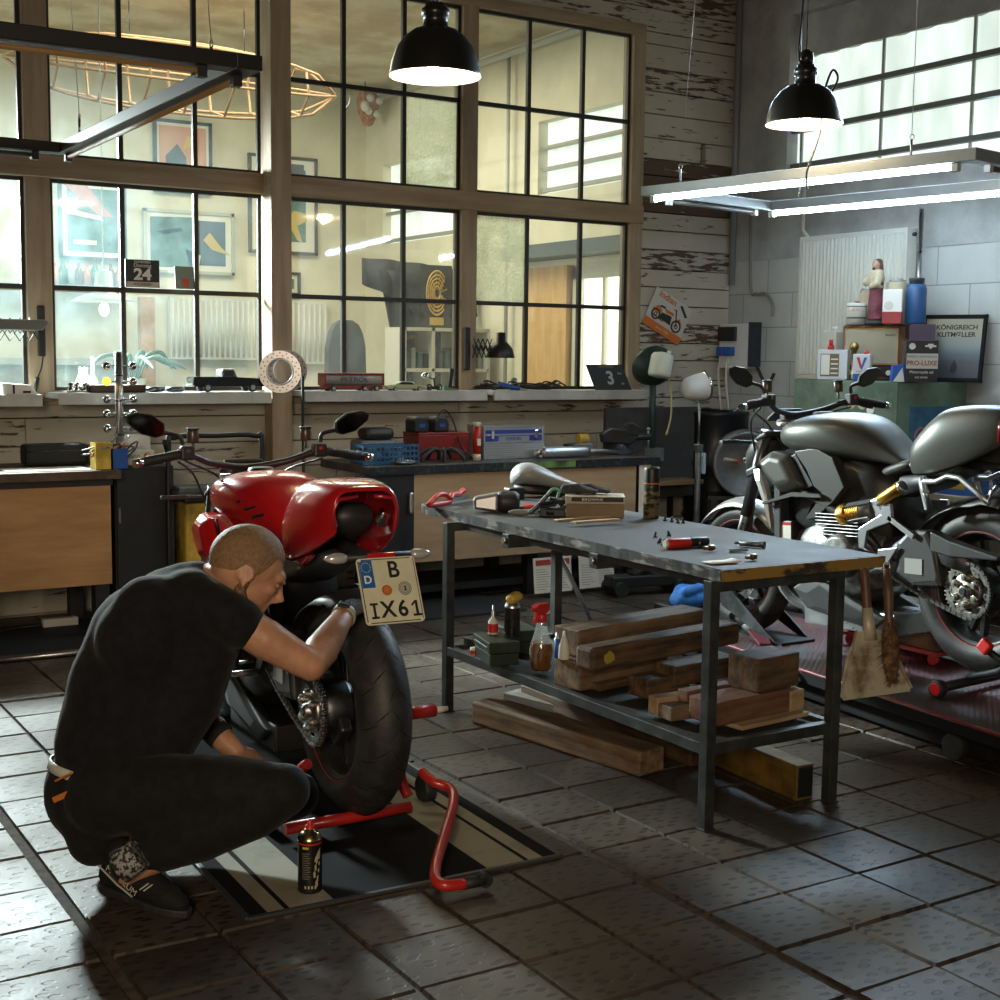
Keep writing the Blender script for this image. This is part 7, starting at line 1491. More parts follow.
def wall_things():
    # radiator
    t = thing('radiator', 'white ribbed panel radiator on the right wall above the green cabinet', 'radiator', (6.50, 6.24, 1.30)); wm = mat('radiator enamel', (.62, .62, .55), .4)
    y0, y1, h = 5.80 - 6.24, 6.69 - 6.24, .93; g = G(); n = 27; prof = []
    for i in range(n * 4 + 1):
        y = y0 + .015 + (y1 - y0 - .03) * i / (n * 4); k = i % 4; prof.append((-.02 if k in (0, 1) else -.034, y))
    vs = []
    for x, y in prof: vs += [(x, y, .03), (x, y, h - .03)]
    g.add(vs, [(2 * i, 2 * i + 1, 2 * i + 3, 2 * i + 2) for i in range(len(prof) - 1)], 0, False); g.build('radiator_panel', wm, t)
    g = G(); g.bb(-.02, .06, y0, y1, h - .03, h); g.bb(-.02, .06, y0, y1, 0, .03); g.bb(-.025, .065, y0 - .012, y0, 0, h); g.bb(-.025, .065, y1, y1 + .012, 0, h); g.bb(-.015, .06, y0, y1, .03, h - .03); g.build('radiator_case', wm, t, bevel=.003)
    g = G(); g.cyl((.03, y0 - .013, h - .04), (.03, y0 - .03, h - .04), .012, n=12); g.build('bleed_valve', DSTEEL, t)
    g = G(); P = atx(918, 300, 6.50); g.cyl((6.50, P.y, 1.2), (6.50, P.y, 2.33), .014, n=12); tag(g.build('heating_pipe', STEEL), 'bright vertical pipe beside the radiator', 'pipe')
    g = G(); P = atx(803, 230, 6.52); g.tube([(6.52, P.y, 2.62), (6.52, P.y, 2.28), (6.52, P.y - .05, 2.23)], .012, 10); tag(g.build('heating_pipe', OFFW), 'short pale pipe above the left corner of the radiator', 'pipe')
    g = G(); g.tube([(6.545, 7.44, 4.5), (6.545, 7.44, 1.95)], .024, 12); tag(g.build('corner_pipe', mat('grey painted pipe', (.2, .2, .2), .5)), 'grey vertical pipe running down the room corner', 'pipe')
    for z in (1.98, 2.75, 3.3): pass
    P = [(6.56, 7.28, 2.6), (6.56, 7.26, 1.95), (6.56, 7.2, 1.88), (6.56, 7.10, 1.875), (6.56, 7.03, 1.8), (6.56, 7.03, 1.72)]
    g = G(); g.tube(spline(P, 6), .011, 8); tag(g.build('wall_conduit', mat('grey painted pipe', (.2, .2, .2), .5)), 'thin conduit bending down to the socket box', 'conduit')
    # socket box
    A, B = atx(717, 350, 6.47), atx(755, 350, 6.5); t = thing('socket_box', 'grey and black wall socket box with blue plugs near the corner', 'socket box', (6.57, (A.y + B.y) / 2 - .05, 1.36)); w = .15
    g = G(); g.bb(-.12, 0, -.12, .19, 0, .31); g.build('box_body', mat('pale grey box', (.62, .63, .62), .5), t, bevel=.008); g = G(); g.bb(-.125, -.02, -.14, -.118, .01, .32); g.build('box_side', mat('blue black box', (.02, .025, .035), .5), t, bevel=.004); g = G(); g.bb(-.145, -.12, -.0, .18, .19, .29); g.build('breaker_cover', DPLAST, t, bevel=.006)
    for y in (.05, .13): g = G(); g.bb(-.17, -.12, y - .035, y + .035, .085, .15); g.build('plug', BLUE, t, bevel=.01); g = G(); g.tube(spline([(-.15, y, .08), (-.16, y + .01, -.05), (-.15, y - .02, -.3), (-.1, y - .05, -.62)], 6), .008, 8); g.build('plug_cord', OFFW, t)
    g = G(); a = Vector((6.5, 7.1, 1.36)); g.tube(spline([(6.5, 7.1, 1.37), (6.5, 7.0, 1.25), (6.52, 6.95, 1.33)], 6), .012, 8); tag(g.build('cable', BLACK), 'short black cable looping under the socket box', 'cable')
    # enamel sign
    P0 = aty(669, 316, 7.46); t = thing('enamel_sign', 'tilted metal sign with an orange motorcycle on the plank wall', 'sign', (P0.x, 7.475, P0.z), (0, 26, 0)); t.scale = (1.14, 1, 1.12); w, h = .155, .125; wh = mat('sign white', (.50, .50, .46), .45); og = mat('sign orange', (.55, .15, .025), .5); dk = mat('sign black', (.025, .022, .02), .5)
    g = G(); g.bb(-w, w, 0, .006, -h, h); g.build('sign_plate', wh, t, bevel=.001); g = G(); g.bb(-w, w, -.001, 0, -h, -h + .052); g.build('sign_band', og, t)
    text('lettering', 'Indian', .056, og, t, (-.045, -.001, .098), (90, 0, 0), sx=1.1, bold=.001); text('lettering', 'since 1901', .026, wh, t, (-.0, -.0018, -h + .026), (90, 0, 0))
    g = G()
    for x, r in ((-.09, .036), (.085, .04)): g.torus((x, -.002, -.03), r - .006, .006, 'y', 24, 5, 1); g.torus((x, -.002, -.03), r * .3, .003, 'y', 12, 5, 1)
    g.prism([(-.13, -.01), (-.09, .03), (-.05, .01), (-.06, -.02)], -.003, -.001, 'y', 0); g.prism([(.04, -.02), (.09, .025), (.125, -.005), (.1, .0), (.07, -.01)], -.003, -.001, 'y', 0); g.prism([(-.04, .03), (.03, .035), (.045, .02), (-.02, .012)], -.003, -.001, 'y', 0); g.prism([(-.06, -.04), (.04, -.045), (.03, .01), (-.05, .0)], -.0025, -.001, 'y', 1); g.prism([(-.08, .025), (-.03, .03), (-.04, .042), (-.075, .038)], -.003, -.001, 'y', 1); g.bar((.085, -.002, -.03), (.045, -.002, .06), .008, .002, 1, (0, 1, 0)); g.bar((.03, -.002, .058), (.05, -.002, .062), .006, .002, 1, (0, 1, 0)); g.bar((-.02, -.002, -.048), (-.12, -.002, -.04), .007, .002, 1, (0, 1, 0))
    g.prism([(.06, .10), (.075, .11), (.14, .06), (.125, .05)], -.002, 0, 'y', 1); g.build('sign_picture', [og, dk], t)
    # stand lamp: green pole with cowl and white jug
    P = aty(653, 380, 6.9); X = P.x; t = thing('stand_lamp', 'dark green pole carrying a tilted dark cowl in front of the plank wall', 'lamp', (X, 6.9, 0)); gn = mat('dark green pole', (.02, .045, .04), .4); zb = .0
    g = G(); g.cyl((0, 0, .81), (0, 0, 1.40), .022, n=14); g.build('pole', gn, t); g = G(); g.bb(-.10, .06, -.06, .02, .765, .85); g.build('clamp_block', GREYM, t, bevel=.006)
    g = G(); Mx = Euler((math.radians(20), math.radians(-52), math.radians(0))).to_matrix(); g.lathe([(.028, .12), (.06, .11), (.10, .07), (.135, 0), (.14, -.012), (.134, -.01), (.095, .065), (.05, .1)], (-.0, -.0, 1.37), Euler((math.radians(-60), math.radians(35), 0)).to_matrix() @ Matrix(((1, 0, 0), (0, 1, 0), (0, 0, -1))), 28); g.build('cowl', mat('dark green enamel', (.015, .03, .025), .4), t)
    J = aty(661, 365, 6.72); t = thing('jug', 'white plastic jug hanging tilted from the dark cowl', 'jug', tuple(J), (0, 12, 0)); g = G(); g.lathe([(0, -.075), (.066, -.075), (.072, -.06), (.072, .05), (.06, .07), (.02, .08), (0, .08)], n=24); g.build('jug_body', mat('milky plastic', (.52, .52, .42), .4, sheen=.1), t); g = G(); g.cyl((.045, 0, .06), (.045, 0, .10), .014, n=12); g.build('jug_spout', OFFW, t)
    g = G(); g.tube(spline([tuple(J + Vector((.05, 0, -.075))), tuple(J + Vector((.085, 0, -.14))), tuple(J + Vector((.09, 0, -.32))), tuple(J + Vector((.055, 0, -.44)))], 6), .006, 8); tag(g.build('rubber_hose', mat('yellowed hose', (.4, .33, .16), .5)), 'yellowish hose hanging down from the white jug', 'hose')
    # second stand: white headlamp shaped tank on a grey tripod pole
    P = aty(700, 390, 6.75); t = thing('lamp_stand', 'white bell shaped headlamp on a slim grey pole beside the black barrel', 'lamp', (P.x, 6.75, 0)); X = P
    g = G(); g.cyl((0, 0, .02), (0, 0, .85), .02, n=12); g.build('pole', GREYM, t); g = G(); g.cyl((0, 0, .85), (-.0, 0, 1.18), .008, n=10); g.build('upper_rod', STEEL, t); g = G(); g.box((0, 0, .85), (.045, .045, .05)); g.cyl((0, 0, .80), (.05, 0, .80), .01, n=10); g.build('pole_clamp', ALU, t, bevel=.006)
    for a in (90, 210, 330): g = G(); g.tube([(0, 0, .35), (.22 * math.cos(math.radians(a)), .22 * math.sin(math.radians(a)), .012)], .011, 8); g.build('leg', GREYM, t)
    g = G(); Mx = Euler((0, math.radians(80), math.radians(-12))).to_matrix(); g.lathe([(0, -.13), (.045, -.125), (.072, -.09), (.085, -.02), (.088, .03)], (0, 0, 1.245), Mx, 28); g.build('lamp_shell', WHITE, t); g = G(); g.lathe([(.088, .03), (.093, .034), (.093, .045), (.084, .048)], (0, 0, 1.245), Mx, 28); rg = g.build('lamp_ring', CHROME, t); g = G(); g.lathe([(0, .07), (.05, .062), (.084, .045)], (0, 0, 1.245), Mx, 28); g.build('lamp_lens', mat('lamp lens', (.4, .44, .46), .1, .4), rg)
    g = G(); g.bb(.03, .055, -.02, .02, .68, .82); g.build('hang_tag', mat('pale blue tag', (.35, .45, .5), .5), t, bevel=.01)
    # grey board, little shelf
    A, B = aty(606, 430, 7.1), aty(697, 430, 7.1); g = G(); g.bb(A.x, B.x, 7.1, 7.13, .5, 1.1); tag(g.build('back_board', mat('dark grey board', (.05, .052, .055), .6, var=.15)), 'dark grey board standing behind the bench vice', 'board')
    A, B = aty(650, 470, 6.85), aty(700, 470, 6.85); t = thing('side_table', 'small wooden topped side table behind the black spray can', 'table', ((A.x + B.x) / 2, 6.98, 0)); w = (B.x - A.x) / 2 + .06; g = G(); g.bb(-w, w, -.1, .25, .60, .63); g.build('table_top', mat('shelf wood', (.22, .14, .075), .6), t, bevel=.003)
    for x in (-w + .02, w - .04):
        for y in (-.08, .2): g = G(); g.bb(x, x + .03, y, y + .03, 0, .6); g.build('leg', NAVY, t)
    t = thing('paper_bag', 'brown and white sack standing under the small side table', 'sack', ((A.x + B.x) / 2 + .02, 7.0, 0)); g = G(); g.loft([sec(-.06, .1, 0, .36, 12, 4), sec(.07, .1, 0, .36, 12, 4)]); g.build('sack_body', mat('brown sack', (.24, .15, .07), .8), t); g = G(); g.prism([(-.03, .34), (.1, .34), (.1, .12)], -.064, -.06, 'y'); g.build('sack_print', mat('grey print', (.35, .36, .36), .7), t)
    # barrels
    bm = mat('black barrel paint', (.014, .015, .018), .35, .3)
    A, B = aty(690, 450, 7.12), aty(741, 450, 7.12); r = (B.x - A.x) / 2 * .94; t = thing('oil_drum', 'upright black oil drum in the corner', 'barrel', ((A.x + B.x) / 2, 7.12, 0)); H = 1.07
    pr = [(0, 0), (r, 0), (r + .01, .012), (r, .03)]
    for z in (.36, .72): pr += [(r, z - .025), (r + .014, z), (r, z + .025)]
    pr += [(r, H - .03), (r + .01, H - .012), (r, H), (r - .02, H), (r - .022, H - .015), (0, H - .015)]
    g = G(); g.lathe(pr, n=40); g.build('drum_body', bm, t); g = G(); g.cyl((.1, -.06, H - .015), (.1, -.06, H + .01), .03, n=14); g.build('drum_bung', DSTEEL, t)
    # lying grey drum with a red tap
    c = aty(747, 465, 6.55); t = thing('oil_drum', 'grey drum lying on its side with a red tap before the corner', 'barrel', (c.x, 6.55, c.z - .215), (0, 0, -38)); r = .21
    g = G(); g.lathe([(0, .01), (r - .02, .01), (r - .016, 0), (r, 0), (r + .006, .012), (r, .03), (r, .15), (r + .01, .17), (r, .19), (r, .45), (0, .45)], (0, 0, .215), 'y', 40); g.build('drum_body', mat('dull grey drum', (.17, .18, .18), .5, .3, var=.15), t)
    g = G(); g.cyl((-.06, .01, .24), (-.06, -.04, .24), .018, n=14); g.build('tap_body', RED, t); g = G(); g.cyl((-.06, -.035, .24), (-.15, -.075, .255), .012, n=10); g.build('tap_spout', mat('tan plastic', (.4, .33, .22), .5), t)
    g = G(); g.bb(-.24, .24, .05, .42, -.02, .004); g.build('drum_cradle', NAVY, t)
    zc = t.location.z
    for x in (-.2, .2):
        for y in (.08, .38): g = G(); g.bb(x - .02, x + .02, y - .02, y + .02, -zc, -.02); g.build('cradle_leg', NAVY, t)
    # low shelf behind the rear of the grey motorcycle with helmet and boxes
    t = thing('low_shelf', 'low shelf with pale wooden boards behind the tail of the grey motorcycle', 'shelf', (6.2, 4.6, 0)); sw = mat('pale shelf board', (.25, .21, .15), .65, var=.15)
    for z in (.28, .66): g = G(); g.bb(-.22, .3, -.9, .72, z, z + .035); g.build('shelf_board', sw, t, bevel=.003)
    for y in (-.85, .68): 
        for x in (-.2, .26): g = G(); g.bb(x, x + .04, y, y + .04, 0, .66); g.build('leg', NAVY, t)
    t = thing('helmet', 'dark blue motorcycle helmet on the low shelf behind the tail of the grey motorcycle', 'helmet', (6.12, 4.62, .696), (0, 0, 210)); g = G(); g.ell((0, 0, .13), (.125, .155, .14), 24, 16); g.build('helmet_shell', mat('blue black lacquer', (.012, .02, .035), .2, coat=.6), t); g = G(); g.lathe([(.128, .10), (.134, .14), (.13, .17)], (0, .002, 0), 'z', 30, 0, True, 20, 160); g.build('visor', BLACK, t)
    t = thing('carton', 'blue and yellow carton beside the dark blue helmet', 'carton', (6.1, 4.98, .696), (0, 0, 12)); g = G(); g.bb(-.06, .06, -.12, .12, 0, .11); g.build('carton_body', BLUE, t); g = G(); g.bb(-.061, -.0595, -.04, .1, .03, .08); g.build('carton_label', YEL, t)
wall_things()
# ------------------------------------------------------------------ hanging lamps
def pendants():
    en = mat('black enamel', (.014, .014, .013), .35, coat=.2); inn = mat('lit white enamel', (.8, .76, .66), .5, emit=(1., .86, .6), estr=1.6)
    def pend(label, px, py, d, R0, loop):
        P = atd(px, py, d); t = thing('pendant_lamp', label, 'lamp', tuple(P), (0, 0, 0), 'black enamel pendant lamps')
        k = R0 / .18
        g = G(); g.lathe([(a * k, b * k) for a, b in ((.18, 0), (.181, .004), (.178, .014), (.170, .055), (.150, .11), (.118, .152), (.085, .176), (.056, .186), (.049, .19), (.047, .225), (.054, .228), (.054, .255), (.042, .265), (.04, .275), (.02, .277), (.0, .277))], n=48); g.build('lamp_shade', en, t)
        g = G(); g.lathe([(a * k, b * k) for a, b in ((.1785, .002), (.174, .014), (.166, .053), (.146, .107), (.114, .148), (.08, .171), (0, .178))], n=48); g.build('shade_lining', inn, t)
        g = G(); g.ell((0, 0, .06 * k), (.035, .035, .048)); g.cyl((0, 0, .1 * k), (0, 0, .177 * k), .02); g.build('bulb', mat('lit bulb', (1, .9, .7), .5, emit=(1., .85, .6), estr=30), t)
        g = G(); g.torus((0, 0, .295 * k), .02, .005, 'x', 16, 6); g.cyl((0, 0, .31 * k), (0, 0, 4.6 - P.z), .003 if loop else .006, n=8); g.build('suspension', BLACK, t)
        if loop:
            g = G(); g.lathe([(0, .275 * k), (.032, .28 * k), (.036, .305 * k), (.03, .33 * k), (.012, .345 * k), (0, .35 * k)]); g.build('pulley_housing', en, t)
            g = G(); a = atd(848, 0, d) - P; pts = [(-.01, 0, 1.2), (-.03, 0, .6), (-.05, 0, .35), (-.035, 0, .28), (0, 0, .26), (.04, 0, .2), (.1, .0, .12), (.17, 0, .17), (.21, 0, .24), (.17, 0, .27), (.12, 0, .15), (.09, -.02, .0), (.04, -.03, -.12), (.0, -.03, -.22), (.005, -.03, -.30)]
            g.tube(spline(pts, 6), .0055, 8); g.build('lamp_cord', BLACK, t)
        l = bpy.data.lights.new('pendant_bulb', 'POINT'); l.energy = PEND_W; l.color = (1, .8, .52); l.shadow_soft_size = .05; o = bpy.data.objects.new('pendant_bulb', l); COL.objects.link(o); o.location = P + Vector((0, 0, .01))
    pend('black enamel pendant lamp hanging before the middle window', 435, 77, 5.3, .18, False)
    pend('black enamel pendant lamp with looped cord hanging before the right high window', 804, 125, 6.4, .18, True)
def light_frames():
    def frame(name, label, A, ang, Wd, Ln, lit):
        t = thing(name, label, 'light fitting', A, (0, 0, ang)); al = mat('grey light channel', (.24, .25, .25), .4, .5) if lit else mat('dark light channel', (.022, .022, .022), .5, .3)
        # local: x to the right, -y towards the camera; A is the far left corner
        h, w = (.055, .085) if lit else (.046, .085)
        for i, (q, ax) in enumerate((((0, w, -Ln, 0), 'y'), ((Wd - w, Wd, -Ln, 0), 'y'), ((w, Wd - w, -w, 0), 'x'), ((w, Wd - w, -Ln, -Ln + w), 'x'))):
            g = G(); x0, x1, y0, y1 = q
            g.bb(x0, x1, y0, y1, .04, .04 + h); g.build('channel', al, t, bevel=.003)
            if ax == 'y': a, b = ((x0 + x1) / 2, y0 + .12, .02), ((x0 + x1) / 2, y1 - .06, .02)
            else: a, b = (x0 + .1, (y0 + y1) / 2, .02), (x1 - .1, (y0 + y1) / 2, .02)
            on = lit and ax == 'y'
            g = G(); a = (a[0], a[1], .026); b = (b[0], b[1], .026); g.cyl(a, b, .013 if lit else .009, n=12)
            if on: m = mat('lit cool tube', (.9, .95, 1), .5, emit=(.62, .82, 1.), estr=TUBE_E)
            else: m = mat('lit amber tube', (.05, .03, .02), .6, emit=(1., .45, .10), estr=.05) if not lit and i in (1, 3) else mat('dark tube', (.1, .09, .08), .4)
            g.build('tube', m, t)
            for e in (a, b): g = G(); g.box(e, (.03, .03, .04)); g.build('tube_holder', OFFW if lit else DPLAST, t)
        for x, y in ((.04, -.25), (.04, -Ln + .35), (Wd - .04, -.25), (Wd - .04, -Ln + .35)):
            g = G(); g.cyl((x, y, .09), (x, y, .17), .006, n=8); g.torus((x, y, .18), .012, .003, 'x', 14, 5); g.cyl((x, y, .19), (Wd / 2 + (x - Wd / 2) * .75, y * .9 - Ln * .04, 2.2), .0016, n=6); g.build('hanging_wire', STEEL, t)
        return t
    t = frame('light_frame', 'hanging rectangular light frame with two lit bluish tubes over the grey motorcycle', (4.63, 6.03, 2.262), 9.2, 1.12, 2.0, True)
    t = frame('light_frame', 'dark unlit hanging light frame high at the left', (.54, 6.37, 2.262), 0, 1.12, 2.26, False)
    # scissor lamps on the glazing posts
    def scissor(label, X, z, n, s, step=.034, Y=7.44):
        t = thing('scissor_lamp', label, 'lamp', (X, Y, z)); g = G(); g.bb(-.02, .02, .0, .03, -.14, .13); g.build('wall_bracket', BLACK, t, bevel=.008)
        g = G()
        for k in range(n):
            x0, x1 = s * (.02 + step * k), s * (.02 + step * (k + 1))
            for a, b in ((-.04, .04), (.04, -.04)): g.bar((x0, -.02, a - .02), (x1, -.02, b - .02), .004, .007, 0, (0, 1, 0)); g.bar((x0, -.035, a + .02), (x1, -.035, b + .02), .004, .007, 0, (0, 1, 0))
        g.build('scissor_arm', BLACK, t); return t, s * (.02 + step * n)
    P = aty(468, 348, 7.44); t, xe = scissor('black scissor arm lamp with a bell shade on the window post', P.x + .0, P.z, 4, 1)
    g = G(); g.lathe([(.088, -.06), (.09, -.055), (.075, -.0), (.045, .035), (.03, .045), (.028, .10), (.0, .105)], (xe + .07, -.03, 0), 'z', 32); g.build('lamp_shade', BLACK, t); g = G(); g.ell((xe + .07, -.03, -.02), (.028, .028, .04)); g.build('bulb', OFFW, t)
    P = aty(42, 330, 7.44); t, xe = scissor('scissor arm lamp with a long grey trough shade at the left post', P.x, P.z, 6, -1, .05)
    g = G(); g.prism([(-.55, .05), (-.02, .05), (-.01, .035), (-.04, -.005), (-.55, -.005)], -.2, .0, 'y'); g.build('lamp_shade', mat('grey trough', (.16, .17, .165), .4), t, bevel=.006)
    g = G(); g.tube(spline([(0, -.01, -.14), (-.01, -.01, -.2), (-.03, -.01, -.25)], 4), .004, 6); g.cyl((-.03, -.01, -.25), (-.05, -.01, -.34), .012, n=10); g.build('lamp_switch', BLACK, t)
PEND_W = 10.; TUBE_E = 38.
pendants(); light_frames()
# ------------------------------------------------------------------ the room behind the glazing
FY = 13.39
def far(px, py, y=FY): return aty(px, py, y)
def pictures():
    def pic(label, x0, y0, x1, y1, frame_m, mat_w, art, arts, y=FY, extra=None):
        A, B = far(x0, y0, y), far(x1, y1, y); cx, cz = (A.x + B.x) / 2, (A.z + B.z) / 2; w, h = abs(B.x - A.x) / 2, abs(A.z - B.z) / 2
        t = thing('framed_picture', label, 'picture', (cx, y - .03, cz)); f = .03; g = G()
        for q in ((-w, w, h - f, h), (-w, w, -h, -h + f)): g.bb(q[0], q[1], -.02, .02, q[2], q[3])
        for q in ((-w, -w + f), (w - f, w)): g.bb(q[0], q[1], -.02, .02, -h, h)
        g.build('frame', frame_m, t); g = G(); g.bb(-w + f, w - f, 0, .01, -h + f, h - f, 0); g.bb(-w + f + mat_w, w - f - mat_w, -.004, 0, -h + f + mat_w, h - f - mat_w, 1); g.build('print', [PAPER, art], t)
        g = G()
        for poly, m in extra or []: g.prism([(a * w, b * h) for a, b in poly], -.008, -.004, 'y', m)
        if extra: g.build('print_shape', arts, t)
    bf = mat('dark frame', (.05, .06, .055), .5); teal = mat('teal print', (.10, .20, .19), .5, var=.25, scale=3); sal = mat('salmon print', (.55, .28, .18), .5); nav = mat('navy print', (.09, .12, .15), .5)
    yel = mat('ochre print', (.55, .42, .12), .5); wht = PAPER; red = mat('coral print', (.5, .14, .08), .5)
    pic('large teal poster with red stripes behind the left window', 57, 178, 126, 262, bf, .05, teal, [red, wht], extra=[([(-.9, .9), (-.2, .9), (.6, .1), (.2, .1)], 0), ([(-.9, .3), (.3, .1), (.3, 0), (-.9, .15)], 1), ([(-.6, -.5), (.1, -.5), (.1, -.62), (-.6, -.62)], 1)])
    pic('wide dark teal poster with a white flying shape in the back room', 142, 208, 233, 276, mat('pale frame', (.45, .45, .36), .5), .06, nav, [teal, wht, red, yel], extra=[([(-.85, .75), (.1, .8), (.1, -.8), (-.85, -.8)], 0), ([(-.7, .3), (-.2, .45), (-.15, .35), (-.55, .2)], 1), ([(-.1, -.2), (0, -.75), (.2, -.75), (.25, -.4), (.05, -.3)], 1), ([(.02, -.42), (.15, -.4), (.12, -.65)], 2), ([(.3, .1), (.45, .35), (.7, -.1), (.9, -.35), (.5, -.2)], 3)])
    pic('salmon poster with a dark abstract figure high in the back room', 152, 118, 211, 196, bf, .03, sal, [nav, yel, wht], extra=[([(-.5, -.9), (-.6, 0), (-.2, .35), (.1, 0), (.2, -.9)], 0), ([(.0, .2), (.15, .6), (.5, .5), (.55, -.2), (.35, -.3), (.3, .3)], 1), ([(.1, -.9), (.1, -.2), (.4, -.3), (.4, -.9)], 2)])
    pic('tall framed print of a yellow creature behind the big post', 247, 153, 316, 256, bf, .10, teal, [yel, nav], extra=[([(.1, -.3), (.3, -.1), (.65, -.15), (.7, -.3), (.4, -.4), (.55, -.75), (.4, -.7), (.2, -.45)], 0), ([(-.6, .85), (.6, .85), (.6, .5), (-.6, .5)], 1)])
    pic('small framed picture low on the back room wall', 283, 272, 299, 296, bf, .04, teal, [wht])
pictures()
def back_things():
    # rib frame of a model airship hung under the ceiling
    wd = mat('pale lath wood', (.32, .19, .09), .6); A, B = far(4, 55, 10.6), far(335, 97, 10.6); t = thing('rib_frame', 'long wooden lath frame of a glider wing hanging under the ceiling of the back room', 'model', ((A.x + B.x) / 2, 10.6, (A.z + B.z) / 2)); L = (B.x - A.x) / 2
    n = 7
    for j in range(6):
        a = 2 * PI * j / 6 + .3; pts = []
        for i in range(13):
            u = -1 + 2 * i / 12; r = .32 * math.sqrt(max(0, 1 - abs(u) ** 2.4)) + .01; pts.append((u * L, r * math.cos(a), r * .9 * math.sin(a)))
        g = G(); g.tube(pts, .012, 6); g.build('lath', wd, t)
    for i in range(1, 8):
        u = -1 + 2 * i / 8; r = .32 * math.sqrt(max(0, 1 - abs(u) ** 2.4)); g = G(); g.tube([(u * L, r * math.cos(2 * PI * j / 6 + .3), r * .9 * math.sin(2 * PI * j / 6 + .3)) for j in range(6)], .011, 6, closed=True); g.build('rib', wd, t)
    g = G(); g.torus((L + .02, 0, 0), .12, .01, 'y', 20, 6, 0, -70, 70); g.build('tail_hook', DSTEEL, t)
    g = G(); g.cyl((-L * .3, 0, .3), (-L * .3, 0, 4.15 - t.location.z), .004, n=6); g.cyl((L * .4, 0, .25), (L * .4, 0, 4.15 - t.location.z), .004, n=6); g.build('hanging_wire', DSTEEL, t)
    # white pendant with bare bulb
    P = aty(104, 302, 9.3); t = thing('pendant_lamp', 'white bell pendant lamp with a bare lit bulb in the back room', 'lamp', tuple(P)); g = G(); k = 1.; g.lathe([(.21, 0), (.215, .004), (.17, .03), (.10, .055), (.065, .07), (.055, .2), (.03, .215), (0, .215)], n=40); g.build('lamp_shade', mat('white enamel', (.62, .65, .6), .35), t); g = G(); g.ell((.0, 0, -.05), (.032, .032, .045)); g.build('bulb', mat('bare lit bulb', (1, .95, .8), .5, emit=(1, .9, .65), estr=14), t); g = G(); g.cyl((0, 0, .215), (0, 0, 4.15 - P.z), .006, n=6); g.build('lamp_cord', OFFW, t)
    # far room: counter with bottles and shelf, radiators
    A, B = far(50, 350, 12.6), far(138, 350, 12.6); t = thing('bar_counter', 'grey panelled counter seen through the left window', 'counter', ((A.x + B.x) / 2, 12.6, 0)); w = (B.x - A.x) / 2; g = G(); g.bb(-w - .7, w, 0, .5, 0, 1.3); g.build('counter_front', mat('grey green panel', (.32, .36, .33), .6, var=.1), t); g = G(); g.bb(-w - .72, w + .03, -.04, .54, 1.3, 1.36); g.build('counter_top', mat('grey counter top', (.4, .42, .4), .5), t)
    A, B = far(50, 287, 13.2), far(128, 287, 13.2); g = G(); g.bb(A.x - .8, B.x, 13.05, 13.38, A.z - .02, A.z + .02); tag(g.build('wall_shelf', mat('grey shelf', (.3, .33, .31), .6)), 'long grey wall shelf carrying bottles in the back room', 'shelf'); zs = A.z + .021
    cols = [mat('orange drink', (.5, .2, .08), .3), mat('green bottle', (.08, .18, .1), .25), mat('clear bottle', (.4, .45, .42), .2), mat('brown bottle', (.15, .07, .03), .3)]
    i = 0
    for px in range(55, 126, 8):
        P = far(px, 280, 13.15); t = thing('bottle', 'small bottle standing on the long wall shelf in the back room', 'bottle', (P.x, 13.15, zs), (0, 0, 0), 'bottles on the back room shelf'); h = .2 + .05 * ((i * 7) % 4) / 3; g = G(); g.lathe([(0, 0), (.04, 0), (.04, h * .6), (.015, h * .78), (.015, h), (0, h)], n=14); g.build('bottle_body', cols[i % 4], t); i += 1
    for (x0, x1, z0, z1, y, lb) in ((170, 262, 296, 360, 13.3, 'white ribbed radiator on the far wall of the back room, left of the big post'), (291, 328, 300, 364, 13.3, 'white ribbed radiator on the far wall of the back room, right of the big post')):
        A, B = far(x0, z0, y), far(x1, z1, y); t = thing('radiator', lb, 'radiator', ((A.x + B.x) / 2, y, B.z)); w = (B.x - A.x) / 2; h = A.z - B.z; g = G(); g.bb(-w, w, 0, .07, 0, h); g.build('radiator_case', mat('radiator enamel', (.52, .53, .48), .4), t); g = G(); nn = int(w * 2 / .055)
        for k in range(nn): x = -w + .03 + (2 * w - .06) * k / max(1, nn - 1); g.cyl((x, -.002, .03), (x, -.002, h - .03), .016, n=8)
        g.build('radiator_fins', mat('radiator enamel', (.52, .53, .48), .4), t)
    # orange wooden door edge, potted plant, bottles on the sill side
    A = far(147, 330, 12.9); g = G(); g.bb(A.x - .06, A.x + .08, 12.9, 13.0, 0, far(147, 297, 12.9).z); tag(g.build('wooden_post', mat('warm wood', (.45, .25, .10), .6, var=.15)), 'narrow warm wooden post beside the counter in the back room', 'post')
    P = aty(137, 380, 8.1); t = thing('potted_plant', 'small potted palm behind the left window', 'plant', (P.x, 8.17, .062), (0, 0, 0)); g = G(); g.lathe([(0, 1.1), (.06, 1.1), (.075, 1.2), (.07, 1.2), (0, 1.19)]); g.build('plant_pot', OFFW, t); lf = mat('plant leaf', (.06, .13, .08), .5)
    for k in range(9):
        a = k * 2.4; r_ = .17 + .03 * (k % 3); pts = [(0, 0, 1.1), (r_ * .4 * math.cos(a), r_ * .4 * math.sin(a), 1.32), (r_ * math.cos(a), r_ * math.sin(a), 1.36 - .03 * (k % 3)), (r_ * 1.4 * math.cos(a), r_ * 1.4 * math.sin(a), 1.26)]; g = G(); g.tube(spline(pts, 4), [.004] * 4 + [.014] * 5 + [.012, .009, .006, .003], 6); g.build('leaf', lf, t)
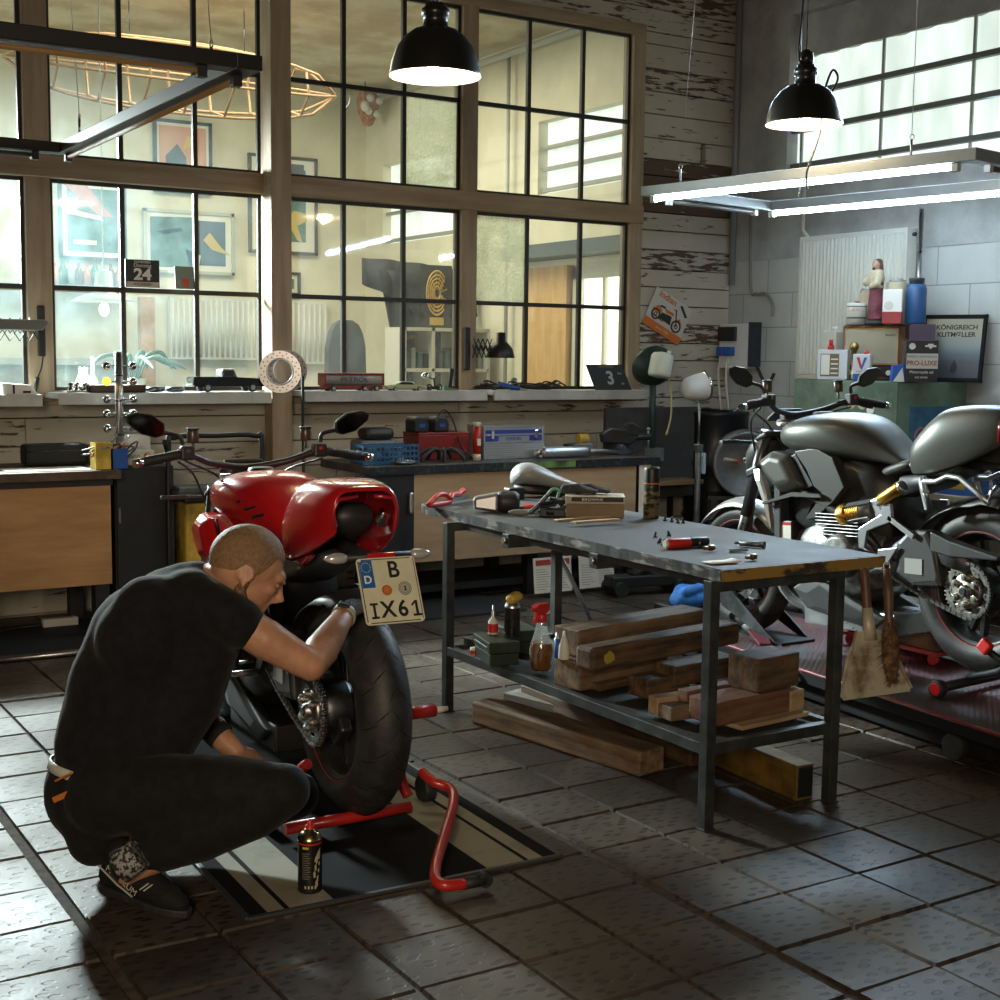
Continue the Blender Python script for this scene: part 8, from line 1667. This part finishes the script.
    g = G(); g.bb(1.85, 2.6, 7.95, 8.35, .0, 1.16); tag(g.build('side_counter', mat('pale side counter', (.5, .5, .45), .6)), 'pale low counter directly behind the left window', 'counter')
    for k, px in enumerate((81, 86, 93)):
        P = aty(px, 380, 8.1); t = thing('bottle', 'clear glowing bottle standing behind the left window pane', 'bottle', (P.x, 8.1, 1.161), (0, 0, 0), 'bottles behind the left window'); g = G(); g.lathe([(0, 0), (.03, 0), (.03, .09), (.012, .13), (.012, .17 + .06 * (k == 2)), (0, .17 + .06 * (k == 2))], n=16); g.build('bottle_body', mat('white bottle', (.75, .78, .72), .3), t)
    # black cloth drape on the right part, gold round plaque, white shelf
    cl = mat('black drape', (.03, .034, .042), .85, var=.2)
    P = [far(360, 262, 12.2), far(470, 268, 12.2)]; A = aty(362, 260, 11.0); B = aty(474, 262, 11.0); t = thing('cloth_drape', 'dark cloth hung as a tent over the shelf in the back room', 'drape', (A.x, 11, 0)); zt = A.z; w = B.x - A.x
    g = G(); vs = []; cols_ = 24
    for i in range(cols_ + 1):
        u = i / cols_
        zb = zt - .16 - .9 * max(0, .42 - u) * 0 - (0.32 if u > .45 else .05 + .27 * (u / .45)); vs += [(u * w, .05 * math.sin(u * 22), zt + .02 - .1 * u * u), (u * w, .06 * math.sin(u * 22 + .6) - .04, zb + .02 * math.sin(u * 9))]
    g.add(vs, [(2 * i, 2 * i + 1, 2 * i + 3, 2 * i + 2) for i in range(cols_)], 0, True); g.build('valance', cl, t, solid=.008)
    g = G(); vs = []; m_ = 14; S0 = aty(392, 300, 11.0).x - A.x; S1 = aty(402, 380, 11.0).x - A.x
    for j in range(m_ + 1):
        v = j / m_; xa = .12 + (S1 - .16) * min(1, v * 1.5) ** .8; wd_ = .36 * (1 - v) ** 1.2 + .12; z = zt - .08 - 1.7 * v
        for k in range(9): u = k / 8; vs.append((xa + wd_ * u, .05 * math.sin(u * 14) - .06, z - .02 * u))
    g.add(vs, [(9 * j + k, 9 * j + k + 1, 9 * j + k + 10, 9 * j + k + 9) for j in range(m_) for k in range(8)], 0, True); g.build('drape_fold', cl, t, solid=.008)
    g = G(); g.bb(.6, w + .2, .25, .28, .8, zt - .05); g.build('drape_back', cl, t)
    g = G(); q = aty(400, 337, 11).x - A.x; g.tube([(q - .06, -.12, aty(400, 338, 11).z), (q + .14, -.12, aty(400, 336, 11).z)], .02, 8); g.build('drape_tie', YEL, t)
    P = aty(437, 293, 10.9); t = thing('round_plaque', 'golden oval maze plaque on a dark panel in the back room', 'plaque', tuple(P)); gd = mat('gilded relief', (.62, .42, .13), .45, .3); g = G()
    for k, r_ in enumerate((.055, .085, .115, .145, .175)): g.torus((0, -.0, 0), r_, .0095, 'y', 36, 6, 0, 12 * k, 350 - 9 * k)
    for v in range(12): a = 2 * PI * v / 12; g.bar((.03 * math.cos(a), 0, .03 * math.sin(a)), (.17 * math.cos(a + .2), 0, .17 * math.sin(a + .2)), .006, .008, 0, (0, 1, 0))
    o = g.build('relief', gd, t); o.scale = (.62, 1, 1.12); g = G(); g.bb(-.16, .16, .012, .03, -.33, .25); g.build('plaque_board', mat('black board', (.04, .045, .05), .6), t); g = G(); g.bb(-.07, .07, -.004, .012, -.29, -.22); g.build('plaque_label', gd, t)
    A, B = aty(405, 327, 10.6), aty(489, 327, 10.6); t = thing('white_shelf', 'white open cube shelf with files in the back room', 'shelf', ((A.x + B.x) / 2, 10.6, 0)); w = (B.x - A.x) / 2; wm = mat('white shelf board', (.6, .6, .52), .5); H = A.z; g = G()
    for k in range(4): x = -w + 2 * w * k / 3; g.bb(x - .015, x + .015, 0, .35, 0, H)
    for z in (.4, .95, 1.3 - .02, H - .03): g.bb(-w, w, 0, .35, z, z + .03)
    g.build('shelf_frame', wm, t); rnd = random.Random(4)
    for k in range(12):
        x = -w + .05 + (2 * w - .1) * k / 11; t2 = thing('file_folder', 'coloured file folder standing in the white open cube shelf', 'folder', (A.x + w + x, 10.66, 1.311), (0, 0, 0), 'folders in the white cube shelf'); h = rnd.uniform(.13, .2); g = G(); g.bb(-.02, .02, 0, .2, 0, h); g.build('folder_body', rnd.choice([mat('teal folder', (.06, .12, .13), .6), mat('grey folder', (.25, .27, .26), .6), mat('dark folder', (.05, .05, .06), .6)]), t2)
    # plywood panel, glazed door, beam and daylit windows, all along the right wall
    g = G(); g.bb(6.50, 6.575, 9.45, 10.13, 0.002, 2.19); tag(g.build('plywood_panel', mat('warm plywood', (.56, .34, .13), .55, col2=(.66, .42, .18), scale=2.6, stretch=(1, 5, .8))), 'tall warm plywood panel behind the right window', 'panel')
    t = bpy.data.objects.new('door_1', None); COL.objects.link(t); struct(t); t.location = (WX, 9.03, 0); wmat = mat('white door frame', (.6, .6, .5), .5); g = G()
    for a, b in ((-.40, -.32), (.31, .40)): g.bb(-.03, .06, a, b, 0, 2.17)
    g.bb(-.03, .06, -.40, .40, 2.07, 2.17); g.bb(-.02, .05, -.33, .33, 0, .25); g.bb(0, .04, -.02, .02, .25, 2.07); g.build('door_frame', wmat, t)
    g = G(); g.bb(.03, .036, -.32, .31, .25, 2.07); g.build('door_glass', mat('bright day behind glass', (.8, .8, .7), .3, emit=(1, .97, .84), estr=1.6), t)
    g = G(); g.bb(6.30, WX, 8.2, 10.2, 2.25, 2.36); tag(g.build('steel_beam', mat('grey blue beam', (.10, .13, .14), .5)), 'grey steel beam above the plywood panel in the back room', 'beam')
    m = bpy.data.materials['daylit ribbed sheet']
    for nm, (y0, y1, z0, z1), bars in (('window_10', (8.3, 10.03, 2.82, 3.44), (2.86, 3.04, 3.22)), ('window_11', (11.1, 13., 2.58, 3.4), (2.62, 2.9, 3.15))):
        t = bpy.data.objects.new(nm, None); COL.objects.link(t); struct(t); t.location = (WX + .1, (y0 + y1) / 2, z0); c = (y0 + y1) / 2; g = G(); g.bb(0, .02, y0 - c, y1 - c, 0, z1 - z0); g.build('window_sheet', m, t)
        for b in bars: g = G(); g.bb(-.06, -.02, y0 - c, y1 - c, b - z0 - .016, b - z0 + .016); g.build('window_rail', mat('pale window rails', (.3, .3, .25), .5), t)
    for y in (8.05, 10.4): 
        g = G(); g.tube([(6.5, y, 4.1), (6.5, y, 1.0)], .018, 8); tag(g.build('wall_pipe', mat('grey wall pipe', (.4, .42, .38), .5)), 'thin grey pipe running down the right wall of the back room', 'pipe', 'pipes in the back room')
    g = G(); g.tube([(6.45, 7.7, 4.05), (6.45, 13.2, 4.05)], .03, 10); tag(g.build('wall_pipe', mat('grey wall pipe', (.4, .42, .38), .5)), 'thick grey pipe running along the right wall of the back room below the ceiling', 'pipe')
    # string light bulbs
    for px, py, y in ((358, 13, 12.5), (365, 106, 12.6)):
        P = aty(px, py, y); t = thing('hanging_bulb', 'unlit glass bulb hanging on a thin wire in the back room', 'bulb', tuple(P), (0, 0, 0), 'hanging bulbs in the back room'); g = G(); g.ell((0, 0, 0), (.045, .045, .055)); g.build('bulb', OFFW, t); g = G(); g.cyl((0, 0, .05), (0, 0, 4.15 - P.z), .006, n=6); g.build('bulb_wire', DSTEEL, t)
    P = aty(368, 110, 12.9); t = thing('wicker_ornament', 'reddish hanging ornament with white bulbs in the corner of the back room', 'ornament', tuple(P)); g = G(); g.lathe([(.06, .22), (.12, .1), (.11, -.02), (.05, -.15), (0, -.17)], n=14); g.build('basket', mat('terracotta', (.36, .15, .08), .7, var=.3, scale=20), t)
    for dx, dz in ((-.03, .1), (.07, .08), (.04, -.05), (-.05, -.03)): g = G(); g.ell((dx, -.12, dz), (.04, .04, .04)); g.build('bulb', OFFW, t)
    g = G(); g.cyl((0, 0, .2), (0, 0, 4.15 - P.z), .006, n=6); g.build('hanging_wire', DSTEEL, t)
    P = aty(347, 330, 11.6); t = thing('office_chair', 'black office chair with a tall rounded back behind the middle window', 'chair', (P.x, 11.6, 0)); g = G(); g.loft([[(a, y, b) for a, _, b in sec(0, .22 * s, .75, 1.75 + .0 * s, 18, 3)] for y, s in ((0, .85), (.03, 1), (.07, .9))]); g.build('backrest', mat('grey black mesh', (.07, .075, .08), .7), t, bevel=.01); g = G(); g.bb(-.22, .22, -.45, 0, .45, .53); g.build('seat', NAVY, t, bevel=.03); g = G(); g.cyl((0, -.2, .05), (0, -.2, .45), .03); g.build('chair_column', DSTEEL, t)
    for a in range(5): g = G(); g.bar((0, -.2, .07), (.28 * math.cos(a * 1.256), -.2 + .28 * math.sin(a * 1.256), .05), .04, .03); g.build('leg', DPLAST, t)
back_things()
# ------------------------------------------------------------------ camera and light
cam = bpy.data.objects.new('camera', bpy.data.cameras.new('camera')); COL.objects.link(cam); SC.camera = cam
f, pit, yaw, rol = 1356.2, .105157, .555995, .011964
cam.data.sensor_width = 36; cam.data.lens = 36 * f / 1000; cam.data.clip_start = .05
cy, sy, cp, sp = math.cos(yaw), math.sin(yaw), math.cos(pit), math.sin(pit)
fw = Vector((sy * cp, cy * cp, -sp)); rt = Vector((cy, -sy, 0)); up = rt.cross(fw)
cr, sr = math.cos(rol), math.sin(rol); r2 = cr * rt + sr * up; u2 = cr * up - sr * rt
M = Matrix((r2, u2, -fw)).transposed().to_4x4(); M.translation = (0, 0, 1.42); cam.matrix_world = M
def area(name, loc, target, size, power, col, sy=None, spread=180):
    l = bpy.data.lights.new(name, 'AREA'); l.energy = power; l.color = col; l.size = size
    if sy: l.shape = 'RECTANGLE'; l.size_y = sy
    l.spread = math.radians(spread)
    o = bpy.data.objects.new(name, l); COL.objects.link(o); o.location = loc
    o.rotation_euler = (Vector(target) - Vector(loc)).to_track_quat('-Z', 'Y').to_euler(); return o
area('back_room_daylight', (1.36, 8.9, 2.5), (3.7, 3.4, 0), .42, 150, (.86, .97, 1.), spread=76)
area('high_window_daylight', (6.52, 5.4, 3.02), (3.1, 2.6, 0), 2.8, 48, (.58, .80, 1.), sy=.7, spread=110)
area('back_room_ceiling_fill', (4.2, 10.6, 4.0), (4.2, 10.6, 0), 2.4, 115, (1., .93, .74))  # added fill for the room behind the glazing, no ceiling fitting there
area('back_room_left_window', (-.8, 11, 2.2), (4, 11.4, 1.8), 2., 80, (.9, 1., .95))
area('workshop_warm_fill', (-1.2, -1.2, 2.1), (2.0, 4.4, .9), 1.2, 30, (1., .80, .58), spread=100)  # added warm fill from behind the camera, no lamp stands there
w = bpy.data.worlds.new('world'); SC.world = w; w.use_nodes = True
w.node_tree.nodes['Background'].inputs[0].default_value = (.55, .75, .85, 1); w.node_tree.nodes['Background'].inputs[1].default_value = .3
SC.view_settings.view_transform = 'Standard'; SC.view_settings.look = 'None'; SC.view_settings.gamma = 1; SC.view_settings.exposure = .6
